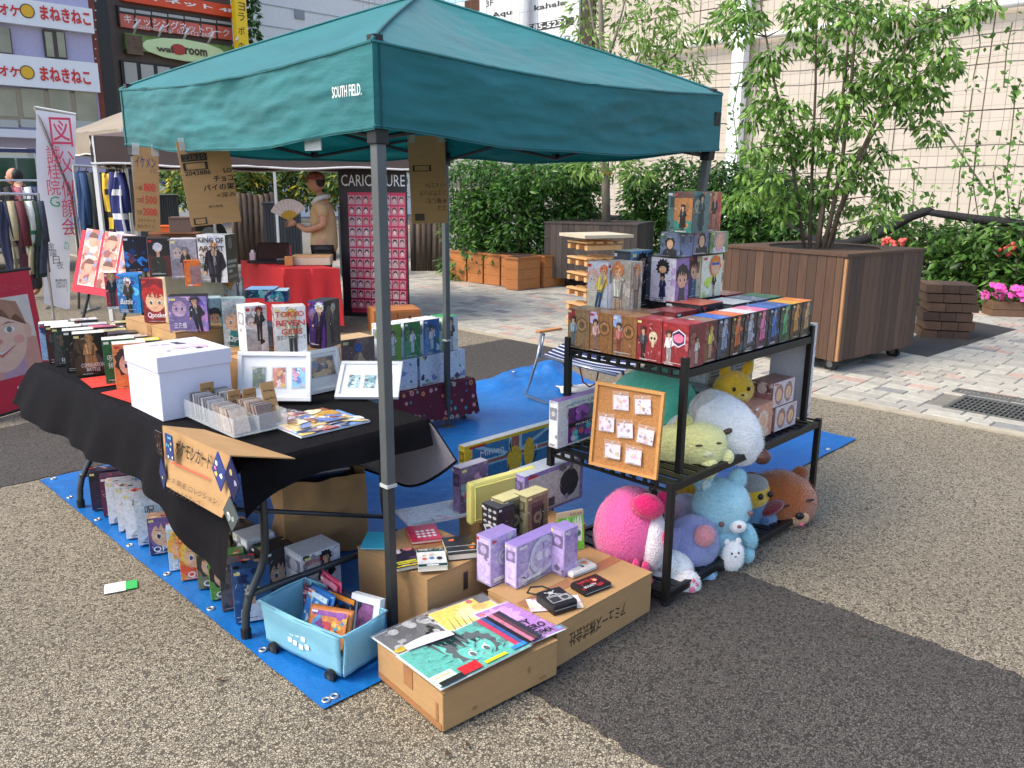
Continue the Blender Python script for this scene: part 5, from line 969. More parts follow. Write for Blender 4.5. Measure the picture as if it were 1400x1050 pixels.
def puz(A):
    A.rect(0, 0, 1, 1, (236, 200, 56)); A.rect(.07, .06, .93, .92, (60, 130, 180)); A.pf([(.07, .92), (.14, .92), (.5, .52), (.46, .46)], (170, 214, 230)); A.pf([(.93, .92), (.86, .92), (.5, .52), (.54, .46)], (170, 214, 230)); A.rect(.44, .06, .58, .92, (170, 214, 230)); A.rect(.47, .06, .55, .92, (176, 110, 96)); A.rect(.07, .40, .93, .56, (170, 214, 230)); A.rect(.07, .44, .93, .52, (176, 110, 96))
    A.ell(.5, .34, .08, .11, (232, 196, 60)); A.ell(.66, .42, .06, .12, (232, 196, 60))
o = gx('yellow bordered puzzle box with a blue flag picture', 636, 668, 761, 611, .232, .045, (236, 200, 56), puz, (('Minion', WH, .14, .66, .24, .14),), top=(226, 226, 222), side=(230, 196, 60))
gx('dull violet clear fronted toy box left of the yellow case', 630, 706, 668, 641, .25, .05, (110, 90, 130), AB_((120, 100, 140), [(190, 150, 190), (90, 80, 110), (214, 130, 150), (150, 190, 200)], 12), top=(170, 166, 180))
gx('clear topped lilac toy box with black rosette behind the green card', 717, 712, 797, 652, .232, .10, (150, 136, 190), lambda A: (A.rect(0, 0, 1, 1, (150, 136, 190)), A.rect(.06, .06, .94, .9, (206, 206, 200)), A.ell(.75, .5, .17, .17, (60, 56, 62), 12), A.splash([(170, 160, 190), (120, 116, 120)], 4, .1), A.rect(.1, .1, .5, .3, (90, 86, 90))), top=(190, 196, 206))
yc = P(644, 720, .25); t = empty('yellow_case', yc, RZ-.12, 'pale yellow moulded case standing behind the glasses boxes', 'case')
cw = run(yc, Vector((cos(RZ-.12), sin(RZ-.12))), 734); ch = zat(yc, 662)-.25
ym = mat('pale_yellow_plastic', (238, 226, 130), .35)
mb = MB(); mb.box((cw/2, .02, ch/2), (cw, .04, ch)); mb.build('shell', ym, t, bevel=.012)
mb = MB(); mb.tube([(.02, -.002, .02), (cw-.02, -.002, .02), (cw-.02, -.002, ch-.02), (.02, -.002, ch-.02)], .004, 6, closed=True); mb.build('moulded_rim', ym, t)
gx('black box printed with white eyes and stars', 659, 738, 681, 687, .25, .09, (34, 34, 38), lambda A: (A.rect(0, 0, 1, 1, (34, 34, 38)), [A.ell(.2+.3*(k % 3), .88-.16*(k//3), .11, .07, (180, 182, 186)) for k in range(9)], A.pf([(.1, .45), (.5, .52), (.9, .45), (.55, .06)], (190, 192, 196)), A.pf([(.25, .4), (.5, .46), (.75, .4), (.53, .15)], (60, 70, 84)), A.splash([(90, 110, 130)], 3, .08)), rz=DV, top=(60, 60, 64))
spec_ = lambda A: (A.rect(0, 0, 1, 1, (150, 140, 100)), A.rect(.05, .05, .95, .92, (110, 100, 76)), A.pf([(.25, .1), (.75, .1), (.8, .72), (.2, .72)], (30, 30, 32)), A.rect(.2, .7, .8, .8, (60, 60, 62)), A.ell(.5, .42, .2, .2, (130, 122, 96)), A.ell(.5, .42, .1, .1, (60, 56, 50)))
gx('gold clear box with a black watch, left of the pair', 688, 741, 719, 686, .25, .07, (150, 140, 100), spec_, top=(206, 196, 140), side=(130, 122, 90))
gx('gold clear box with a black watch, right of the pair', 720, 736, 749, 680, .25, .07, (150, 140, 100), spec_, top=(206, 196, 140), side=(130, 122, 90))
gx('large white puzzle box with purple collage standing on the rack end', 762, 614, 836, 550, .516, .05, (224, 222, 226), lambda A: (A.rect(0, 0, 1, 1, (226, 224, 228)), A.rect(.18, .05, .98, .80, (120, 44, 130)), A.splash([(150, 80, 170), (70, 120, 150), (180, 130, 80), (60, 40, 90)], 0), A.rect(.55, .45, .98, .80, (110, 110, 120)), A.rect(.25, .06, .98, .36, (70, 90, 130)), A.rect(.18, .37, .98, .47, (26, 24, 28)), [A.ell(A.r.uniform(.6, .95), A.r.uniform(.5, .77), .05, .04, A.r.choice([(206, 150, 90), (90, 130, 150), (190, 190, 196)])) for i in range(14)], [A.ell(A.r.uniform(.27, .95), A.r.uniform(.09, .33), .05, .04, A.r.choice([(90, 190, 200), (160, 80, 170), (206, 206, 220), (200, 90, 110)])) for i in range(18)], [A.ell(A.r.uniform(.2, .52), A.r.uniform(.5, .77), .05, .04, A.r.choice([(160, 80, 180), (190, 110, 200), (90, 40, 110)])) for i in range(10)]),
   (('1,000ピース', (60, 60, 70), .52, .85, .46, .09), ('Jigsaw', (70, 150, 170), .12, .85, .36, .09, dict(shear=.2)), ('MONSTER STRIKE', WH, .3, .395, .66, .05)), top=(150, 110, 180), side=(214, 212, 218))
# green window card
p = P(764, 757, .17); t = empty('header_card', p, RZ-.35, 'green and white card with header strip and big printed eyes', 'card pack'); w, h = .118, .165
mb = MB(); M = Matrix.Rotation(-.12, 4, 'X'); mb.T = M; mb.box((w/2, .004, h/2), (w, .008, h)); o = mb.build('backing_card', mat('tan_card', (196, 176, 140), .6), t)
A = Art(w, h, 9); A.rect(0, 0, 1, .86, (120, 206, 60)); A.pf([(.1, .0), (.3, .84), (.45, .84), (.6, 0)], (226, 230, 222)); A.pf([(.5, .3), (.6, .84), (.95, .84), (.9, .2)], (232, 234, 228)); A.ell(.28, .52, .12, .10, (60, 150, 70)); A.ell(.74, .42, .14, .12, (50, 150, 70)); A.ell(.28, .52, .05, .05, (20, 70, 40)); A.ell(.74, .42, .06, .06, (20, 70, 40)); A.rect(0, 0, .7, .18, (196, 176, 140)); [A.pf([(.1*k, .86), (.1*k+.05, .86), (.1*k+.02, .62)], (110, 196, 56)) for k in range(10)]
A.build(t, M, 'print'); q = text('AZUSA', (40, 36, 34), t, .45*w, .89*h, .5*w, .06*h, y=-.0035); q.matrix_local = M
# pouches and wallet on the long box
zl = .170
def pouch(label, x, y, rz, w, d, h, col, draw, txt=(), name='pouch'):
    p = P(x, y, zl); o = empty(name, p, rz, label, 'pouch', 'small goods on the long kraft box'); mb = MB(); mb.box((w/2, d/2, h/2), (w, d, h)); mb.build('body', mat(name+'_%02x%02x%02x' % col, col, .45, var=.1), o, bevel=.006)
    mb = MB(); mb.tube([(.004, -.0005, h*.5), (w-.004, -.0005, h*.5), (w+.0005, .004, h*.5), (w+.0005, d-.004, h*.5)], .0016, 5); mb.build('zip', mat('zip_metal', (150, 150, 150), .3, .8), o)
    A = Art(w, d, int(x)); draw(A); A.build(o, top_M(h+.0004), 'print')
    for s, c, tx, tz_, tw, th in txt: text(s, c, o, tx*w, tz_*d, tw*w, th*d, y=0, M=top_M(h+.004))
    return o
o = pouch('small black pouch with white skull print and loop strap', 757, 843, RZ-.25, .10, .115, .038, (26, 26, 28), lambda A: (A.rect(.08, .14, .92, .5, (150, 152, 152)), A.rect(.12, .18, .5, .46, (40, 40, 42)), A.ell(.7, .32, .14, .12, (60, 60, 62)), A.ell(.4, .72, .1, .1, (190, 190, 190)), A.pf([(.22, .6), (.6, .84), (.62, .8), (.25, .58)], (190, 190, 190)), A.pf([(.22, .84), (.6, .6), (.58, .57), (.2, .8)], (190, 190, 190)), A.rect(.1, .52, .7, .56, (170, 170, 170))))
mb = MB(); mb.tube([(.01, .10, .03), (-.02, .14, .03), (.01, .165, .032), (.05, .15, .032), (.06, .115, .034)], .0035, 6); mb.build('strap', blackp, o, smooth=True)
pouch('long black wallet with red and white print at the box corner', 800, 817, RZ-.15, .13, .085, .022, (28, 24, 26), lambda A: (A.rect(.04, .05, .96, .95, (40, 26, 30)), A.splash([(150, 40, 46), (220, 220, 226), (96, 30, 36)], 8, .1), A.ell(.66, .6, .1, .1, (190, 60, 56)), A.ell(.66, .55, .06, .06, SKIN)), (('WANTED', (206, 60, 60), .08, .55, .45, .2), ('BOUNTY', WH, .1, .15, .45, .16)), 'wallet')
pouch('cream wallet with red lettering and straw hat print', 783, 792, RZ-.1, .13, .075, .02, (226, 222, 214), lambda A: (A.rect(.02, .04, .98, .96, (230, 226, 220)), A.ell(.78, .6, .11, .08, (220, 130, 60)), A.ell(.78, .42, .07, .07, SKIN), A.rect(.5, .44, .62, .5, (40, 38, 40)), A.ell(.56, .3, .05, .05, (40, 38, 40))), (('Luffy', (206, 50, 50), .1, .4, .34, .3), ('the captain of', (60, 56, 60), .1, .14, .34, .08)), 'wallet')
mb = MB(); mb.grid(lambda s, t: (.19*s, .09*t, .003+.002*mno.noise(Vector((s*5, t*5, 3)))), 10, 6, colfn=lambda s, t: random.choice([(226, 222, 228), (230, 214, 190), (214, 190, 200), (236, 232, 232)])); tag(mb.build('printed_bag', PRINT, loc=P(726, 838, zl), rz=RZ-.6), 'flat pastel plastic bag under the black pouch', 'bag')
# blue fabric bin
bl = P(365, 875, .03); bn = P(470, 926, .03); bd_ = (bn-bl); brz = atan2(bd_.y, bd_.x); BW = bd_.length; BD = run(bn, Vector((-sin(brz), cos(brz))), 524)
bin_ = empty('storage_bin', Vector((bl.x, bl.y, 0)), brz, 'light blue fabric storage bin on small black wheels', 'storage bin'); bm_ = mat('pale_blue_fabric', (128, 188, 206), .7, var=.06, bump=.25, bs=300); BH = .185
def panel(p0, p1, p2, p3, nm, sag=.012):
    p0, p1, p2, p3 = map(Vector, (p0, p1, p2, p3)); n_ = (p1-p0).cross(p3-p0).normalized()
    mb = MB(); mb.grid(lambda s, t: p0.lerp(p1, s).lerp(p3.lerp(p2, s), t)+n_*(sag*sin(pi*s)*t*.8+.004*mno.noise(Vector((s*4, t*3, len(nm))))), 16, 10); return mb.build(nm, bm_, bin_, smooth=True, thick=.006)
e_ = .01
panel((e_, 0, .03), (BW-e_, 0, .03), (BW, -.012, BH), (0, -.012, BH), 'front_panel'); panel((BW-e_, BD, .03), (e_, BD, .03), (0, BD+.01, BH), (BW, BD+.01, BH), 'back_panel')
panel((0, BD, .03), (0, 0, .03), (-.012, 0, BH), (-.012, BD, BH), 'side_panel'); panel((BW, 0, .03), (BW, BD, .03), (BW+.012, BD, BH), (BW+.012, 0, BH), 'side_panel')
mb = MB(); mb.box((BW/2, BD/2, .032), (BW-.02, BD-.02, .006)); mb.build('base_panel', bm_, bin_)
mb = MB(); mb.tube([(-.012, -.012, BH), (BW/2, -.022, BH), (BW+.012, -.012, BH), (BW+.02, BD/2, BH), (BW+.012, BD+.01, BH), (BW/2, BD+.015, BH), (-.012, BD+.01, BH), (-.018, BD/2, BH)], .005, 6, closed=True); mb.build('rim', bm_, bin_, smooth=True)
for x in (.05, BW-.05):
    for y in (-.012, BD+.01):
        mb = MB(); mb.cyl((x, y-.008, .022), (x, y+.008, .022), .022, n=16); wh = mb.build('wheel', blackp, bin_); mb = MB(); mb.cyl((x, y-.0095, .022), (x, y+.0095, .022), .009, n=10); mb.build('hub', mat('hub_grey', (60, 60, 62), .5), wh)
A = Art(.12, .09, 3)
for (x, z) in ((.2, .7), (.45, .75), (.7, .65), (.35, .35), (.6, .3), (.85, .4), (.15, .4)):
    A.ell(x, z, .09, .09, (226, 238, 240), 8); A.rect(x-.09, z-.10, x+.09, z+.10, (222, 236, 238))
A.build(bin_, Matrix.Translation((BW*.33, -.0135, .055)), 'puzzle_print')
def bag(label, x, y, w, d, h, lean, rz, c, acc):
    o = empty('toy_bag', Vector((0, 0, 0)), 0, label, 'toy bag', 'bagged toys in the blue bin'); o.parent = None; M = Matrix.Rotation(brz+rz, 4, 'Z'); wpos = bin_.location+(Matrix.Rotation(brz, 4, 'Z') @ Vector((x, y, .05))); o.location = wpos; o.rotation_euler = (lean, 0, brz+rz)
    mb = MB(); mb.grid(lambda s, t: (w*s, -d/2*sin(pi*s)*sin(pi*t)**.6, h*t), 12, 10); mb.grid(lambda s, t: (w*(1-s), d/2*sin(pi*s)*sin(pi*t)**.6, h*t), 12, 10); mb.build('pouch', mat('bag_%02x%02x%02x' % c, c, .22, var=.3, vs=26), o, smooth=True, weld=True)
    A = Art(w*.84, h*.84, int(x*997)); A.rect(0, 0, 1, 1, c); A.splash(acc, 16, .16); A.rect(.05, .84, .95, .97, acc[0]); A.garnish(8); A.build(o, Matrix.Translation((w*.08, -d/2-.001, h*.08)), 'print')
bag('blue foil toy bag in the middle of the fabric bin', .06, .10, .15, .03, .17, -.35, -.15, (60, 130, 200), [(200, 226, 240), (30, 60, 130), (226, 150, 60), (150, 206, 230)])
bag('orange and purple candy bag at the front of the fabric bin', .16, .03, .17, .03, .145, -.42, .30, (226, 140, 80), [(150, 80, 160), (240, 200, 90), (90, 160, 210), (214, 90, 100)])
bag('dark foil toy bag with orange top at the back of the bin', .12, .155, .17, .025, .16, -.22, .0, (40, 44, 60), [(226, 140, 50), (60, 130, 190), (40, 90, 150)])
bag('speckled maroon toy bag at the left side of the bin', .03, .14, .06, .02, .14, -.1, .3, (110, 50, 70), [(190, 150, 150), (60, 40, 60)])
bag('pink header bag at the back corner of the bin', .05, .21, .15, .015, .185, -.05, -.25, (206, 70, 110), [(226, 140, 160), (190, 50, 90)])
wq = bin_.location+(Matrix.Rotation(brz, 4, 'Z') @ Vector((BW-.13, BD-.045, .06)))
t = empty('picture_frame', wq, brz+.15, 'small white box frame with purple filling in the bin', 'frame'); M = Matrix.Rotation(-.25, 4, 'X')
for c, d in (((.06, .015, .012), (.12, .03, .024)), ((.06, .015, .148), (.12, .03, .024)), ((.012, .015, .08), (.024, .03, .112)), ((.108, .015, .08), (.024, .03, .112))): mb = MB(); mb.T = M; mb.box(c, d); mb.build('moulding', wf, t)
mb = MB(); mb.T = M; mb.box((.06, .018, .08), (.072, .02, .112)); mb.build('filling', mat('purple_shreds', (140, 90, 140), .5, var=.5, vs=70), t)
# paper bag
pb = P(392, 768, .014); t = empty('paper_bag', Vector((pb.x, pb.y, .012)), RZ-.35, 'large brown paper bag full of magazines behind the table leg', 'paper bag'); bw_, bd2, bh_ = .36, .24, .35
pm = mat('brown_bag_paper', (184, 144, 98), .8, var=.12, vs=5, bump=.7, bs=9)
def pbs(p0, p1, nm):
    p0, p1 = Vector(p0), Vector(p1); n_ = Vector((p1.y-p0.y, p0.x-p1.x, 0)).normalized()
    mb = MB(); mb.grid(lambda s, t_: p0.lerp(p1, s)+Vector((0, 0, bh_*t_+.01*mno.noise(Vector((s*3, 1, p0.x)))*t_))+n_*(.02*sin(pi*s)*sin(pi*t_)+.034*mno.noise(Vector((s*4+p0.x*9, t_*5, 1)))*sin(pi*s)), 22, 18); mb.build(nm, pm, t, smooth=True)
pbs((0, 0), (bw_, 0), 'bag_front') if False else [pbs((*a, 0), (*b, 0), nm) for a, b, nm in (((0, 0), (bw_, 0), 'bag_front'), ((bw_, 0), (bw_, bd2), 'bag_side'), ((bw_, bd2), (0, bd2), 'bag_back'), ((0, bd2), (0, 0), 'bag_side'))]
for i in range(9):
    p = t.location+Matrix.Rotation(RZ-.35, 3, 'Z') @ Vector((.10+.024*(i % 4), .03+.012*i, 0)); c = random.choice([(40, 34, 50), (60, 50, 70), (44, 60, 90), (110, 60, 80), (190, 190, 200)])
    mb = MB(); mb.box((.09, .10, 0), (.18, .20, .01)); o = mb.build('magazine', mat('mag_%d' % c[0], c, .3, var=.3, vs=30), loc=Vector((p.x-.03, p.y-.02, .285+.0105*i)), rz=RZ-.35+.1*random.uniform(-1, 1)); tag(o, '%s magazine, %s layer of the pile filling the paper bag' % ({40: 'black', 60: 'violet', 44: 'navy', 110: 'maroon', 190: 'grey'}[c[0]], ('lowest', 'second', 'third', 'fourth', 'fifth', 'sixth', 'seventh', 'eighth', 'topmost')[i]), 'magazine', 'magazines in the paper bag')
# litter and corks
t = empty('plastic_label', P(165, 805, .004), atan2(.35, .9), 'white and green plastic plant label lying on the asphalt', 'plastic label')
p0 = P(143, 808); p1 = P(188, 800); L = (p1-p0).length; t.location = Vector((p0.x, p0.y, .006)); t.rotation_euler[2] = atan2(p1.y-p0.y, p1.x-p0.x)
mb = MB(); mb.box((L*.32, 0, .001), (L*.64, .085, .002)); mb.build('white_end', mat('white_plastic', (232, 234, 230), .4), t); mb = MB(); mb.box((L*.82, 0, .001), (L*.36, .075, .002)); mb.build('green_end', mat('green_plastic', (60, 176, 90), .4), t)
# cork board
p0 = P(806, 634, .522); p1 = P(898, 656, .522); d = p1-p0; t = empty('cork_board', p0, atan2(d.y, d.x), 'cork board with seven pale packets leaning on the rack', 'cork board'); w = d.length; h = .335; M = Matrix.Rotation(-.10, 4, 'X')
cork = mat('cork', (186, 130, 76), .9, var=.25, vs=160, bump=.3, bs=200); woodl = mat('light_wood', (206, 150, 86), .5, var=.12, vs=6, stretch=(1, 1, 9))
mb = MB(); mb.T = M; mb.box((w/2, .004, h/2), (w-.02, .006, h-.02)); mb.build('cork_sheet', cork, t)
for c, d_ in (((w/2, 0, .006), (w, .016, .012)), ((w/2, 0, h-.006), (w, .016, .012)), ((.006, 0, h/2), (.012, .016, h-.024)), ((w-.006, 0, h/2), (.012, .016, h-.024))): mb = MB(); mb.T = M; mb.box(c, d_); mb.build('frame_strip', woodl, t)
for i, (x, z, r) in enumerate(((.40, .80, -.08), (.72, .80, -.12), (.22, .52, -.05), (.50, .49, -.12), (.80, .47, .06), (.35, .22, -.05), (.66, .21, -.02))):
    o = empty('hang_packet', p0, t.rotation_euler[2], 'pale accessory packet pinned to the cork board, %s' % ('top left', 'top right', 'middle row left', 'middle row centre', 'middle row right', 'bottom left', 'bottom right')[i], 'packet', 'packets on the cork board')
    MM = M @ Matrix.Translation((x*w, -.004-.001*i, z*h)) @ Matrix.Rotation(r, 4, 'Y'); pw, ph = .066, .056
    mb = MB(); mb.T = MM; mb.box((0, 0, 0), (pw, .003, ph)); mb.build('card', mat('packet_card', (226, 216, 224), .5), o)
    A = Art(pw, ph, 70+i); A.splash([(226, 170, 190), (214, 190, 140), (150, 130, 150), (236, 206, 150)], 9, .13); A.garnish(5); A.build(o, MM @ Matrix.Translation((-pw/2, -.0016, -ph/2)), 'print')
    mb = MB(); mb.T = MM; mb.grid(lambda s, t_: (-pw*.55+pw*1.1*s, -.0045-.002*random.random(), -ph*.55+(ph*1.35)*t_), 6, 6); mb.build('clear_bag', clear_mat('poly_bag', (240, 240, 246), .16, .1), o)
    mb = MB(); mb.T = MM; mb.ell((0, -.006, ph*.62), (.004, .004, .004), 8, 6); mb.build('pin', clear_mat('pin', (230, 230, 230), .8), o)
# ================================================================== plush toys on the rack
def fuzz(mb, cen, rad, M, col, n, L=.007, rnd=None):
    """short pile: thin upright hairs over an ellipsoid"""
    r = np.random.default_rng(int(abs(cen[0])*1e4) % 99999); v = r.normal(size=(n, 3)); v /= np.linalg.norm(v, axis=1)[:, None]
    Mi = np.array(M) if M is not None else np.eye(3); rad = np.array(rad); p = v*rad; nn = v/rad; nn /= np.linalg.norm(nn, axis=1)[:, None]
    p = p@Mi.T+np.array(cen); nn = nn@Mi.T; t = r.normal(size=(n, 3)); t = t-(t*nn).sum(1)[:, None]*nn; t /= np.linalg.norm(t, axis=1)[:, None]
    tip = p+nn*L+t*L*.7-np.array((0, 0, L*.3)); w = np.cross(nn, t)*.0009
    o = len(mb.v); V_ = np.stack([p-w, p+w, tip], 1).reshape(-1, 3); mb.v += [tuple(q) for q in V_]
    k = r.uniform(.82, 1.1, n)
    for i in range(n):
        mb.f.append([o+3*i, o+3*i+1, o+3*i+2]); c = tuple(min(255, int(x*k[i]/.04)*.04) for x in col); mb.c.append(tuple(int(min(255, x*(.85, .95, 1.0, 1.06)[i % 4])) for x in col)); mb.m.append(0)
VB = Matrix((_r, Vector((_f.x, _f.y, 0)).normalized(), Vector((0, 0, 1)))).transposed()      # toy axes: right, back, up
def plush(label, x, y, b, parts, name='plush_toy', a=None, group='plush toys on the rack', fur=0):
    c = PB(x, y, b) if a is None else PA(x, y, a); D = (c-Vector((0, 0, CAM_H))).dot(_f); k = D/FPX
    o = empty(name, c, 0, label, 'plush toy', group)
    for nm, dx, dy, dz, rx, ry, rz, col, *ex in parts:       # offsets and radii in photo pixels at the toy's distance, dz towards the camera
        rot = ex[0] if ex else 0.; M = VB @ Matrix.Rotation(rot, 3, 'Y'); cen = VB @ Vector((dx*k, -dz*k, -dy*k)); R = (rx*k, rz*k, ry*k)
        big = rx*ry > 150; mb = MB(); seed = dx*.37+dy*.11
        def lump(p, seed=seed, R=R): n_ = mno.noise(Vector((p.x*14+seed, p.y*14, p.z*14))); return p*(1+.05*n_)
        mb.ell(cen, R, 28 if big else 14, 18 if big else 9, col, M, lump if big else None)
        q = mb.build(nm, PLUSH if nm not in ('eye', 'nose', 'mouth') else mat('toy_%02x%02x%02x' % col, col, .3), o, smooth=True, weld=True)
        if big and nm not in ('cloth', 'shirt', 'cap'):
            fb = MB(); fuzz(fb, cen, R, M, col, int(900*rx*ry/900)+500, .006 if not fur else fur); h = fb.build('pile', PLUSH, q); h['kind'] = 'stuff'
    return o
MINT = (104, 222, 188); CREAM = (242, 240, 164); WHT = (246, 248, 248); PINK = (238, 96, 164); HOT = (230, 26, 112); LB = (170, 222, 236); DEN = (96, 136, 176); BRN = (164, 88, 34); LAV = (150, 160, 206)
plush('big mint green round plush behind the cork board', 893, 552, -.05, [('body', 0, 0, 0, 60, 52, 45, MINT), ('ear', -50, -18, 0, 12, 10, 8, (206, 130, 130)), ('muzzle', 42, 22, 22, 14, 10, 8, (80, 180, 150)), ('foot', 10, 55, 22, 22, 12, 14, (86, 196, 166))])
plush('pale yellow sleeping plush in front of the white dog plush', 942, 606, -.34, [('body', -12, 8, 0, 46, 36, 30, CREAM), ('head', 12, -2, 16, 36, 32, 26, CREAM), ('ear', -10, -34, 10, 12, 10, 8, (222, 218, 130)), ('paw', 20, 24, 34, 13, 15, 12, (238, 236, 166), .5), ('paw', 46, 12, 22, 11, 11, 10, (238, 236, 166)), ('muzzle', 16, 2, 38, 9, 6, 5, (240, 238, 190)), ('eye', 4, -10, 41, 5, 1.5, 1.5, (80, 60, 40)), ('eye', 30, -12, 37, 5, 1.5, 1.5, (80, 60, 40))])
plush('small pale yellow ball plush left of the cork board', 812, 598, .10, [('body', 0, 0, 0, 17, 16, 15, CREAM), ('ear', -10, -13, 0, 5, 6, 4, (222, 218, 130))])
plush('large white long-nosed dog plush with a brown nose', 993, 585, -.40, [('head', 0, 0, 0, 62, 40, 36, WHT, .80), ('nose', 49, 38, 10, 12, 11, 11, (90, 56, 46)), ('eye', -8, -6, 36, 7, 4, 4, (84, 58, 46), -.4), ('ear', -36, -34, 10, 13, 26, 8, (206, 204, 200), .5), ('body', -52, 20, -22, 30, 34, 26, WHT)], fur=.008)
plush('yellow round-eared plush between the white dog and the gift boxes', 1003, 531, -.31, [('head', 0, 0, 0, 28, 25, 22, (226, 184, 40)), ('ear', -14, -24, 2, 8, 11, 5, (216, 172, 34)), ('ear', 16, -27, 2, 8, 13, 5, (216, 172, 34), .3), ('muzzle', 6, 6, 20, 9, 6, 5, (238, 206, 90)), ('eye', -5, -4, 21, 2.6, 3, 2, (30, 26, 24)), ('eye', 15, -4, 19, 2.6, 3, 2, (30, 26, 24)), ('nose', 6, 3, 25, 2.4, 1.6, 1.6, (60, 40, 30)), ('body', -4, 30, -2, 24, 18, 20, (220, 178, 38))])
plush('big hot pink plush at the left end of the lower rack', 858, 724, -.26, [('body', 0, 0, 0, 46, 62, 42, PINK, .12), ('belly', 32, 8, 16, 20, 42, 30, (236, 224, 230)), ('ear', 20, -48, 34, 22, 17, 12, HOT, .3), ('ear', 44, -50, 20, 12, 15, 9, HOT), ('arm', 8, 62, 34, 24, 21, 14, HOT, .1), ('finger', -8, 44, 42, 6, 16, 6, (232, 50, 124), .1), ('finger', 6, 40, 44, 6, 18, 6, (232, 50, 124)), ('finger', 20, 42, 42, 6, 16, 6, (232, 50, 124), -.1), ('cheek', 44, -2, 38, 5, 12, 6, HOT), ('foot', -30, 44, 20, 14, 16, 12, (226, 70, 140))])
plush('white plush with pink paw pads behind the front rack leg', 932, 788, -.44, [('body', -16, -4, -8, 34, 30, 24, WHT), ('foot', 4, 6, 12, 20, 22, 14, (238, 236, 236)), ('paw_pad', 9, 8, 25, 5, 6, 2.5, (226, 120, 150)), ('paw_pad', 4, -4, 25, 2.5, 3, 2, (226, 120, 150)), ('paw_pad', 11, -6, 24, 2.5, 3, 2, (226, 120, 150)), ('paw_pad', 16, 0, 23, 2.5, 3, 2, (226, 120, 150)), ('arm', -22, -22, 8, 14, 20, 12, WHT, -.5)])
plush('lavender blue drooping plush with a teal collar beside the white paw', 942, 742, -.38, [('body', 0, 4, 0, 40, 46, 30, (146, 156, 206), .5), ('collar', 6, 36, 14, 38, 12, 22, (90, 166, 170), .25), ('ear', 14, -22, 26, 14, 15, 10, (226, 150, 160)), ('foot', 22, 40, 26, 11, 13, 10, (130, 170, 206)), ('arm', -26, -6, 16, 12, 24, 10, (160, 166, 212), .3)])
plush('pale lilac trunked plush tucked above the lavender one', 938, 700, -.26, [('body', 0, 0, 0, 30, 26, 22, (186, 184, 214)), ('trunk', 12, 10, 22, 12, 18, 9, (176, 174, 208), -.5), ('ear', -18, -4, 14, 14, 16, 6, (206, 170, 184)), ('ear', 24, -2, 10, 10, 14, 5, (196, 170, 190)), ('cap', 2, 12, 26, 10, 12, 8, (206, 170, 90))])
plush('light blue sitting bear plush hugging a tiny white cat', 984, 705, -.42, [('head', 0, -15, 4, 40, 40, 30, LB), ('body', 4, 36, 0, 36, 32, 26, LB), ('ear', -25, -50, 2, 13, 15, 8, LB), ('ear', 20, -54, 2, 12, 15, 8, LB), ('inner_ear', -24, -48, 11, 7, 8, 3, (206, 230, 234)), ('muzzle', 17, 3, 30, 12, 9, 7, WHT), ('nose', 17, 0, 37, 3, 2.4, 2.4, (150, 90, 80)), ('eye', -6, -2, 34, 4, 4, 2.5, (130, 90, 90)), ('eye', 34, -14, 26, 3.5, 4, 2.5, (130, 90, 90)), ('arm', -26, 28, 20, 11, 18, 11, (140, 200, 220), .5), ('arm', 36, 22, 16, 11, 20, 11, (140, 200, 220), -.4), ('foot', -20, 60, 22, 17, 15, 14, (140, 200, 220)), ('foot', 38, 50, 14, 10, 14, 10, (140, 200, 220)), ('cat', 12, 44, 34, 15, 22, 10, WHT), ('cat_ear', 3, 24, 34, 4, 5, 3, WHT), ('cat_ear', 18, 22, 34, 4, 5, 3, WHT), ('eye', 8, 36, 43, 1.4, 1.8, 1.2, (50, 40, 40)), ('eye', 17, 35, 43, 1.4, 1.8, 1.2, (50, 40, 40)), ('nose', 13, 40, 44, 1.6, 1.2, 1.2, (150, 90, 90))], fur=.008)
plush('blue clothed plush with a yellow head beside the light blue bear', 1034, 706, -.36, [('shirt', 0, 4, 0, 30, 34, 26, DEN), ('head', -10, -36, 4, 24, 24, 20, (232, 190, 48)), ('cap', -14, -50, 6, 24, 12, 20, (150, 150, 146)), ('eye', -4, -38, 24, 4, 4.5, 3, (40, 36, 34)), ('eye', 10, -40, 20, 4, 4.5, 3, (40, 36, 34)), ('scarf', 14, -18, 10, 20, 8, 18, (120, 34, 44), -.5), ('foot', 4, 40, 14, 20, 11, 16, (28, 30, 36)), ('pocket', 4, -2, 25, 8, 8, 3, (70, 100, 140))])
plush('yellow plush lying under the middle deck behind the bear', 960, 660, -.24, [('body', 0, 8, 0, 36, 16, 18, (226, 180, 40)), ('foot', 28, 10, 6, 10, 10, 8, (150, 150, 150))])
plush('big round brown bear plush at the right end of the lower rack', 1066, 684, -.40, [('head', 0, 0, 0, 50, 43, 36, BRN, .15), ('ear', -40, -28, -4, 12, 12, 8, (140, 74, 30)), ('ear', 26, -38, -4, 12, 10, 8, (140, 74, 30)), ('muzzle', 16, 13, 31, 15, 10, 4, (206, 160, 120)), ('nose', 16, 8, 36, 6, 5, 3, (26, 24, 26)), ('eye', -4, -6, 35, 6, 1.6, 2, (30, 24, 22), -.2), ('eye', 30, -12, 30, 6, 1.6, 2, (30, 24, 22), -.2), ('mouth', 20, 21, 34, 3.5, 2.5, 1.6, (226, 110, 130))], fur=.012)
plush('small dark plush deep inside the lower rack beside the pink one', 905, 690, .0, [('body', 0, 0, 0, 24, 18, 16, (40, 38, 44)), ('ear', -12, -16, 0, 6, 8, 5, (34, 32, 38))])
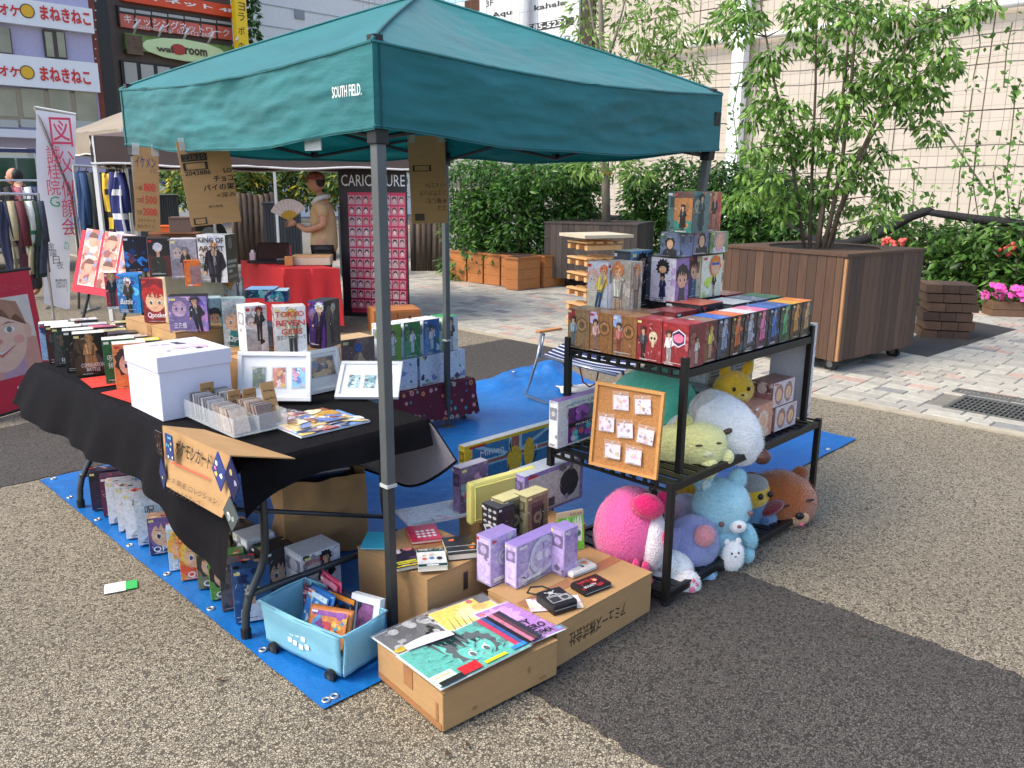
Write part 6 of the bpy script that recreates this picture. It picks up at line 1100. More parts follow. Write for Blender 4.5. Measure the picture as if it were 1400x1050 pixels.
# ================================================================== folding lounge chair behind the rack
ch = empty('folding_chair', W(1.5, 1.05, 0), RZ, 'low folding chair with navy and white striped seat behind the rack', 'chair')
alu = mat('aluminium_tube', (170, 174, 178), .3, .8)
sl0 = P(742, 472, .40); sr0 = P(852, 505, .40); 
cw_ = [P(740, 487, .36), P(842, 513, .36), P(880, 492, .36), P(770, 470, .36)]
iv = ch.matrix_world.inverted() if False else (Matrix.Translation(ch.location) @ Matrix.Rotation(RZ, 4, 'Z')).inverted()
L_ = lambda p: iv @ p
cols = [(30, 40, 84), (206, 210, 222)]; c0, c1, c2, c3 = [L_(q) for q in cw_]
mb = MB(); mb.grid(lambda s, t: c0.lerp(c1, s).lerp(c3.lerp(c2, s), t)-Vector((0, 0, .03*sin(pi*t)*sin(pi*s))), 10, 17, colfn=lambda s, t: cols[1] if int(t*17) % 3 == 2 else cols[0]); mb.build('striped_seat', CLOTH, ch, thick=.004)
for e0, e1 in ((c0, c1), (c3, c2)): mb = MB(); mb.tube([e0, e1], .010, 8); mb.build('seat_bar', alu, ch, smooth=True)
q0, q1, q2 = L_(P(735, 489, .36)), L_(P(719, 540, .03)), L_(P(748, 552, .015))
mb = MB(); mb.tube([L_(P(741, 455, .52)), q0, q0.lerp(q1, .6), q1, q2], .011, 8); mb.build('leg', alu, ch, smooth=True)
mb = MB(); mb.tube([L_(P(768, 488, .34)), L_(P(783, 532, .02))], .011, 8); mb.build('leg', mat('blue_grey_tube', (90, 104, 130), .35, .5), ch, smooth=True)
mb = MB(); mb.tube([L_(P(850, 500, .34)), L_(P(862, 560, .02))], .011, 8); mb.build('leg', alu, ch, smooth=True)
ar = [L_(P(735, 454, .56)), L_(P(766, 449, .56))]; mb = MB(); m_ = (ar[0]+ar[1])/2; d_ = ar[1]-ar[0]; mb.box(m_, (d_.length, .045, .018), rz=atan2(d_.y, d_.x)); mb.build('armrest', mat('orange_wood', (196, 130, 70), .5, var=.15), ch, bevel=.004)
mb = MB(); mb.tube([L_(P(744, 456, .54)), L_(P(738, 487, .37))], .009, 8); mb.build('arm_post', alu, ch, smooth=True)
mb = MB(); mb.tube([L_(P(792, 500, .34)), L_(P(797, 522, .22)), L_(P(806, 529, .18)), L_(P(815, 524, .2)), L_(P(818, 508, .32))], .006, 6); mb.build('red_strap', mat('red_webbing', (150, 24, 34), .7), ch, smooth=True)
mb = MB(); p = P(766, 532, .0); mb.grid(lambda s, t: (.55*s, .22*t, .02+.02*mno.noise(Vector((s*5, t*4, 2)))+.02*sin(pi*t)), 20, 10); tag(mb.build('folded_cloth', mat('offwhite_cloth', (206, 204, 198), .85, var=.08, bump=.3), loc=P(768, 541, .01), rz=RZ-.6, smooth=True, thick=.006), 'crumpled off-white cloth on the ground under the folding chair', 'cloth')
# ================================================================== leaves and plants
def leafmesh(name, C, Dn, Ls, cols, parent=None, wr=.42, fold=.25, m=None):
    """C centres (n,3); Dn leaf directions (n,3); Ls lengths; one folded four-triangle leaf each"""
    n = len(C); C = np.asarray(C, float); D = np.asarray(Dn, float); D /= np.linalg.norm(D, axis=1)[:, None]+1e-9; Ls = np.asarray(Ls, float)
    up = rng.normal(size=(n, 3))*.5+np.array((0, 0, 1.)); Sd = np.cross(D, up); Sd /= np.linalg.norm(Sd, axis=1)[:, None]+1e-9; Nn = np.cross(Sd, D)
    w = (Ls*wr/2)[:, None]; l = Ls[:, None]
    b = C; t = C+D*l-Nn*l*.12; mid = C+D*l*.45+Nn*l*.06; r = C+D*l*.45+Sd*w-Nn*w*fold; q = C+D*l*.45-Sd*w-Nn*w*fold
    Vx = np.stack([b, r, t, q, mid], 1).reshape(-1, 3); k = np.arange(n)*5
    F = np.stack([k, k+1, k+4, k+1, k+2, k+4, k+2, k+3, k+4, k+3, k, k+4], 1).reshape(-1, 3)
    me = bpy.data.meshes.new(name); me.vertices.add(n*5); me.vertices.foreach_set('co', Vx.ravel()); me.loops.add(len(F)*3); me.loops.foreach_set('vertex_index', F.ravel().astype(np.int32))
    me.polygons.add(len(F)); me.polygons.foreach_set('loop_start', (np.arange(len(F))*3).astype(np.int32)); me.polygons.foreach_set('loop_total', np.full(len(F), 3, np.int32))
    at = me.color_attributes.new('Col', 'FLOAT_COLOR', 'POINT'); pal = np.array([lin(c) for c in cols]); ci = pal[rng.integers(0, len(cols), n)]*rng.uniform(.8, 1.2, (n, 1)); cc = np.concatenate([np.repeat(ci, 5, 0), np.ones((n*5, 1))], 1)
    at.data.foreach_set('color', cc.ravel()); me.materials.append(m or LEAF); me.update(calc_edges=True); me.validate()
    o = bpy.data.objects.new(name, me); COL.objects.link(o)
    if parent: o.parent = parent
    o['kind'] = 'stuff' if parent else o.get('kind', 'stuff')
    return o
def clump_leaves(cens, rads, per, L, droop=.5):
    Cs, Ds, Ls = [], [], []
    for c, r, n in zip(cens, rads, per):
        v = rng.normal(size=(n, 3)); v /= np.linalg.norm(v, axis=1)[:, None]; rr = rng.uniform(.35, 1., (n, 1))**.6
        Cs.append(np.array(c)+v*rr*np.array(r)); d = v*np.array((1, 1, .5))+rng.normal(size=(n, 3))*.35-np.array((0, 0, droop)); Ds.append(d); Ls.append(rng.uniform(.7, 1.25, n)*L)
    return np.concatenate(Cs), np.concatenate(Ds), np.concatenate(Ls)
GR = [(66, 104, 34), (84, 126, 44), (52, 88, 32), (104, 146, 56), (74, 116, 40)]; GRD = [(52, 92, 36), (72, 116, 44), (42, 76, 32), (94, 140, 54), (60, 104, 40)]
bark = mat('bark', (96, 84, 70), .9, var=.25, vs=20, bump=.5, bs=40, stretch=(1, 1, .3))
# ---------- big wheeled planter and its tree
bwood = mat('brown_stained_wood', (84, 60, 44), .65, var=.25, vs=9, bump=.3, bs=60, stretch=(6, 6, .5)); bw2 = mat('brown_stained_wood_b', (96, 70, 52), .65, var=.25, vs=9, bump=.3, bs=60, stretch=(6, 6, .5)); bw3 = mat('brown_stained_wood_c', (72, 52, 40), .65, var=.25, vs=9, bump=.3, bs=60, stretch=(6, 6, .5)); edgew = mat('raw_wood_edge', (170, 124, 82), .7, var=.15)
greyw = [mat('grey_stained_wood_%d' % i, c, .7, var=.2, vs=9, bump=.25, bs=60, stretch=(6, 6, .5)) for i, c in enumerate(((70, 62, 58), (62, 55, 52), (78, 68, 62)))]
def wheeled_planter(label, loc, rz, W_, D_, z0, z1, mats, n, hole, batten=False):
    t = empty('wheeled_planter', loc, rz, label, 'planter', 'wheeled timber planters'); pw = W_/n
    mb = MB(); mb.box((W_/2, D_/2, (z0+z1)/2-.02), (W_-.05, D_-.05, z1-z0-.06)); mb.build('core', mat('planter_core', (30, 24, 20), .9), t)
    for s in range(4):
        L = (W_, D_, W_, D_)[s]; k = max(3, int(round(L/pw)))
        for i in range(k):
            c = (i+.5)*L/k; w = L/k-.004; th = .022+random.uniform(0, .004)
            pos = ((c, th/2-.001), (W_-th/2+.001, c), (c, D_-th/2+.001), (th/2-.001, c))[s]; dim = (w, th) if s % 2 == 0 else (th, w)
            if s % 2 and (i == 0 or i == k-1): dim = (th, w-.026); pos = (pos[0], pos[1]+(.013 if i == 0 else -.013))
            mb = MB(); zb = z0+random.uniform(-.004, .006); mb.box((*pos, (zb+z1)/2-.012), (*dim, z1-zb-.024)); mb.build('plank', random.choice(mats), t)
    # top ring with round opening
    mb = MB(); N_ = 40; R = hole; cx, cy = W_/2, D_/2; ov = .012
    inn = [(cx+R*cos(2*pi*i/N_), cy+R*D_/W_*sin(2*pi*i/N_)) for i in range(N_)]
    def sqp(a):
        c, s = cos(a), sin(a); m_ = max(abs(c), abs(s)); return (cx+c/m_*(W_/2+ov), cy+s/m_*(D_/2+ov))
    out = [sqp(2*pi*i/N_) for i in range(N_)]
    for zz in (z1-.024, z1): mb.add([(*p, zz) for p in inn]+[(*p, zz) for p in out], [(i, (i+1) % N_, N_+(i+1) % N_, N_+i) if zz < z1 else (N_+i, N_+(i+1) % N_, (i+1) % N_, i) for i in range(N_)])
    for ring in (inn, out): mb.add([(*p, z1-.024) for p in ring]+[(*p, z1) for p in ring], [(i, (i+1) % N_, N_+(i+1) % N_, N_+i) for i in range(N_)])
    mb.add([(*p, z1-.14) for p in inn]+[(*p, z1-.02) for p in inn], [(i, (i+1) % N_, N_+(i+1) % N_, N_+i) for i in range(N_)])
    mb.build('top_frame', mats[0], t, weld=True)
    mb = MB(); mb.add([(cx+R*cos(2*pi*i/N_), cy+R*D_/W_*sin(2*pi*i/N_), z1-.016) for i in range(N_)], [tuple(range(N_))]); mb.build('soil', mat('soil', (44, 34, 26), .95, var=.4, vs=30, bump=.6), t)
    for x in (.12, W_-.12):
        for y in (.12, D_-.12):
            mb = MB(); mb.cyl((x-.02, y, .065), (x+.02, y, .065), .065, n=18); w_ = mb.build('wheel', blackp, t); mb = MB(); mb.cyl((x-.023, y, .065), (x+.023, y, .065), .03, n=12); mb.build('hub', mat('hub_steel', (130, 132, 134), .4, .7), w_)
            mb = MB(); mb.box((x, y+.02, (z0+.10)/2+.03), (.07, .06, .03)); mb.build('wheel_bracket', mat('dark_grey_steel'), t)
    if batten: mb = MB(); mb.box((-.003, -.006, (z0+z1)/2-.02), (.022, .022, z1-z0-.05)); mb.build('corner_batten', edgew, t)
    return t
BP = Vector((2.825, 6.96, 0)); BR = .641
wheeled_planter('big square brown timber planter with round top opening and leafy tree', BP, BR, 1.29, 1.29, .12, 1.05, [bwood, bw2, bw3], 14, .50, True)
tb = BP+Matrix.Rotation(BR, 3, 'Z') @ Vector((.62, .62, 0)); TD = hypot(tb.x, tb.y)
tree = empty('leafy_tree', Vector((tb.x, tb.y, 1.02)), 0, 'slender many-stemmed leafy tree growing in the big brown planter', 'tree')
inv = Vector((tb.x, tb.y, 1.02)); lp = lambda x, y, d=0.: PD(x, y, TD+d)-inv
stems = [([(1118, 345), (1122, 300), (1135, 230), (1150, 150), (1158, 80), (1165, -30)], .030, 0.05), ([(1125, 343), (1138, 290), (1152, 215), (1163, 120), (1172, 20), (1176, -40)], .026, -.1), ([(1107, 343), (1110, 240), (1115, 120), (1116, 20), (1118, -40)], .018, .15), ([(1100, 342), (1080, 200), (1058, 110), (1042, 20), (1036, -30)], .018, .0), ([(1130, 345), (1165, 235), (1205, 150), (1240, 60), (1275, -10)], .024, -.05), ([(1136, 344), (1145, 300), (1190, 190), (1235, 125), (1262, 95)], .015, .2)]
for st, r, d in stems:
    pts = [lp(x, y, d*i/len(st)) for i, (x, y) in enumerate(st)]; mb = MB(); mb.tube(pts, [r*(1-.75*i/(len(pts)-1)) for i in range(len(pts))], 9); mb.build('stem', bark, tree, smooth=True)
cl = [(40,105),(110,30),(170,70),(130,125),(220,230),(250,200),(200,290),(330,30),(350,90),(340,150),(420,130),(450,60),(520,100),(560,40),(600,150),(650,60),(720,60),(780,120),(740,200),(830,110),(900,60),(960,40),(1010,25),(850,190),(880,240),(800,290),(830,350),(760,330),(700,380),(780,420),(820,470),(640,260),(600,310),(560,360),(520,330),(490,370),(660,330),(720,300),(210,380),(260,370),(330,390),(190,420),(280,470),(330,480),(400,470),(450,470),(520,450),(580,440),(180,540),(230,560),(300,540),(360,560),(430,540),(500,580),(560,580),(610,530),(640,560),(170,620),(250,640),(110,720),(180,690),(230,720),(300,700),(360,660),(420,700),(480,660),(540,650),(600,640),(660,690),(540,740),(600,760),(640,790),(340,740),(280,760),(90,60),(150,20),(400,20),(500,10),(600,20),(690,110),(860,60),(770,40),(460,200),(540,230),(690,230)]
cens, rads, per = [], [], []
for (zx, zy) in cl:
    x, y = 960+zx/2.625, zy/2.625; big = 1 if zy < 560 else .9; d = random.uniform(-.42, .42)
    c = lp(x, y, d); cens.append(c); rads.append((.145*big, .16*big, .105*big)); per.append(int(62*big))
    if random.random() < .5: cens.append(lp(x+random.uniform(-14, 14), y+random.uniform(-10, 10), random.uniform(-.5, .5))); rads.append((.12, .13, .09)); per.append(26)
C_, D_, L_2 = clump_leaves(cens, rads, per, .086, .8); leafmesh('foliage', C_, D_, L_2, [(104, 146, 56), (84, 124, 46), (126, 166, 70), (70, 108, 42), (142, 178, 88)], tree, .40)
mb = MB()
for i, c in enumerate(cens):
    if i % 2: continue
    # twig from the nearest stem point
    best = min((lp(x, y, d*k/len(st)) for st, r, d in stems for k, (x, y) in enumerate([(a_[0]+(b_[0]-a_[0])*t_, a_[1]+(b_[1]-a_[1])*t_) for a_, b_ in zip(st, st[1:]) for t_ in (0, .33, .66)])), key=lambda q: (q-c).length+max(0, q.z-c.z)*2)
    mid = best.lerp(c, .5)+Vector((0, 0, .02)); mb.tube([best, mid, c], [.007, .005, .003], 5)
q = mb.build('twigs', bark, tree, smooth=True); q['kind'] = 'stuff'
# ---------- dark wheeled planter with a young tree
dl = P(743, 393); dr = P(868, 400); dd = dr-dl; drz = atan2(dd.y, dd.x)
dz0, dz1 = .16, zat(dl, 303)
wheeled_planter('dark grey brown timber planter on wheels in front of the hedge', Vector((dl.x, dl.y, 0)), drz, dd.length, 1.15, dz0, dz1, greyw, 15, .50)
tc_ = Vector((dl.x, dl.y, 0))+Matrix.Rotation(drz, 3, 'Z') @ Vector((dd.length*.60, .55, 0)); td2 = hypot(tc_.x, tc_.y)
tr2 = empty('young_tree', Vector((tc_.x, tc_.y, dz1-.05)), 0, 'young tree with a straight grey trunk in the dark planter', 'tree'); i2 = tr2.location.copy(); l2 = lambda x, y, d=0.: PD(x, y, td2+d)-i2
mb = MB(); mb.tube([l2(829, 318), l2(828, 250), l2(826, 180), l2(824, 100), l2(822, 30), l2(818, -60)], [.075, .068, .06, .05, .04, .02], 10); mb.build('trunk', mat('pale_bark', (122, 114, 102), .9, var=.25, vs=12, bump=.4, stretch=(1, 1, .4)), tr2, smooth=True)
mb = MB(); mb.box(l2(828, 237), (.17, .17, .05)); mb.build('red_ribbon', mat('red_ribbon', (190, 40, 36), .6), tr2, bevel=.01)
br = [((826, 170), (880, 60)), ((826, 150), (790, 40)), ((825, 130), (930, 70)), ((824, 100), (860, -20)), ((824, 90), (800, -30)), ((827, 200), (900, 110)), ((826, 185), (850, 130))]; mb = MB()
for a_, b_ in br: mb.tube([l2(*a_), l2((a_[0]+b_[0])/2, (a_[1]+b_[1])/2+8), l2(*b_)], [.03, .022, .008], 7)
mb.build('branches', mat('pale_bark'), tr2, smooth=True)
cens = [l2(x, y, random.uniform(-.8, .8)) for x, y in [(790, 35), (805, 60), (870, 45), (905, 60), (935, 75), (880, 80), (910, 95), (860, 100), (945, 100), (850, 20), (895, 20), (925, 40), (800, 10), (830, -20), (870, -20), (920, 0), (840, 60), (800, 200), (845, 225), (870, 235), (855, 205), (810, 225), (790, 235)]]
C_, D_, L_2 = clump_leaves(cens, [(.32, .35, .2)]*len(cens), [70]*len(cens), .15, .5); leafmesh('foliage', C_, D_, L_2, [(128, 160, 76), (110, 146, 62), (96, 130, 54), (146, 176, 96)], tr2, .3)
# ---------- hedge shrubs
def shrub(label, x, ytop, ybot, rx, D, n, cols, L=.13, cat='shrub', group='hedge shrubs behind the pavement', zb=None, depth=.55):
    base = PD(x, 300, D); base.z = 0; zt_ = zat(base, ytop); z0 = zat(base, ybot) if zb is None else zb; k = D/FPX*rx; o = empty('hedge_shrub', Vector((base.x, base.y, z0)), 0, label, cat, group)
    mb = MB()
    for i in range(7): a_ = random.uniform(0, 6.28); q = Vector((cos(a_)*k*.5, sin(a_)*k*.4, 0)); mb.tube([q*.4, q+Vector((0, 0, (zt_-z0)*.5)), q*1.25+Vector((0, 0, (zt_-z0)*.92))], [.016, .012, .006], 6)
    q_ = mb.build('stems', bark, o); q_['kind'] = 'stuff'
    m_ = 24; cens, rads = [], []
    for i in range(m_*3):
        u_, v_, w_ = random.uniform(-1, 1), random.uniform(-1, 1), random.random()
        cens.append((u_*k, v_*depth-(.0), w_*(zt_-z0)*.97)); rads.append((.22, .2, .17))
    per = [max(10, n//len(cens))]*len(cens); C_, D_, L_2 = clump_leaves(cens, rads, per, L, .35); ok = C_[:, 2] < (zt_-z0)+rng.normal(size=len(C_))*.05; leafmesh('foliage', C_[ok], D_[ok], L_2[ok], cols, o, .40); return o
for i, (x, yt_, yb_, rx, D) in enumerate(((640, 217, 368, 36, 14.4), (676, 214, 372, 34, 14.0), (712, 216, 375, 32, 13.7), (750, 217, 372, 34, 14.3), (786, 220, 330, 30, 14.8))):
    shrub('dense green hedge shrub, %s from the left behind the orange planters' % ('first', 'second', 'third', 'fourth', 'fifth')[i], x, yt_, yb_, rx, D, 3000, GRD+[(90, 130, 50)], .12)
for i, (x, yt_, yb_, rx, D) in enumerate(((890, 222, 350, 30, 15.2), (935, 216, 350, 34, 15.0), (985, 218, 350, 34, 14.8), (1035, 226, 350, 34, 14.6), (1085, 236, 350, 34, 14.4))):
    shrub('dark green hedge shrub behind the rack, %s from the left' % ('first', 'second', 'third', 'fourth', 'fifth')[i], x, yt_, yb_, rx, D, 2600, GRD, .13)
# ---------- orange wood planters
ow = mat('orange_cedar', (176, 112, 60), .6, var=.18, vs=7, bump=.15, stretch=(1, 1, 7)); ow2 = mat('orange_cedar_rim', (160, 100, 54), .6, var=.15)
def cedar_planter(label, a, b, w, d, h):
    t = empty('cedar_planter', W(a, b, 0), RZ, label, 'planter', 'orange cedar planters')
    for k in range(3):
        z = .02+(h-.05)*(k+.5)/3; hh = (h-.05)/3-.004
        for c, dm in (((w/2, .01, z), (w, .02, hh)), ((w/2, d-.01, z), (w, .02, hh)), ((.01, d/2, z), (.02, d-.042, hh)), ((w-.01, d/2, z), (.02, d-.042, hh))): mb = MB(); mb.box(c, dm); mb.build('board', ow, t)
    mb = MB(); mb.box((w/2, d/2, h-.015), (w+.03, d+.03, .03)); mb.build('rim', ow2, t); mb = MB(); mb.box((w/2, d/2, h+.003), (w-.05, d-.05, .006)); mb.build('soil', mat('soil'), t)
for i, (a, b, w, d) in enumerate(((7.41, 6.645, .50, .27), (7.62, 6.94, .5, .28), (7.62, 7.26, .5, .36), (7.62, 7.66, .5, .36), (7.62, 8.06, .5, .4), (7.98, 6.62, .5, .3))):
    cedar_planter('orange cedar planter under the hedge, %s' % ('nearest one with a corner to the camera', 'second from the right', 'third from the right', 'fourth from the right', 'leftmost beside the white pole', 'half hidden beside the dark planter')[i], a, b, w, d, .52)
# ---------- pallet stack with board
pq = PD(803, 322, 9.0); t = empty('pallet_stack', Vector((pq.x, pq.y, 0)), RZ-.35, 'stack of raw wooden pallets behind the rack', 'pallets'); pw_ = mat('raw_pine', (206, 160, 108), .7, var=.15, vs=6, stretch=(7, 1, 1))
ztop = pq.z-.03
nl = 6
for i in range(nl):
    z = ztop*(i+.5)/nl
    for y in (.02, .21, .40): mb = MB(); mb.box((.22, y, z-.02), (.44, .06, .05)); mb.build('bearer', pw_, t)
    for x in (.03, .16, .29, .42): mb = MB(); mb.box((x, .21, z+.035), (.075, .44, .018)); mb.build('slat', pw_, t)
t2 = empty('table_board', Vector((pq.x, pq.y, ztop+.0)), RZ-.35, 'pale wooden board lying on top of the pallet stack', 'board'); mb = MB(); mb.box((.24, .22, .018), (.62, .58, .034)); mb.build('panel', mat('pale_ply', (196, 184, 160), .6, var=.1), t2)
# ---------- timber pile and mat
tp = P(1258, 463); t = empty('timber_pile', Vector((tp.x, tp.y, 0)), RZ+.12, 'short stacked brown timber blocks beside the big planter', 'timber pile'); zt_ = zat(tp, 388); Lw = run(tp, Vector((cos(RZ+.12-.5), sin(RZ+.12-.5))), 1303)
for i in range(6):
    z = zt_*(i+.5)/6; s_ = (0, .03, .0, .05, .02, .0)[i]
    for k in range(3): mb = MB(); mb.box((s_+.08+.165*k, .22 if i % 2 else .25, z), (.16, .5-.06*(i % 2), zt_/6-.012)); mb.build('block', random.choice([bwood, bw2, bw3]), t)
t.rotation_euler[2] = -.25
sheet('rubber_mat', [P(1213, 480), P(1268, 490), P(1390, 452), P(1302, 436)], mat('dark_rubber', (52, 50, 48), .8, var=.2, vs=4), .016)
mm = [o for o in bpy.data.objects if o.name == 'rubber_mat'][0]; del mm['kind']; tag(mm, 'thin dark rubber mat lying on the pavement by the timber pile', 'mat')
# ---------- flower planter at the right edge
fp = P(1355, 434); t = empty('flower_planter', Vector((fp.x, fp.y, 0)), -.15, 'low brown planter box with bright pink flowers at the right edge', 'planter'); fh = zat(fp, 412)
for k in range(2): mb = MB(); mb.box((.6, .16, fh*(k+.5)/2), (1.2, .32, fh/2-.006)); mb.build('board', mat('flower_box_wood', (112, 84, 62), .7, var=.2, stretch=(1, 6, 6)), t)
C_ = []; fl = mat('pink_petal', (228, 80, 170), .5)
pm_ = MB()
for j in range(5): a_ = 2*pi*j/5; pm_.ell((cos(a_)*.028, sin(a_)*.028, .004), (.026, .026, .006), 8, 5)
pm_.ell((0, 0, .004), (.012, .012, .008), 6, 4); fme = pm_.mesh('flower', fl, True)
for i in range(46):
    o = bpy.data.objects.new('flower', fme); COL.objects.link(o); o.parent = t; x = random.uniform(-.06, 1.1); o.location = (x, random.uniform(-.08, .3), fh+random.uniform(.02, .2)*(1 if x < .75 else .6)); o.rotation_euler = (random.uniform(.4, 1.2), random.uniform(-.4, .4), random.uniform(-.5, .5)); s_ = random.uniform(.9, 1.3); o.scale = (s_,)*3
C_, D_, L_2 = clump_leaves([(x, .12, fh+.07) for x in np.linspace(0, 1.1, 9)], [(.12, .16, .09)]*9, [60]*9, .06, .1); leafmesh('leaves', C_, D_, L_2, GRD, t)
# ---------- vine net, cables and hedge of vines at the right
NA = 11.2
net = empty('vine_net', W(NA, 0, 0), RZ, 'tall dark wire net with cables in front of the beige wall', 'net'); wire = mat('dark_wire', (104, 98, 90), .6)
bs0 = AB(PA(1480, 200, NA))[1]; bs1 = AB(PA(500, 100, NA))[1]; mb = MB(); nb = 64
for i in range(nb):
    b = bs0+(bs1-bs0)*i/(nb-1); j = random.uniform(-.06, .06); mb.tube([(0, b+j, .3), (.02, b-j*.5, 2.5), (0, b+.03, 6.5)], .0032, 4)
for z in np.arange(.8, 6.5, .42): mb.tube([(0, bs0+(bs1-bs0)*k/14, z+random.uniform(-.03, .03)) for k in range(15)], .003, 4)
q = mb.build('mesh_wires', wire, net); q['kind'] = 'stuff'
for yy in (62, 78, 100, 205, 232):
    z = PA(1250, yy, NA).z; mb = MB(); mb.tube([(-.03, bs0+(bs1-bs0)*k/16, z+.05*sin(k*1.3)) for k in range(17)], .009, 5); mb.build('cable', wire, net)
pp0, pp1 = PA(1285, 165, NA), PA(1345, 255, NA); mb = MB(); mb.tube([(-.04, AB(pp0)[1], pp0.z), (-.04, AB(pp1)[1], pp1.z)], .013, 5); mb.build('cable', wire, net)
def vine(label, pts, n, D, L, spread=8, cols=None, big=1.):
    p0 = PA(*pts[0], NA-D); o = empty('climbing_vine', Vector((p0.x, p0.y, p0.z)), 0, label, 'vine', 'vines climbing the net'); q = [PA(x, y, NA-D)-p0 for x, y in pts]; mb = MB(); mb.tube(q, .008, 5); mb.build('stem', mat('vine_stem', (80, 84, 50), .8), o)
    C_, D_, L_2 = [], [], []
    for i in range(n):
        f = random.random()*(len(q)-1); k = int(f); c = q[k].lerp(q[min(k+1, len(q)-1)], f-k); C_.append(c+Vector((random.gauss(0, .012*spread), random.gauss(0, .05), random.gauss(0, .012*spread)))); D_.append((random.gauss(0, 1), random.gauss(-.4, .5), -.6)); L_2.append(L*random.uniform(.6, 1.2))
    leafmesh('leaves', [tuple(c) for c in C_], D_, L_2, cols or [(96, 140, 60), (78, 120, 50), (120, 160, 80)], o, .75)
vv_ = [([(1245, 340), (1248, 280), (1250, 240), (1240, 215)], 60), ([(1300, 345), (1308, 290), (1312, 235), (1322, 180), (1330, 120)], 70), ([(1340, 345), (1338, 300), (1330, 250), (1335, 190)], 60), ([(1378, 345), (1380, 290), (1376, 240), (1382, 190), (1388, 130), (1396, 110)], 70), ([(1395, 350), (1390, 300), (1396, 260)], 60), ([(1270, 345), (1262, 300), (1275, 262)], 70), ([(1222, 345), (1228, 300), (1224, 262)], 60), ([(1360, 345), (1352, 310), (1362, 270), (1358, 235)], 60), ([(1000, 240), (1008, 200), (1002, 150), (1012, 100)], 50), ([(880, 120), (884, 70), (876, 20), (872, -20)], 50), ([(905, 110), (918, 60), (912, 10)], 40), ([(1330, 110), (1340, 60), (1336, 20), (1345, -10)], 26), ([(1372, 120), (1376, 70), (1384, 30)], 22)]
for i, (pts, n) in enumerate(vv_): vine('thin leafy vine climbing the wire net, %s counted from the right planter' % ('first', 'second', 'third', 'fourth', 'fifth', 'sixth', 'seventh', 'eighth', 'ninth', 'tenth', 'eleventh', 'twelfth', 'thirteenth')[i], pts, n, .1, .105)
for i, (x, yt_, yb_, rx, D, n) in enumerate(((1205, 300, 400, 40, 14.2, 900), (1262, 302, 425, 34, 13.6, 1500), (1310, 308, 425, 36, 13.2, 1500), (1362, 306, 425, 36, 12.9, 1600), (1405, 300, 425, 30, 12.7, 1400), (1290, 380, 428, 60, 12.9, 1200))):
    shrub('leafy vine covered bush along the net, %s' % ('behind the big planter', 'right of the big planter', 'third from the planter', 'above the flower planter', 'at the right picture edge', 'low ground cover by the timber pile')[i], x, yt_, yb_, rx, D, n, [(84, 124, 50), (66, 104, 42), (104, 144, 64), (50, 84, 36)], .15, 'bush', 'vine bushes at the right', depth=.25)
blk = mat('black_shade_net', (20, 21, 22), .8, var=.3, vs=30, bump=.8, bs=40)
for lab, pts, r in (('black rolled shade net sagging behind the leafy tree', [(1068, 300), (1100, 325), (1140, 335), (1180, 330), (1215, 315), (1245, 296), (1280, 284)], .07), ('black rolled shade net running to the right picture edge', [(1262, 292), (1300, 296), (1340, 302), (1385, 306), (1430, 312)], .065), ('black rolled shade net behind the young tree', [(770, 285), (800, 290), (835, 300), (870, 300), (905, 290)], .07)):
    p0 = PA(*pts[0], NA-.35); mb = MB(); mb.tube([PA(x, y, NA-.35)-p0+Vector((0, 0, .03*random.uniform(-1, 1))) for x, y in pts], [r*random.uniform(.75, 1.2) for _ in pts], 10); o = mb.build('shade_net_roll', blk, loc=p0, smooth=True, sub=1); tag(o, lab, 'net roll', 'rolled shade nets')
for x, y in ((1208, 330), (1222, 332), (1232, 331), (1380, 343), (1388, 338), (1372, 346)):
    p0 = PA(x, y, NA-.6); mb = MB(); [mb.ell((random.uniform(-.06, .06), random.uniform(-.05, .05), random.uniform(-.05, .05)), (.035, .03, .03), 7, 5) for _ in range(6)]; o = mb.build('flower_cluster', mat('coral_petal', (214, 90, 80), .6), loc=p0, smooth=True); tag(o, 'coral red flower cluster in the vines, %s' % ('left of the three over the planter' if x == 1208 else 'middle of the three over the planter' if x == 1222 else 'right of the three over the planter' if x == 1232 else 'above the pink flowers, %s' % {1380: 'middle', 1388: 'right', 1372: 'left'}[x]), 'flowers', 'coral flowers'); o['kind'] = 'stuff'
# road and kerb behind
sheet('road', [W(13.2, -30), W(21.0, -30), W(21.0, 40), W(13.2, 40)], mat('road_asphalt', (110, 108, 104), .85, var=.1, vs=20), .003)
mb = MB(); mb.box((0, 0, .06), (.16, 60, .13)); o = mb.build('road_kerb', mat('kerb_concrete'), loc=W(17.4, 5, 0), rz=RZ); tag(o, kind='structure')
sheet('road_edge_line', [W(16.4, -30), W(16.55, -30), W(16.55, 40), W(16.4, 40)], mat('yellow_line', (206, 180, 90), .7), .007)
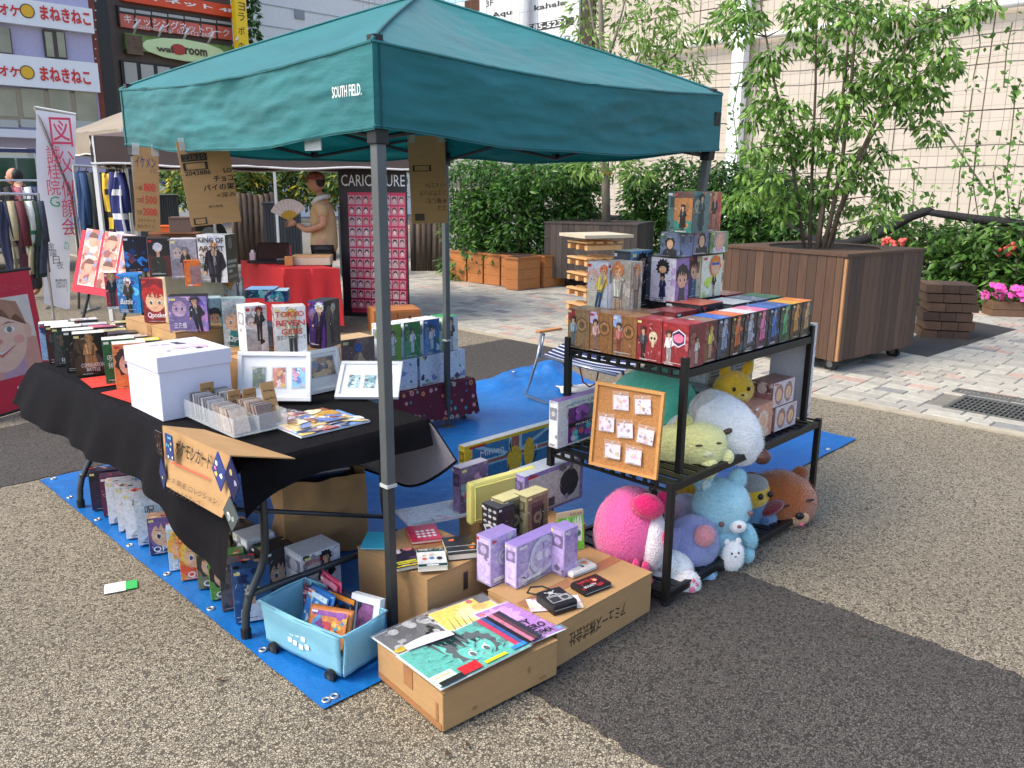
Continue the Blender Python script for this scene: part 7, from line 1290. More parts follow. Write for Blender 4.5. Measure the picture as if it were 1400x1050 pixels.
# ================================================================== beige building behind the net
WA = 22.0
bld = empty('beige_building', W(WA, 0, 0), RZ, 'large beige panelled building wall behind the wire net', 'building')
tilem = bpy.data.materials.new('beige_tiles'); tilem.use_nodes = True; t = tilem.node_tree; N = t.nodes; L = t.links.new; b_ = N['Principled BSDF']; b_.inputs['Roughness'].default_value = .6
tc = N.new('ShaderNodeTexCoord'); mp = N.new('ShaderNodeMapping'); mp.inputs['Rotation'].default_value = (radians(90), 0, radians(90)); L(tc.outputs['Object'], mp.inputs[0])
sx = N.new('ShaderNodeSeparateXYZ'); L(tc.outputs['Object'], sx.inputs[0]); cb = N.new('ShaderNodeCombineXYZ'); L(sx.outputs['Y'], cb.inputs[0]); L(sx.outputs['Z'], cb.inputs[1])
bk = N.new('ShaderNodeTexBrick'); bk.offset = 0; bk.inputs['Scale'].default_value = 1; bk.inputs['Brick Width'].default_value = .45; bk.inputs['Row Height'].default_value = .30; bk.inputs['Mortar Size'].default_value = .010
bk.inputs['Color1'].default_value = (*lin((194, 184, 170)), 1); bk.inputs['Color2'].default_value = (*lin((187, 177, 163)), 1); bk.inputs['Mortar'].default_value = (*lin((172, 162, 149)), 1); L(cb.outputs[0], bk.inputs['Vector']); L(bk.outputs['Color'], b_.inputs['Base Color'])
bp = N.new('ShaderNodeBump'); bp.inputs['Strength'].default_value = .4; bp.inputs['Distance'].default_value = .01; bp.invert = True; L(bk.outputs['Fac'], bp.inputs['Height']); L(bp.outputs[0], b_.inputs['Normal'])
bl0 = AB(PA(1500, 100, WA))[1]-4; bl1 = AB(PA(812, 100, WA))[1]; npan = 9; pwid = (bl1-bl0)/npan
mb = MB(); mb.box((.6, (bl0+bl1)/2, 7), (1.0, bl1-bl0, 14)); mb.build('wall_core', mat('joint_dark', (120, 108, 96), .9), bld)
for i in range(npan):
    for k in range(4):
        mb = MB(); mb.box((.06, bl0+pwid*(i+.5), .1+3.4*(k+.5)), (.10, pwid-.03, 3.37)); mb.build('wall_panel', tilem, bld)
# drain pipes on brackets
wpipe = mat('white_pipe', (224, 224, 220), .5)
q0, q1 = PA(862, 71, WA-.25), PA(1400, 4, WA-.25); zc_ = (q0.z+q1.z)/2; mb = MB(); mb.cyl((-.25, AB(q0)[1], zc_), (-.25, bl0, zc_), .10, n=14); mb.build('horizontal_pipe', wpipe, bld, smooth=True)
for i in range(6): b = AB(q0)[1]+(bl0-AB(q0)[1])*(i+.4)/6; mb = MB(); mb.box((-.12, b, zc_), (.26, .10, .26)); mb.build('pipe_bracket', mat('bracket_grey', (120, 122, 122), .5, .5), bld)
q0 = PA(1012, 60, WA-.35); mb = MB(); mb.box((-.30, AB(q0)[1], 5.5), (.3, .42, 11)); mb.build('white_column', mat('white_cladding', (232, 236, 236), .5), bld)
# sign board and dark strip at the left end of the wall
q0, q1 = PA(786, 60, WA), PA(812, 60, WA); mb = MB(); mb.box((.2, (AB(q0)[1]+AB(q1)[1])/2, 7), (.6, AB(q0)[1]-AB(q1)[1], 14)); mb.build('brown_strip', mat('dark_brown_tile', (62, 44, 40), .5, var=.1), bld)
sgn = empty('rooftop_signboard', W(WA, 0, 0), RZ, 'large white advertising signboard with shop names and phone number', 'signboard')
s0, s1 = AB(PA(612, 20, WA-.3))[1], AB(PA(783, 20, WA-.3))[1]; zt_, zb_2 = PA(700, -14, WA-.3).z, PA(783, 72, WA-.3).z
mb = MB(); mb.box((-.1, (s0+s1)/2, (zt_+zb_2)/2), (.12, s0-s1, zt_-zb_2)); mb.build('panel', mat('sign_white', (230, 232, 236), .5), sgn)
mb = MB(); mb.box((-.1, s1-.10, (zt_+zb_2)/2), (.2, .18, zt_-zb_2+.4)); mb.build('frame', wpipe, sgn)
def sgt(s, col, x0, y0, x1, y1, bold=0.):
    a, b = PA(x0, y1, WA-.3), PA(x1, y0, WA-.3); text(s, col, sgn, 0, 0, w=AB(a)[1]-AB(b)[1], h=b.z-a.z, y=0, bold=bold, M=Matrix(((0, 1, 0, -.175), (-1, 0, 0, AB(a)[1]), (0, 0, 1, a.z), (0, 0, 0, 1))))
def sgr(col, x0, y0, x1, y1, nm):
    a, b = PA(x0, y1, WA-.3), PA(x1, y0, WA-.3); mb = MB(); mb.box((-.165, (AB(a)[1]+AB(b)[1])/2, (a.z+b.z)/2), (.012, AB(a)[1]-AB(b)[1], b.z-a.z)); mb.build(nm, mat('sg_%02x%02x%02x' % col, col, .5), sgn)
sgr((20, 70, 190), 560, -14, 640, 2, 'blue_band'); sgr((90, 60, 46), 632, -4, 652, 18, 'photo_panel'); sgr((52, 52, 54), 716, 22, 781, 44, 'phone_band'); sgr((206, 212, 236), 716, 46, 781, 70, 'lower_band')
sgt('3F', (50, 50, 52), 661, -2, 671, 9); sgt('Aqua', (40, 40, 42), 669, 10, 704, 26, .02); sgt('kahala', (60, 60, 62), 727, -2, 770, 14, .02); sgt('585-5231', (236, 236, 238), 719, 25, 770, 42, .02)
q0 = PA(712, 20, WA-.6); mb = MB(); mb.cyl((-.6, AB(q0)[1], 0), (-.6, AB(q0)[1], 12), .30, n=18); mb.build('white_post', wpipe, sgn, smooth=True)
# pale building further left
pb2 = empty('pale_building', W(0, 0, 0), RZ, 'distant pale grey tiled building seen over the tent roof', 'building')
pt = mat('pale_tile', (232, 230, 226), .6, var=.05)
mb = MB(); q0, q1 = PD(345, 40, 46), PD(560, 40, 40); a0 = AB(q0); a1 = AB(q1); mb.box(((a0[0]+a1[0])/2, (a0[1]+a1[1])/2+3, 9), (abs(a1[0]-a0[0])+12, 6, 18)); mb.build('wall', pt, pb2)
for i in range(14):
    z = 4+i*.9; mb = MB(); mb.box(((a0[0]+a1[0])/2, (a0[1]+a1[1])/2-.01, z), (abs(a1[0]-a0[0])+12, .03, .05)); mb.build('tile_joint', mat('pale_joint', (176, 176, 178), .7), pb2)
q0 = PD(392, 24, 43); aq = AB(q0)
mb = MB(); mb.box((aq[0], (a0[1]+a1[1])/2-.02, q0.z), (.5, .1, .4)); mb.build('vent', mat('vent_grey', (150, 152, 154), .5), pb2)
# ================================================================== street buildings on the left
def facade(name, label, B, x0, x1, col, depth=8, top=22, cat='building'):
    o = empty(name, W(0, B, 0), RZ, label, cat); a0, a1 = AB(PB(x0, 150, B))[0], AB(PB(x1, 150, B))[0]
    mb = MB(); mb.box(((a0+a1)/2, depth/2, top/2), (a1-a0, depth, top)); mb.build('wall', col, o)
    def pos(x, y): p = PB(x, y, B); return AB(p)[0], p.z
    def rect(nm, xa, ya, xb, yb, m, d=.1, parent=None):          # photo corners top left, bottom right
        A0, Z1_ = pos(xa, ya); A1, Z0_ = pos(xb, yb); mb = MB(); mb.box(((A0+A1)/2, -d/2+.001, (Z0_+Z1_)/2), (A1-A0, d, Z1_-Z0_)); return mb.build(nm, m, parent or o)
    def txt(s, xa, ya, xb, yb, c, d=.12, bold=.0, parent=None, shear=0.):
        A0, Z1_ = pos(xa, ya); A1, Z0_ = pos(xb, yb); return text(s, c, parent or o, A0, Z0_, A1-A0, Z1_-Z0_, y=-d-.01, bold=bold, shear=shear)
    return o, rect, txt, pos
glass = mat('window_glass', (70, 78, 80), .08, var=.35, vs=.7, spec=.8); warmg = mat('lit_curtain_glass', (150, 146, 124), .15, var=.3, vs=.9); fr = mat('window_frame', (70, 62, 56), .5); wsg = mat('sign_white')
o, rect, txt, pos = facade('karaoke_building', 'lavender and cream building with two white karaoke signboards', 30, -120, 136, mat('lavender_wall', (176, 172, 200), .7, var=.05))
rect('cream_band', -110, 62, 129, 93, mat('cream_wall', (226, 196, 150), .7), .06)
for k, (y0, y1, x1) in enumerate(((-8, 47, 126), (75, 127, 134))):
    sb = rect('signboard', -110, y0-12, x1, y1, wsg, .25)
    txt('カラオケ', -38, y0+9+k*3, 25, y1-22+k*2, (204, 44, 44), .26, .03, sb); txt('まねきねこ', 50, y0+16, 121, y1-10, (204, 44, 44), .26, .03, sb)
    A0, Z_ = pos(34, (y0+y1)/2-3+k*2); mb = MB(); mb.cyl((A0, -.27, Z_), (A0, -.25, Z_), .19, n=18); mb.build('yellow_disc', mat('sign_yellow', (226, 176, 40), .5), sb)
    A0, Z_ = pos(34, (y0+y1)/2-3+k*2); mb = MB(); mb.cyl((A0, -.265, Z_), (A0, -.245, Z_), .225, n=18); mb.build('brown_ring', mat('sign_brown', (90, 60, 40), .5), sb)
for x0, y0, x1, y1 in ((-40, 33, 17, 75), (57, 41, 91, 81)):
    w = rect('window', x0, y0, x1, y1, fr, .12); rect('pane', x0+2, y0+2.6, (x0+x1)/2-1, y1-2.4, warmg, .14, w); rect('pane', (x0+x1)/2+1, y0+3.0, x1-2, y1-1.6, warmg, .14, w)
w = rect('window_band', -60, 115, 135, 177, mat('sill_tan', (150, 138, 116), .6), .10)
for i, (x0, x1) in enumerate(((-50, -30), (-28, 24), (26, 62), (64, 98), (100, 133))): rect('pane', x0, 119+i, x1, 158+i*2.2, warmg, .13, w); rect('pane', x0, 161+i, x1, 174+i*.8, mat('frosted_glass', (166, 168, 160), .3), .13, w)
rect('white_canopy', -80, 174, 142, 194, mat('white_fascia', (214, 216, 226), .5), .8)
# rust brown downpipe column between the two buildings
o, rect, txt, pos = facade('pipe_shaft', 'dark shaft with rust red bolted column between the street buildings', 30.4, 121, 160, mat('dark_shaft', (44, 42, 42), .7), 6)
cb_ = rect('rust_column', 122, -20, 131, 210, mat('rust_red', (126, 62, 48), .7, var=.15), .3)
for i in range(14): rect('bolt', 125, 2+i*13, 127, 4+i*13, mat('bolt_white', (206, 200, 190), .5), .34, cb_)
rect('downpipe', 140, -20, 146, 210, mat('pipe_black', (28, 30, 32), .4), .3)
o, rect, txt, pos = facade('brown_building', 'dark brown tiled building with orange loan sign and green room sign', 31, 152, 325, mat('brown_tile', (96, 80, 72), .6, var=.12, vs=3))
sb = rect('orange_signboard', 163, -16, 320, 26, mat('sign_orange', (222, 78, 36), .5), .25); txt('キャネット 4F', 172, -10, 317, 20, (240, 238, 236), .26, .03, sb)
w = rect('window_band', 158, 7, 316, 56, mat('window_black', (40, 34, 32), .5), .14)
for i in range(7):
    x0 = 161+22.3*i; dy = 3.1*i; rect('red_film', x0, 19+dy*.92, x0+20.6, 40+dy*.85, mat('red_film', (206, 96, 78), .35), .17, w); rect('pane', x0, 11+dy*.95, x0+20.6, 18.5+dy*.9, mat('pale_glass', (170, 172, 168), .2), .16, w)
txt('キャッシングネットワーク', 166, 20, 311, 52, (236, 226, 220), .18, .01, w); txt('casenet.co.jp  03-5432-8888', 184, 33, 290, 55, (232, 214, 206), .18, 0, w)
gsn = rect('green_signboard', 166, 46, 322, 86, mat('sign_leaf_green', (110, 140, 70), .6, var=.35, vs=4), .3); rect('wood_lattice', 167, 48, 192, 77, mat('lattice_brown', (100, 80, 60), .6, var=.3, vs=6), .32, gsn)
A0, Z_ = pos(249, 70); mb = MB(); mb.ell((A0, -.31, Z_), (1.70, .03, .40), 28, 6); mb.build('cream_oval', mat('sign_cream', (206, 226, 170), .6), gsn)
txt('wal', 208, 63, 232, 74, (70, 52, 40), .36, .03, gsn); txt('room', 247, 66, 278, 79, (70, 52, 40), .36, .03, gsn); A0, Z_ = pos(239, 69); mb = MB(); mb.ell((A0, -.35, Z_), (.32, .02, .2), 12, 6); mb.build('red_emblem', mat('emblem_red', (170, 60, 50), .6), gsn)
for i in range(5): A0, Z_ = pos(180+34*i, 45+4*i); mb = MB(); mb.tube([(A0, -.1, Z_-.1), (A0-.1, -.9, Z_+.25), (A0-.35, -1.1, Z_)], .04, 6); mb.build('sign_lamp', mat('lamp_white', (210, 210, 206), .4), gsn)
w = rect('window_band', 163, 82, 262, 150, mat('window_black'), .12)
for i in range(4): x0 = 167+23*i; dy = 3*i; rect('pane', x0, 85+dy, x0+20, 116+dy, mat('pale_glass'), .15, w)
w = rect('window_band', 155, 160, 320, 240, mat('window_black'), .12)
ys = empty('vertical_sign', W(0, 30.0, 0), RZ, 'tall yellow vertical shop sign with black lettering on the brown building', 'sign')
def yp(x, y): p = PB(x, y, 30.0); return AB(p)[0], p.z
A0, Z1_ = yp(319, -25); A1, Z0_ = yp(341, 74); mb = MB(); mb.box(((A0+A1)/2, .15, (Z0_+Z1_)/2), (A1-A0, .3, Z1_-Z0_)); mb.build('panel', mat('vivid_yellow', (240, 200, 20), .45), ys)
for s, y in (('国', -18), ('ヨ', 3), ('ラ', 17), ('ポ', 36), ('の', 58)): a_, z_ = yp(326, y+11); text(s, (50, 44, 30), ys, a_, z_, .27, .30, y=-.02)
vg = empty('ivy_strand', W(0, 30.2, 0), RZ, 'ivy strand hanging beside the yellow vertical sign', 'ivy')
a_, z_ = yp(350, 20); C_, D_, L_2 = clump_leaves([(a_, 0, z_+k*.45) for k in range(-5, 5)], [(.22, .2, .35)]*10, [60]*10, .22, .5); leafmesh('leaves', C_, D_, L_2, GRD, vg, .6)
# ================================================================== next stalls
def cloth_canopy(label, name, cn, ze, zv, zp, cm, under=None, frame_col=(226, 226, 220), legs=(0, 1, 2, 3), wl=.02):
    """cn: four ground corners in order"""
    o = empty(name, Vector((cn[0].x, cn[0].y, 0)), 0, label, 'canopy tent'); c = [q-cn[0] for q in cn]; ap = sum((q for q in c), Vector((0, 0, 0)))/4; mb = MB()
    for k in range(4):
        p0, p1 = c[k], c[(k+1) % 4]
        mb.grid(lambda s, t: (lambda e: (e.x, e.y, ze+(zp-ze)*t-.015*sin(pi*s)*(1-t)+.02*mno.noise(Vector((e.x*2, e.y*2, 0)))*(1-t)))(p0.lerp(p1, s).lerp(ap, t)), 16, 8)
    mb.build('roof_cloth', cm, o, smooth=True, weld=True)
    for k in range(4):
        p0, p1 = c[k], c[(k+1) % 4]; mb = MB(); mb.grid(lambda s, t: (lambda e: (e.x+.02*mno.noise(Vector((s*8, t*2, k))), e.y+.02*mno.noise(Vector((s*8, t*2, k+9))), ze-.015*sin(pi*s)-(ze-zv)*t+.012*sin(s*20)*t))(p0.lerp(p1, s)), 30, 4); v_ = mb.build('valance', cm, o, smooth=True)
        mb = MB(); mb.tube([(p0.lerp(p1, i/20).x, p0.lerp(p1, i/20).y, zv-.015*sin(pi*i/20)+.012*sin(i)) for i in range(21)], .012, 5); mb.build('white_hem', mat('white_hem', (222, 220, 216), .6), v_)
    for k in legs: mb = MB(); mb.box((c[k].x*.985+ap.x*.015, c[k].y*.985+ap.y*.015, ze/2), (.04, .04, ze)); mb.build('leg', mat('white_tube', frame_col, .45), o)
    return o
n0 = P(617, 441); n0.z = 0; n1 = PD(134, 300, 9.4); n1.z = 0
bk_ = Vector((n1.y-n0.y, n0.x-n1.x, 0)).normalized(); bk_ = bk_ if bk_.y > 0 else -bk_
zv_ = zat(n0, 236)+.045
brn = mat('brown_canopy', (92, 74, 68), .6, var=.08, vs=2, bump=.25, bs=6)
cloth_canopy('wide dark brown canopy tent of the portrait stall behind', 'brown_tent', [n0, n0+bk_*2.6, n1+bk_*2.6, n1], zv_+.27, zv_, zv_+.62, brn)
m0 = PD(178, 300, 13.5); m1 = PD(100, 300, 15.5); m0.z = m1.z = 0; b2 = Vector((m1.y-m0.y, m0.x-m1.x, 0)).normalized(); b2 = b2 if b2.y > 0 else -b2
cloth_canopy('pale green and tan canopy tent over the clothes racks', 'tan_tent', [m0, m0+b2*2.5, m1+b2*2.5, m1], 2.35, 2.02, 2.95, mat('tan_green_canopy', (142, 130, 112), .6, var=.15, vs=1.5))
# red clothed table
rt0 = P(387, 367, .71); rdir = Vector((cos(.12), sin(.12), 0)); ldir = Vector((-.62, .78, 0)); wR = run(rt0, rdir, 462); wL = run(rt0, ldir, 331)
t = empty('red_table', Vector((rt0.x, rt0.y, 0)), 0, 'table under a bright red cloth with the portrait tools', 'table')
c = [Vector((0, 0, 0)), rdir*wR, rdir*wR+ldir*wL, ldir*wL]; mb = MB(); mb.add([(*q.xy, .70) for q in c]+[(*q.xy, .68) for q in c], [(0, 1, 2, 3), (7, 6, 5, 4), (0, 4, 5, 1), (1, 5, 6, 2), (2, 6, 7, 3), (3, 7, 4, 0)]); mb.build('tabletop', mat('table_top_plastic'), t)
for q in c: e = (c[0]+c[2])/2; p = q.lerp(e, .08); mb = MB(); mb.cyl((p.x, p.y, 0), (p.x, p.y, .68), .018, n=8); mb.build('leg', tubem, t)
rc_ = empty('red_tablecloth', Vector((rt0.x, rt0.y, 0)), 0, 'bright red cloth falling in folds over the portrait table', 'tablecloth'); mb = MB(); e = (c[0]+c[2])/2; cc = [e+(q-e)*1.03 for q in c]
mb.grid(lambda s, t_: (*cc[0].lerp(cc[1], s).lerp(cc[3].lerp(cc[2], s), t_).xy, .708), 8, 8)
for k in range(4): mb.grid(lambda s, t_: (lambda q: (q.x+(q-e).x*.05*t_+.015*t_*sin(s*22), q.y+(q-e).y*.05*t_+.015*t_*sin(s*17), .708-.62*t_))(cc[k].lerp(cc[(k+1) % 4], s)), 30, 8)
mb.build('cloth', mat('red_cloth', (178, 26, 32), .8, var=.08, bump=.2, bs=120), rc_, smooth=True, weld=True)
def small(name, label, x, y, z, dims, rz, m, cat='box', parts=None, group='things on the red table'):
    p = P(x, y, z); o = empty(name, p, rz, label, cat, group); mb = MB(); mb.box((0, 0, dims[2]/2), dims); mb.build('body', m, o, bevel=.004)
    for nm, c_, d_, mm_ in (parts or ()): mb = MB(); mb.box(c_, d_); mb.build(nm, mm_, o)
    return o
small('wooden_case', 'shallow pale wooden case on the red table', 428, 361, .712, (.42, .28, .09), .1, mat('pale_ply'), 'case', [('lid', (0, 0, .095), (.425, .285, .012), mat('raw_pine'))])
small('pen_holder', 'brown pen holder on the red table corner', 396, 363, .712, (.09, .09, .10), .1, mat('cork'), 'pen holder', [('pen', (-.02, .01, .13), (.01, .01, .16), blackp), ('pen', (.02, -.01, .14), (.01, .01, .17), mat('red_webbing'))])
small('ink_pot', 'small black ink pot left of the pen holder', 384, 361, .712, (.07, .07, .05), .1, blackp, 'pot', [('lid', (0, 0, .055), (.075, .075, .012), mat('hub_steel'))])
small('pink_bottle', 'small pale pink bottle at the back of the red table', 346, 357, .712, (.06, .06, .10), .1, mat('pale_pink', (226, 190, 196), .4), 'bottle', [('cap', (0, 0, .115), (.03, .03, .03), mat('white_plastic', (232, 234, 230), .4))])
tb_ = P(372, 358, .712); t = empty('drawing_tablet', tb_, .15, 'dark drawing tablet propped up on the red table', 'tablet'); M = Matrix.Rotation(-.75, 4, 'X'); mb = MB(); mb.T = M; mb.box((0, 0, .15), (.36, .015, .26)); mb.build('screen_body', mat('tablet_dark', (40, 34, 34), .3), t, bevel=.004); mb = MB(); mb.T = M; mb.box((0, -.009, .15), (.33, .003, .22)); mb.build('screen', mat('tablet_screen', (70, 50, 46), .12), t); mb = MB(); mb.box((-.05, -.10, .012), (.40, .18, .022)); mb.build('stand', blackp, t)
# caricature banner
c0 = PD(470, 432, 9.9); c1 = PD(560, 438, 9.6); cv = c1-c0; cw2 = hypot(cv.x, cv.y); bz0 = c0.z; bh2 = zat(Vector((c0.x, c0.y, 0)), 229)-bz0
t = empty('caricature_banner', Vector((c0.x, c0.y, bz0)), atan2(cv.y, cv.x), 'black roll-up banner with rows of small portraits on pink', 'banner'); mb = MB(); mb.box((cw2/2, .01, bh2/2), (cw2, .008, bh2)); mb.build('sheet', mat('banner_black', (34, 28, 34), .5), t)
A = Art(cw2, bh2, 77); A.rect(.13, .03, .98, .84, (196, 50, 84)); rr = random.Random(4)
for j in range(11):
    for i in range(8):
        x, z = .185+.105*i, .79-.07*j; k = (rr.choice([(206, 180, 170), (190, 160, 150), (216, 196, 190), (170, 150, 150)])); A.rect(x-.046, z-.028, x+.046, z+.030, rr.choice([(206, 110, 130), (190, 150, 160), (214, 120, 140)])); A.ell(x, z+.006, .034, .040, rr.choice([(50, 40, 44), (90, 66, 60), (40, 36, 44)]), 8); A.ell(x, z-.003, .026, .032, k, 8)
A.build(t, Matrix.Translation((0, .004, 0)), 'portraits', POSTER); text('CARICATURE', (232, 232, 232), t, .04, bh2*.88, cw2*.93, bh2*.075, y=-.006)
mb = MB(); mb.cyl((0, .01, bh2), (cw2, .01, bh2), .015, n=8); mb.build('top_bar', alu, t)
for x in (.04, cw2-.04): mb = MB(); mb.cyl((x, .03, -bz0), (x, .03, bh2), .012, n=8); mb.build('pole', alu, t)
# director chair
dp = P(492, 425); dp.z = 0; t = empty('director_chair', Vector((dp.x, dp.y, 0)), .2, 'wooden folding director chair with dark red canvas beside the banner', 'chair'); dw = mat('chair_wood', (120, 80, 52), .5, var=.15); dc = mat('dark_red_canvas', (110, 30, 32), .8)
for x in (0, .50):
    mb = MB(); mb.box((x, 0, .62), (.035, .48, .025)); mb.build('armrest', dw, t); mb = MB(); mb.box((x, .22, .62), (.028, .028, .62)); mb.build('back_post', dw, t); mb = MB(); mb.box((x, -.2, .52), (.025, .025, .2)); mb.build('arm_post', dw, t); mb = MB(); mb.box((x, 0, .02), (.03, .5, .03)); mb.build('foot_rail', dw, t)
mb = MB(); mb.box((.25, 0, .45), (.48, .42, .012)); mb.build('seat', dc, t); mb = MB(); mb.box((.25, .225, .82), (.50, .010, .18)); mb.build('backrest', dc, t)
for y in (-.2, .2):
    for s in (-1, 1): mb = MB(); mb.cyl((.25-.24*s, y, .03), (.25+.24*s, y, .44), .014, n=8); mb.build('cross_leg', alu, t)
# wooden drawer chest by the chair
dq = P(512, 458); t = empty('drawer_chest', Vector((dq.x, dq.y, 0)), .35, 'small orange wooden chest of drawers on the ground behind the pole', 'chest'); mb = MB(); mb.box((.26, .2, .13), (.52, .4, .26)); mb.build('carcass', ow, t)
for k in range(2):
    for i in range(2): mb = MB(); mb.box((.13+.26*i, -.006, .07+.12*k), (.24, .016, .105)); dr_ = mb.build('drawer', ow2, t); mb = MB(); mb.ell((.13+.26*i, -.02, .07+.12*k), (.012, .012, .012), 8, 6); mb.build('knob', blackp, dr_)
# red portrait signboard at the left edge
r0 = P(78, 548); r1 = PD(-40, 555, hypot(r0.x, r0.y)*.93); rv = Vector((r0.x-r1.x, r0.y-r1.y, 0)); rw = rv.length; rzz = atan2(rv.y, rv.x); rh = zat(r0, 371)
t = empty('portrait_signboard', Vector((r1.x, r1.y, .02)), rzz, 'red standing signboard with a large sketched smiling face', 'signboard'); M = Matrix.Rotation(-.10, 4, 'X'); mb = MB(); mb.T = M; mb.box((rw/2, .01, rh/2), (rw, .012, rh)); mb.build('board', mat('red_board', (204, 36, 62), .6, var=.04), t)
pw2, ph2 = rw*.90, rh*.58; A = Art(pw2, ph2, 31); A.rect(0, 0, 1, 1, (222, 206, 196)); A.pf([(.2, 0), (1, 0), (1, .45), (.8, .5), (.55, .2), (.3, .2)], (210, 150, 136)); A.pf([(.45, .0), (.78, .0), (.8, .35), (.55, .3)], (190, 150, 170)); A.ell(.52, .56, .36, .42, (230, 186, 164), 24); A.ell(.90, .55, .05, .09, (226, 176, 154))
A.pf([(.16, .62), (.2, .95), (.55, 1), (.82, .93), (.90, .62), (.82, .74), (.72, .82), (.55, .88), (.3, .82), (.22, .7)], (170, 120, 96)); A.pf([(.3, .84), (.36, .7), (.45, .86), (.52, .68), (.62, .86), (.7, .72), (.8, .8), (.7, .95), (.4, .97)], (176, 128, 104))
for x in (.36, .66): A.ell(x, .60, .07, .035, (240, 230, 224), 12); A.ell(x, .60, .035, .034, (110, 120, 110), 10); A.pf([(x-.09, .67), (x, .70), (x+.1, .67), (x, .685)], (130, 90, 76))
A.ell(.5, .47, .05, .03, (206, 140, 120)); A.pf([(.33, .36), (.5, .31), (.72, .40), (.5, .27)], (196, 100, 96)); A.pf([(.38, .355), (.5, .325), (.68, .39), (.5, .31)], (240, 232, 228)); A.ell(.28, .44, .07, .05, (226, 160, 146)); A.ell(.76, .46, .07, .05, (226, 160, 146))
A.build(t, M @ Matrix.Translation((rw*.02, .003, rh*.24)), 'portrait', POSTER); q = text('memory', (236, 226, 226), t, rw*.56, rh*.115, rw*.34, rh*.055, y=.002); q.matrix_local = M; q = text('似顔絵 new', (214, 70, 90), t, rw*.42, rh*.86, rw*.46, rh*.06, y=.002); q.matrix_local = M
mb = MB(); mb.T = M; mb.cyl((0, .01, rh), (rw+.015, .01, rh), .012, n=8); mb.build('top_rod', blackp, t); mb = MB(); mb.T = M; mb.cyl((0, .01, 0), (rw+.015, .01, 0), .012, n=8); mb.build('bottom_rod', blackp, t); mb = MB(); mb.cyl((rw*.6, .5, -.01), (rw*.6, rh*.09+.03, rh*.9), .012, n=8); mb.build('rear_strut', blackp, t)
# easel with red board
e0 = PD(98, 394, 9.0); e1 = PD(176, 412, 8.6); ev = e1-e0; ew = ev.length; eh = zat(Vector((e0.x, e0.y, 0)), 307)-e0.z
t = empty('portrait_easel', Vector((e0.x, e0.y, 0)), atan2(ev.y, ev.x), 'red display board with six small portraits on a black easel', 'easel'); M = Matrix.Translation((0, 0, e0.z-.03)) @ Matrix.Rotation(-.28, 4, 'X') @ Matrix.Rotation(.10, 4, 'Y'); mb = MB(); mb.T = M; mb.box((ew/2+.1, .01, eh/2), (ew+.22, .014, eh)); mb.build('board', mat('red_board'), t)
for j in range(2):
    for i in range(4):
        A = Art(.19, .30, 5+i+4*j); A.rect(0, 0, 1, 1, (236, 214, 206)); A.rect(.05, .04, .95, .96, (226, 150, 130)); A.splash([(200, 110, 96), (230, 170, 150), (150, 90, 80), (240, 206, 190), (150, 150, 180)], 16, .3); A.ell(.5, .62, .25, .3, (222, 160, 134)); A.hair(.5, .72, .05, (110, 70, 56), 7, 1.2, .0); A.build(t, M @ Matrix.Translation((.04+.215*i, .002, eh*(.12+.42*j))), 'portrait', POSTER)
for x, y in ((.15, -.02), (ew*.95, -.02)): mb = MB(); mb.cyl((x-.05, y-.15, 0), (x+.02, y+.12, e0.z+.1), .014, n=8); mb.build('easel_leg', blackp, t)
mb = MB(); mb.cyl((ew/2, .7, 0), (ew/2, .25, e0.z+eh*.8), .014, n=8); mb.build('easel_leg', blackp, t)
# white banner flag
f0 = P(75, 424); FD = hypot(f0.x, f0.y); fl0, fl1 = PD(48, 150, FD), PD(103, 158, FD); fb0, fb1 = PD(60, 415, FD), PD(94, 425, FD); t = empty('banner_flag', Vector((f0.x, f0.y, 0)), 0, 'tall white banner flag with red vertical lettering', 'flag'); bo = t.location
mb = MB(); mb.grid(lambda s, t_: fb0.lerp(fb1, s).lerp(fl0.lerp(fl1, s), t_)-bo+Vector((0, .03*sin(7*t_+s*2), 0)), 8, 30); mb.build('flag_cloth', mat('white_flag', (226, 224, 228), .7, var=.03), t, smooth=True)
mb = MB(); pt_ = PD(47, 146, FD+.05)-bo; pm2 = PD(100, 272, FD+.03)-bo; mb.tube([pt_, PD(72, 205, FD-.06)-bo, PD(98, 268, FD-.03)-bo, PD(107, 340, FD)-bo, PD(108, 428, FD)-bo], .016, 7); mb.build('pole', mat('dark_wire'), t, smooth=True)
mb = MB(); mb.tube([pt_, PD(104, 156, FD+.05)-bo], .012, 6); mb.build('top_rod', mat('white_tube', (226, 226, 220), .45), t)
def fgt(s, x, y, w, h, col, name='lettering', bold=.0):
    p = PD(x, y, FD-.09)-bo; k = FD/FPX; rz_ = atan2((fl1-fl0).y, (fl1-fl0).x); text(s, col, t, 0, 0, w*k, h*k, y=0, M=Matrix.Translation(p) @ Matrix.Rotation(rz_, 4, 'Z'), name=name, bold=bold)
rdk = (206, 60, 92)
for s, x, y, w, h in (('図', 71, 200, 22, 32), ('父', 82, 238, 17, 26), ('似', 86, 272, 14, 22), ('顔', 86, 298, 14, 22), ('会', 86, 322, 14, 20), ('誠', 65, 224, 14, 20), ('桂', 66, 245, 13, 18), ('院', 66, 267, 13, 18)): fgt(s, x, y, w, h, rdk)
fgt('G', 69, 283, 10, 12, (60, 150, 90)); fgt('の', 88, 342, 5, 10, (60, 150, 90))
for i, (s, x, y) in enumerate((('金', 66, 342), ('曜', 69, 352), ('日', 73, 361), ('夜', 78, 368))): fgt(s, x, y, 7, 9, (90, 84, 90))
fgt('memory', 78, 400, 12, 16, (60, 56, 60), bold=0)
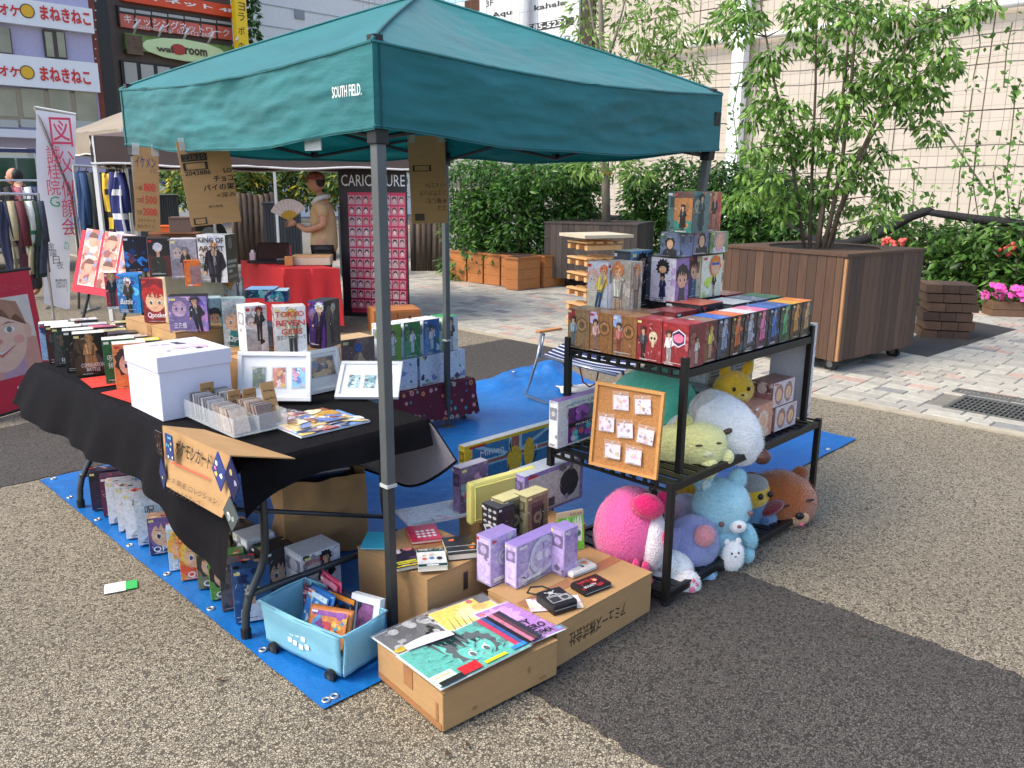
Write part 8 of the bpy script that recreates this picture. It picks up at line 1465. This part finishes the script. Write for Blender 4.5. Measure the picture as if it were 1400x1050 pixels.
# ---------- clothes racks
tubs = mat('chrome_rail', (196, 198, 200), .25, .8)
def rail(label, x0, x1, y0, y1, D):
    a = PD(x0, y0, D); b = PD(x1, y1, D); o = empty('clothes_rail', Vector((a.x, a.y, 0)), 0, label, 'clothes rail', 'clothes rails'); q = b-a; mb = MB(); mb.cyl((0, 0, a.z), (q.x, q.y, b.z), .016, n=8); mb.build('rail', tubs, o)
    for p in ((0, 0), (q.x, q.y)): mb = MB(); mb.cyl((*p, 0), (*p, a.z), .016, n=8); mb.build('upright', tubs, o)
    for p in ((0, 0), (q.x, q.y)): mb = MB(); mb.cyl((p[0], p[1]-.25, .02), (p[0], p[1]+.25, .02), .016, n=8); mb.build('foot_bar', tubs, o)
def garment(label, x, y, D, hpx, wpx, col, col2=None, kind='coat'):
    p = PD(x, y, D); k = D/FPX; h, w = hpx*k, wpx*k; o = empty('garment', p, random.uniform(-.35, .35), label, 'garment', 'clothes on the rails')
    mb = MB(); th = .07
    def fn(s, t_):
        ww = w*(.55+.45*min(1, t_*2.6)) if t_ > .02 else w*.3; a_ = 2*pi*s; return (cos(a_)*ww/2+.02*sin(t_*6+x), sin(a_)*th*(.5+.5*t_)+.015*sin(a_*4+t_*3), -.05-(h)*t_)
    mb.grid(fn, 18, 12, colfn=lambda s, t_: (col2 if col2 and (int(t_*11) % 3 == 0 or int(s*18) % 5 == 0) else col)); mb.build('cloth', CLOTH, o, smooth=True)
    for s_ in (-1, 1): mb = MB(); mb.tube([(s_*w*.28, 0, -.07), (s_*w*.5, .0, -.07-h*.25), (s_*w*.52, .01, -.07-h*.55)], [.05, .045, .04], 8, col=col); mb.build('sleeve', CLOTH, o, smooth=True)
    mb = MB(); mb.tube([(0, 0, 0), (0, 0, -.03), (-w*.3, 0, -.07), (w*.3, 0, -.07)], .005, 5); mb.build('hanger', blackp, o)
rail('front chrome clothes rail at the left edge', -40, 52, 264, 266, 10.6); rail('rear chrome clothes rail at the left edge', -40, 54, 247, 247, 12.2); rail('clothes rail under the tan tent beside the flag', 100, 168, 226, 230, 11.6)
for i, (x, y, D, h, w, c, c2, lab) in enumerate(((2, 266, 10.6, 95, 12, (40, 46, 70), None, 'navy jacket at the left end of the front rail'), (9, 266, 10.6, 80, 10, (190, 176, 140), (120, 110, 90), 'beige patterned scarf shirt on the front rail'), (20, 266, 10.6, 92, 17, (96, 40, 48), (60, 34, 40), 'maroon plaid coat on the front rail'), (30, 266, 10.6, 86, 9, (206, 190, 150), None, 'cream shirt on the front rail'), (36, 266, 10.6, 60, 9, (220, 224, 220), (50, 130, 80), 'green and white striped shirt on the front rail'), (43, 266, 10.6, 90, 10, (50, 70, 56), (30, 44, 40), 'dark green checked shirt on the front rail'), (49, 266, 10.6, 85, 9, (70, 74, 90), None, 'slate shirt at the right end of the front rail'),
        (5, 248, 12.2, 60, 12, (40, 40, 44), None, 'black top at the left of the rear rail'), (18, 248, 12.2, 55, 10, (206, 120, 130), None, 'pink top on the rear rail'), (32, 248, 12.2, 60, 11, (226, 226, 226), (40, 40, 60), 'white top with dark print on the rear rail'), (44, 248, 12.2, 60, 11, (50, 60, 90), None, 'blue top at the right of the rear rail'),
        (108, 228, 11.6, 110, 12, (40, 70, 110), None, 'blue jacket at the left of the tent rail'), (118, 228, 11.6, 125, 15, (52, 58, 56), None, 'long dark green coat under the tan tent'), (128, 230, 11.6, 60, 9, (206, 60, 40), (230, 230, 226), 'red and white shirt under the tan tent'), (134, 230, 11.6, 115, 12, (40, 40, 44), None, 'black coat under the tan tent'), (148, 229, 11.2, 80, 12, (214, 176, 50), (40, 36, 30), 'yellow and black shirt under the tan tent'), (159, 228, 11.0, 85, 17, (40, 50, 110), (226, 228, 232), 'navy and white patterned shirt under the tan tent'))):
    garment(lab, x, y, D, h, w, c, c2)
# ---------- vehicles far left
def vehicle(name, label, x0, x1, ytop, ybot, D, body, L, parts):
    a = PD(x0, 250, D); b = PD(x1, 250, D); a.z = b.z = 0; v = b-a; o = empty(name, a, atan2(v.y, v.x), label, 'vehicle'); w = v.length; zt_ = zat(a, ytop); zb = .35; mb = MB(); mb.box((w/2, L/2, (zt_+zb)/2), (w, L, zt_-zb)); mb.build('body', body, o, bevel=.15)
    def zz(y): return zat(a, y)
    for nm, xa, xb, ya, yb, m_ in parts: k = w/(x1-x0); mb = MB(); mb.box(((xa+xb)/2*k-x0*k, -.01, (zz(ya)+zz(yb))/2), ((xb-xa)*k, .05, zz(ya)-zz(yb))); mb.build(nm, m_, o)
    for x in (w*.18, w*.82): mb = MB(); mb.cyl((x, -.03, .38), (x, .22, .38), .38, n=20); wh = mb.build('wheel', blackp, o); mb = MB(); mb.cyl((x, -.05, .38), (x, .0, .38), .2, n=14); mb.build('rim', mat('hub_steel'), wh)
gg = mat('green_glass', (24, 66, 50), .08, spec=.8)
vehicle('parked_bus', 'pale bus with dark green windows behind the clothes rails', -130, 56, 198, 300, 17, mat('bus_white', (206, 208, 196), .4), 2.3, [('window', -60, 22, 213, 258, gg), ('window', 25, 51, 213, 258, gg), ('window', -120, -64, 213, 258, gg), ('roof_stripe', -128, 54, 199, 205, mat('navy_stripe', (40, 50, 90), .4)), ('side_panel', -128, 54, 262, 290, mat('bus_grey', (150, 154, 150), .5))])
vehicle('camper_van', 'white camper van with purple stripe behind the price board', 196, 300, 226, 280, 21, mat('van_white', (226, 228, 230), .35), 2.2, [('window', 217, 237, 234, 243, mat('window_dark', (34, 36, 40), .1)), ('window', 245, 280, 232, 246, mat('window_dark')), ('stripe', 200, 298, 248, 252, mat('purple_stripe', (90, 70, 150), .4))])
# ---------- planters and flower beds behind the portrait stall
def slat_box(label, x0, x1, ytop, D, depth, mats, n):
    a = PD(x0, 300, D); b = PD(x1, 300, D); a.z = b.z = 0; v = b-a; o = empty('slat_planter', a, atan2(v.y, v.x), label, 'planter', 'dark slatted planters'); w = v.length; h = zat(a, ytop)
    mb = MB(); mb.box((w/2, depth/2, h/2), (w-.04, depth-.04, h-.04)); mb.build('core', mat('planter_core'), o)
    for i in range(n): mb = MB(); mb.box((w*(i+.5)/n, .0, h/2+.04), (w/n-.008, .03, h-.06)); mb.build('slat', random.choice(mats), o)
    mb = MB(); mb.box((w/2, depth/2, h), (w+.03, depth+.03, .03)); mb.build('rim', mats[0], o); return o, h, w
lg = [mat('slate_slat_%d' % i, c, .7, var=.15, stretch=(6, 6, .5)) for i, c in enumerate(((74, 76, 78), (66, 68, 70), (80, 82, 82)))]
slat_box('dark grey slatted planter left of the standing man', 360, 412, 279, 15, 1.2, lg, 12); slat_box('dark grey slatted planter right of the standing man', 462, 502, 284, 14.6, 1.2, lg, 10); slat_box('dark grey slatted planter under the price board', 212, 246, 268, 15.5, 1.2, lg, 10)
lgm = [mat('log_%d' % i, c, .8, var=.3, vs=8, stretch=(3, 3, .5)) for i, c in enumerate(((84, 68, 56), (66, 54, 46), (98, 82, 68)))]
for lab, x0, x1, yt_, D in (('row of upright brown logs behind the hanging carton board', 316, 378, 265, 17.5), ('row of upright brown logs behind the back leg', 560, 606, 300, 15.5)):
    a = PD(x0, 300, D); b = PD(x1, 300, D); a.z = b.z = 0; v = b-a; o = empty('log_fence', a, atan2(v.y, v.x), lab, 'fence', 'upright log fences'); h = zat(a, yt_); n = max(4, int((x1-x0)/7.5))
    for i in range(n): mb = MB(); x = v.length*(i+.5)/n; mb.cyl((x, 0, 0), (x, 0, h+random.uniform(-.04, .04)), v.length/n*.5, n=10); mb.build('log', random.choice(lgm), o, smooth=True)
for i, (x, D) in enumerate(((330, 18.4), (368, 18.6), (405, 18.8), (445, 18.6), (485, 18.2), (520, 18.6), (290, 19), (250, 19.5))):
    shrub('flowering green shrub in the bed behind the portrait stall, %s from the left' % ('third', 'fourth', 'fifth', 'sixth', 'seventh', 'eighth', 'second', 'first')[i], x, 205+random.uniform(-5, 5), 278, 24, D, 1100, [(84, 116, 56), (104, 136, 70), (66, 96, 46), (130, 156, 90), (206, 190, 70)], .17, group='shrubs behind the portrait stall')
# ---------- people
def skin_mesh(name, pts, edges, rad, m, parent, sub=2):
    me = bpy.data.meshes.new(name); me.from_pydata([tuple(p) for p in pts], edges, []); o = bpy.data.objects.new(name, me); COL.objects.link(o); o.parent = parent
    mo = o.modifiers.new('skin', 'SKIN'); mo.use_smooth_shade = True
    for i, r in enumerate(rad): sv = me.skin_vertices[0].data[i]; sv.radius = r if isinstance(r, tuple) else (r, r); sv.use_root = (i == 0)
    o.modifiers.new('sub', 'SUBSURF').levels = sub; o.modifiers['sub'].render_levels = sub; me.materials.append(m); return o
skin_m = mat('skin', (190, 136, 106), .55, var=.05); hair_m = mat('dark_hair', (30, 26, 26), .6)
def head(parent, c, R, fwd, hairc=hair_m, cap=None):
    f = Vector(fwd).normalized(); s = Vector((-f.y, f.x, 0)); M = Matrix((f, s, Vector((0, 0, 1)))).transposed()
    def hf(p): q = p.copy(); q.x *= 1+.10*(p.z < 0); q.y *= 1-.12*max(0, -p.z/R); return q
    mb = MB(); mb.ell(c, (R*.98, R*.80, R*1.16), 20, 14, None, M, hf); h = mb.build('head', skin_m, parent, smooth=True, weld=True)
    mb = MB(); mb.ell(Vector(c)+M @ Vector((R*1.0, 0, -R*.08)), (R*.18, R*.11, R*.2), 10, 7, None, M); mb.build('nose', skin_m, h, smooth=True)
    for k in (-1, 1):
        mb = MB(); mb.ell(Vector(c)+M @ Vector((R*.86, k*R*.32, R*.12)), (R*.06, R*.11, R*.06), 8, 6, None, M); mb.build('eye', mat('eye_dark', (30, 24, 22), .3), h, smooth=True)
        mb = MB(); mb.ell(Vector(c)+M @ Vector((-R*.02, k*R*.80, 0)), (R*.15, R*.07, R*.24), 8, 6, None, M); mb.build('ear', skin_m, h, smooth=True)
    mb = MB(); mb.ell(Vector(c)+M @ Vector((R*.88, 0, -R*.48)), (R*.06, R*.2, R*.04), 8, 6, None, M); mb.build('mouth', mat('lip', (150, 84, 74), .5), h, smooth=True)
    mb = MB(); mb.ell(Vector(c)+M @ Vector((-R*.34, 0, R*.16)), (R*.80, R*.84, R*.95), 18, 12, None, M); mb.build('hair', hairc, h, smooth=True)
    if cap:
        mb = MB(); mb.ell(Vector(c)+M @ Vector((0, 0, R*.52)), (R*1.18, R*1.04, R*.86), 18, 10, None, M, lambda p: Vector((p.x, p.y, max(p.z, -R*.15)))); cp = mb.build('cap', cap, parent, smooth=True)
        mb = MB(); mb.ell(Vector(c)+M @ Vector((R*1.25, 0, R*.40)), (R*.75, R*.78, R*.08), 14, 6, None, M); mb.build('peak', cap, cp, smooth=True)
man_p = PD(441, 300, 9.9); man_p.z = 0
man_p = PD(441, 300, 9.9); man_p.z = 0; man = empty('person', man_p, 0, 'man in tan shirt and patterned cap holding a folding fan', 'person'); man.scale = (.95,)*3
F_ = Vector((-1, -.12, 0)).normalized(); S_ = Vector((-F_.y, F_.x, 0)); J = lambda f, s, z: F_*f+S_*s+Vector((0, 0, z))
# body: pelvis 0 ... arms folded up in front, legs
bp_ = [J(0, 0, .95), J(-.01, 0, 1.12), J(.0, 0, 1.30), J(-.02, 0, 1.44), J(.0, 0, 1.52), J(.03, 0, 1.60), J(-.01, .17, 1.42), J(-.04, .21, 1.20), J(.18, .13, 1.13), J(.30, .05, 1.20), J(-.01, -.17, 1.42), J(-.02, -.21, 1.20), J(.20, -.13, 1.12), J(.33, -.04, 1.19), J(0, .10, .88), J(.01, .11, .50), J(-.02, .11, .10), J(.10, .12, .04), J(0, -.10, .88), J(.01, -.11, .50), J(-.02, -.11, .10), J(.10, -.12, .04)]
be = [(0, 1), (1, 2), (2, 3), (3, 4), (4, 5), (3, 6), (6, 7), (7, 8), (8, 9), (3, 10), (10, 11), (11, 12), (12, 13), (0, 14), (14, 15), (15, 16), (16, 17), (0, 18), (18, 19), (19, 20), (20, 21)]
brd = [.13, .12, .125, .10, .055, .05, .06, .048, .042, .032, .06, .048, .042, .032, .085, .06, .042, .04, .085, .06, .042, .04]
skin_mesh('body', bp_, be, brd, skin_m, man)
tan = mat('tan_shirt', (196, 160, 116), .8, var=.06, bump=.5, bs=14); trs = mat('dark_trousers', (60, 58, 62), .8)
skin_mesh('shirt', [J(0, 0, .82), J(-.01, 0, 1.0), J(-.01, 0, 1.15), J(.0, 0, 1.30), J(-.02, 0, 1.44), J(-.01, .17, 1.43), J(-.03, .22, 1.27), J(-.01, -.17, 1.43), J(-.02, -.22, 1.27)], [(0, 1), (1, 2), (2, 3), (3, 4), (4, 5), (5, 6), (4, 7), (7, 8)], [(.17, .19), (.155, .18), (.15, .17), (.155, .18), (.12, .13), .09, .085, .09, .085], tan, man)
skin_mesh('trousers', [J(0, 0, .95), J(0, .10, .86), J(.01, .11, .50), J(-.02, .11, .10), J(0, -.10, .86), J(.01, -.11, .50), J(-.02, -.11, .10)], [(0, 1), (1, 2), (2, 3), (0, 4), (4, 5), (5, 6)], [.14, .105, .085, .07, .105, .085, .07], trs, man)
head(man, J(.06, 0, 1.69), .098, F_+Vector((0, 0, 0)), cap=mat('patterned_cap', (150, 88, 74), .8, var=.75, vs=34))
mb = MB(); mb.tube([J(.10, .07, 1.44), J(.04, .11, 1.50), J(-.05, .09, 1.53), J(-.08, 0, 1.535), J(-.05, -.09, 1.53), J(.04, -.11, 1.50), J(.10, -.07, 1.44)], .032, 8); mb.build('towel', mat('white_towel', (222, 214, 204), .9, bump=.5, bs=80), man, smooth=True)
for s_, w0 in ((1, J(.30, .05, 1.20)), (-1, J(.33, -.04, 1.19))):           # hands: palm and curled fingers round the fan handle
    pts = [w0, w0+F_*.05+Vector((0, 0, .015))]; ed = [(0, 1)]; rd = [.030, .032]
    for i in range(4):
        b0 = w0+F_*.085+Vector((0, 0, .035-.02*i)); k = len(pts); pts += [b0, b0+F_*.03-S_*.02*s_, b0+F_*.02-S_*.045*s_]; ed += [(1, k), (k, k+1), (k+1, k+2)]; rd += [.0095, .009, .0075]
    k = len(pts); pts += [w0+F_*.05+Vector((0, 0, .05)), w0+F_*.08+Vector((0, 0, .075))]; ed += [(1, k), (k, k+1)]; rd += [.011, .009]
    skin_mesh('hand', pts, ed, rd, skin_m, man, 1)
fan_c = J(.39, .0, 1.235); fan = empty('folding_fan', man_p+fan_c*.95, 0, 'open paper folding fan held in the man\'s hands', 'fan'); n_ = 18; fx = (F_*.75+S_*.66).normalized()
side = Vector((1, -.15, 0)).normalized()
for i in range(n_):
    a0_, a1_ = radians(-2+ (150-30)*i/n_)+radians(38), radians(-2+(150-30)*(i+1)/n_)+radians(38); mb = MB(); e0_ = Vector((cos(a0_)*side.x, cos(a0_)*side.y, sin(a0_))); e1_ = Vector((cos(a1_)*side.x, cos(a1_)*side.y, sin(a1_))); off = Vector((0, -.012 if i % 2 else .0, 0)); off2 = Vector((0, .0 if i % 2 else -.012, 0))
    mb.add([e0_*.12+off, e1_*.12+off2, e1_*.25+off2, e0_*.25+off], [(0, 1, 2, 3)]); mb.build('leaf_pleat', mat('fan_paper', (222, 204, 196), .8), fan); mb = MB(); mb.add([Vector((0, 0, 0)), e1_*.125+off2, e0_*.125+off], [(0, 1, 2)]); mb.build('rib', mat('fan_rib', (206, 160, 60), .5), fan)
lad_p = PD(27, 260, 13.2); lad_p.z = 0; lad = empty('person', lad_p, 0, 'dark haired person in black and white top behind the clothes rails', 'person')
zt_ = zat(lad_p, 231); k_ = zt_/1.72
skin_mesh('body', [p*k_ for p in bp_], be, [r*k_ for r in brd], skin_m, lad); skin_mesh('shirt', [p*k_ for p in (J(0, 0, .85), J(-.01, 0, 1.0), J(0, 0, 1.30), J(-.02, 0, 1.44), J(-.01, .17, 1.43), J(-.04, .21, 1.2), J(.1, .15, 1.14), J(-.01, -.17, 1.43), J(-.02, -.21, 1.2), J(.1, -.15, 1.14))], [(0, 1), (1, 2), (2, 3), (3, 4), (4, 5), (5, 6), (3, 7), (7, 8), (8, 9)], [.16, .15, .155, .12, .09, .075, .065, .09, .075, .065], mat('black_white_shirt', (70, 70, 74), .8, var=.7, vs=9), lad); skin_mesh('trousers', [J(0, 0, .95)*k_, J(0, .10, .86)*k_, J(-.02, .11, .10)*k_, J(0, -.10, .86)*k_, J(-.02, -.11, .10)*k_], [(0, 1), (1, 2), (0, 3), (3, 4)], [.14, .1, .07, .1, .07], trs, lad)
head(lad, J(.05, 0, 1.62)*k_, .098, F_)
# ---------- small boxes on the stall behind
for nm, lab, x, y, D, w, h, d_, m_ in (('orange_crate', 'flat orange box on the stall behind the price board', 212, 318, 8.6, .24, .05, .2, mat('crate_orange', (214, 96, 30), .6)), ('brown_case', 'brown box beside the flat orange one on the stall behind', 232, 318, 8.5, .20, .13, .2, mat('case_brown', (104, 80, 68), .7))):
    p = PD(x, y, D); o = empty(nm, p, .2, lab, 'box'); mb = MB(); mb.box((w/2, d_/2, h/2), (w, d_, h)); mb.build('body', m_, o, bevel=.004); mb = MB(); mb.box((w/2, d_/2, h+.006), (w+.01, d_+.01, .012)); mb.build('lid', m_, o)
p = PD(222, 319, 8.75); o = empty('side_table', Vector((p.x-.35, p.y-.1, 0)), .2, 'narrow grey folding table behind the figure boxes', 'table'); mb = MB(); mb.box((.42, .2, p.z-.02), (.5, .4, .03)); mb.build('tabletop', mat('chair_wood'), o)
for x in (.2, .64):
    for y in (.04, .36): mb = MB(); mb.cyl((x, y, 0), (x, y, p.z-.03), .015, n=8); mb.build('leg', tubem, o)

lm = MB(); lm.grid(lambda s, t: ((s-.5)*.026, (t-.5)*.015*sin(pi*min(max(s, .05), .95)), .004+.006*(2*s-1)**2), 6, 3); lme = lm.mesh('dry_leaf', mat('dry_leaf', (70, 48, 30), .8))
for x, y in ((612, 1032), (640, 1020), (300, 930), (1180, 870), (60, 780), (740, 985)):
    o = bpy.data.objects.new('dry_leaf', lme); COL.objects.link(o); o.location = P(x, y, .006); o.rotation_euler[2] = random.uniform(0, 6.2); tag(o, 'small dry brown leaf lying on the asphalt', 'leaf', 'dry leaves on the asphalt')
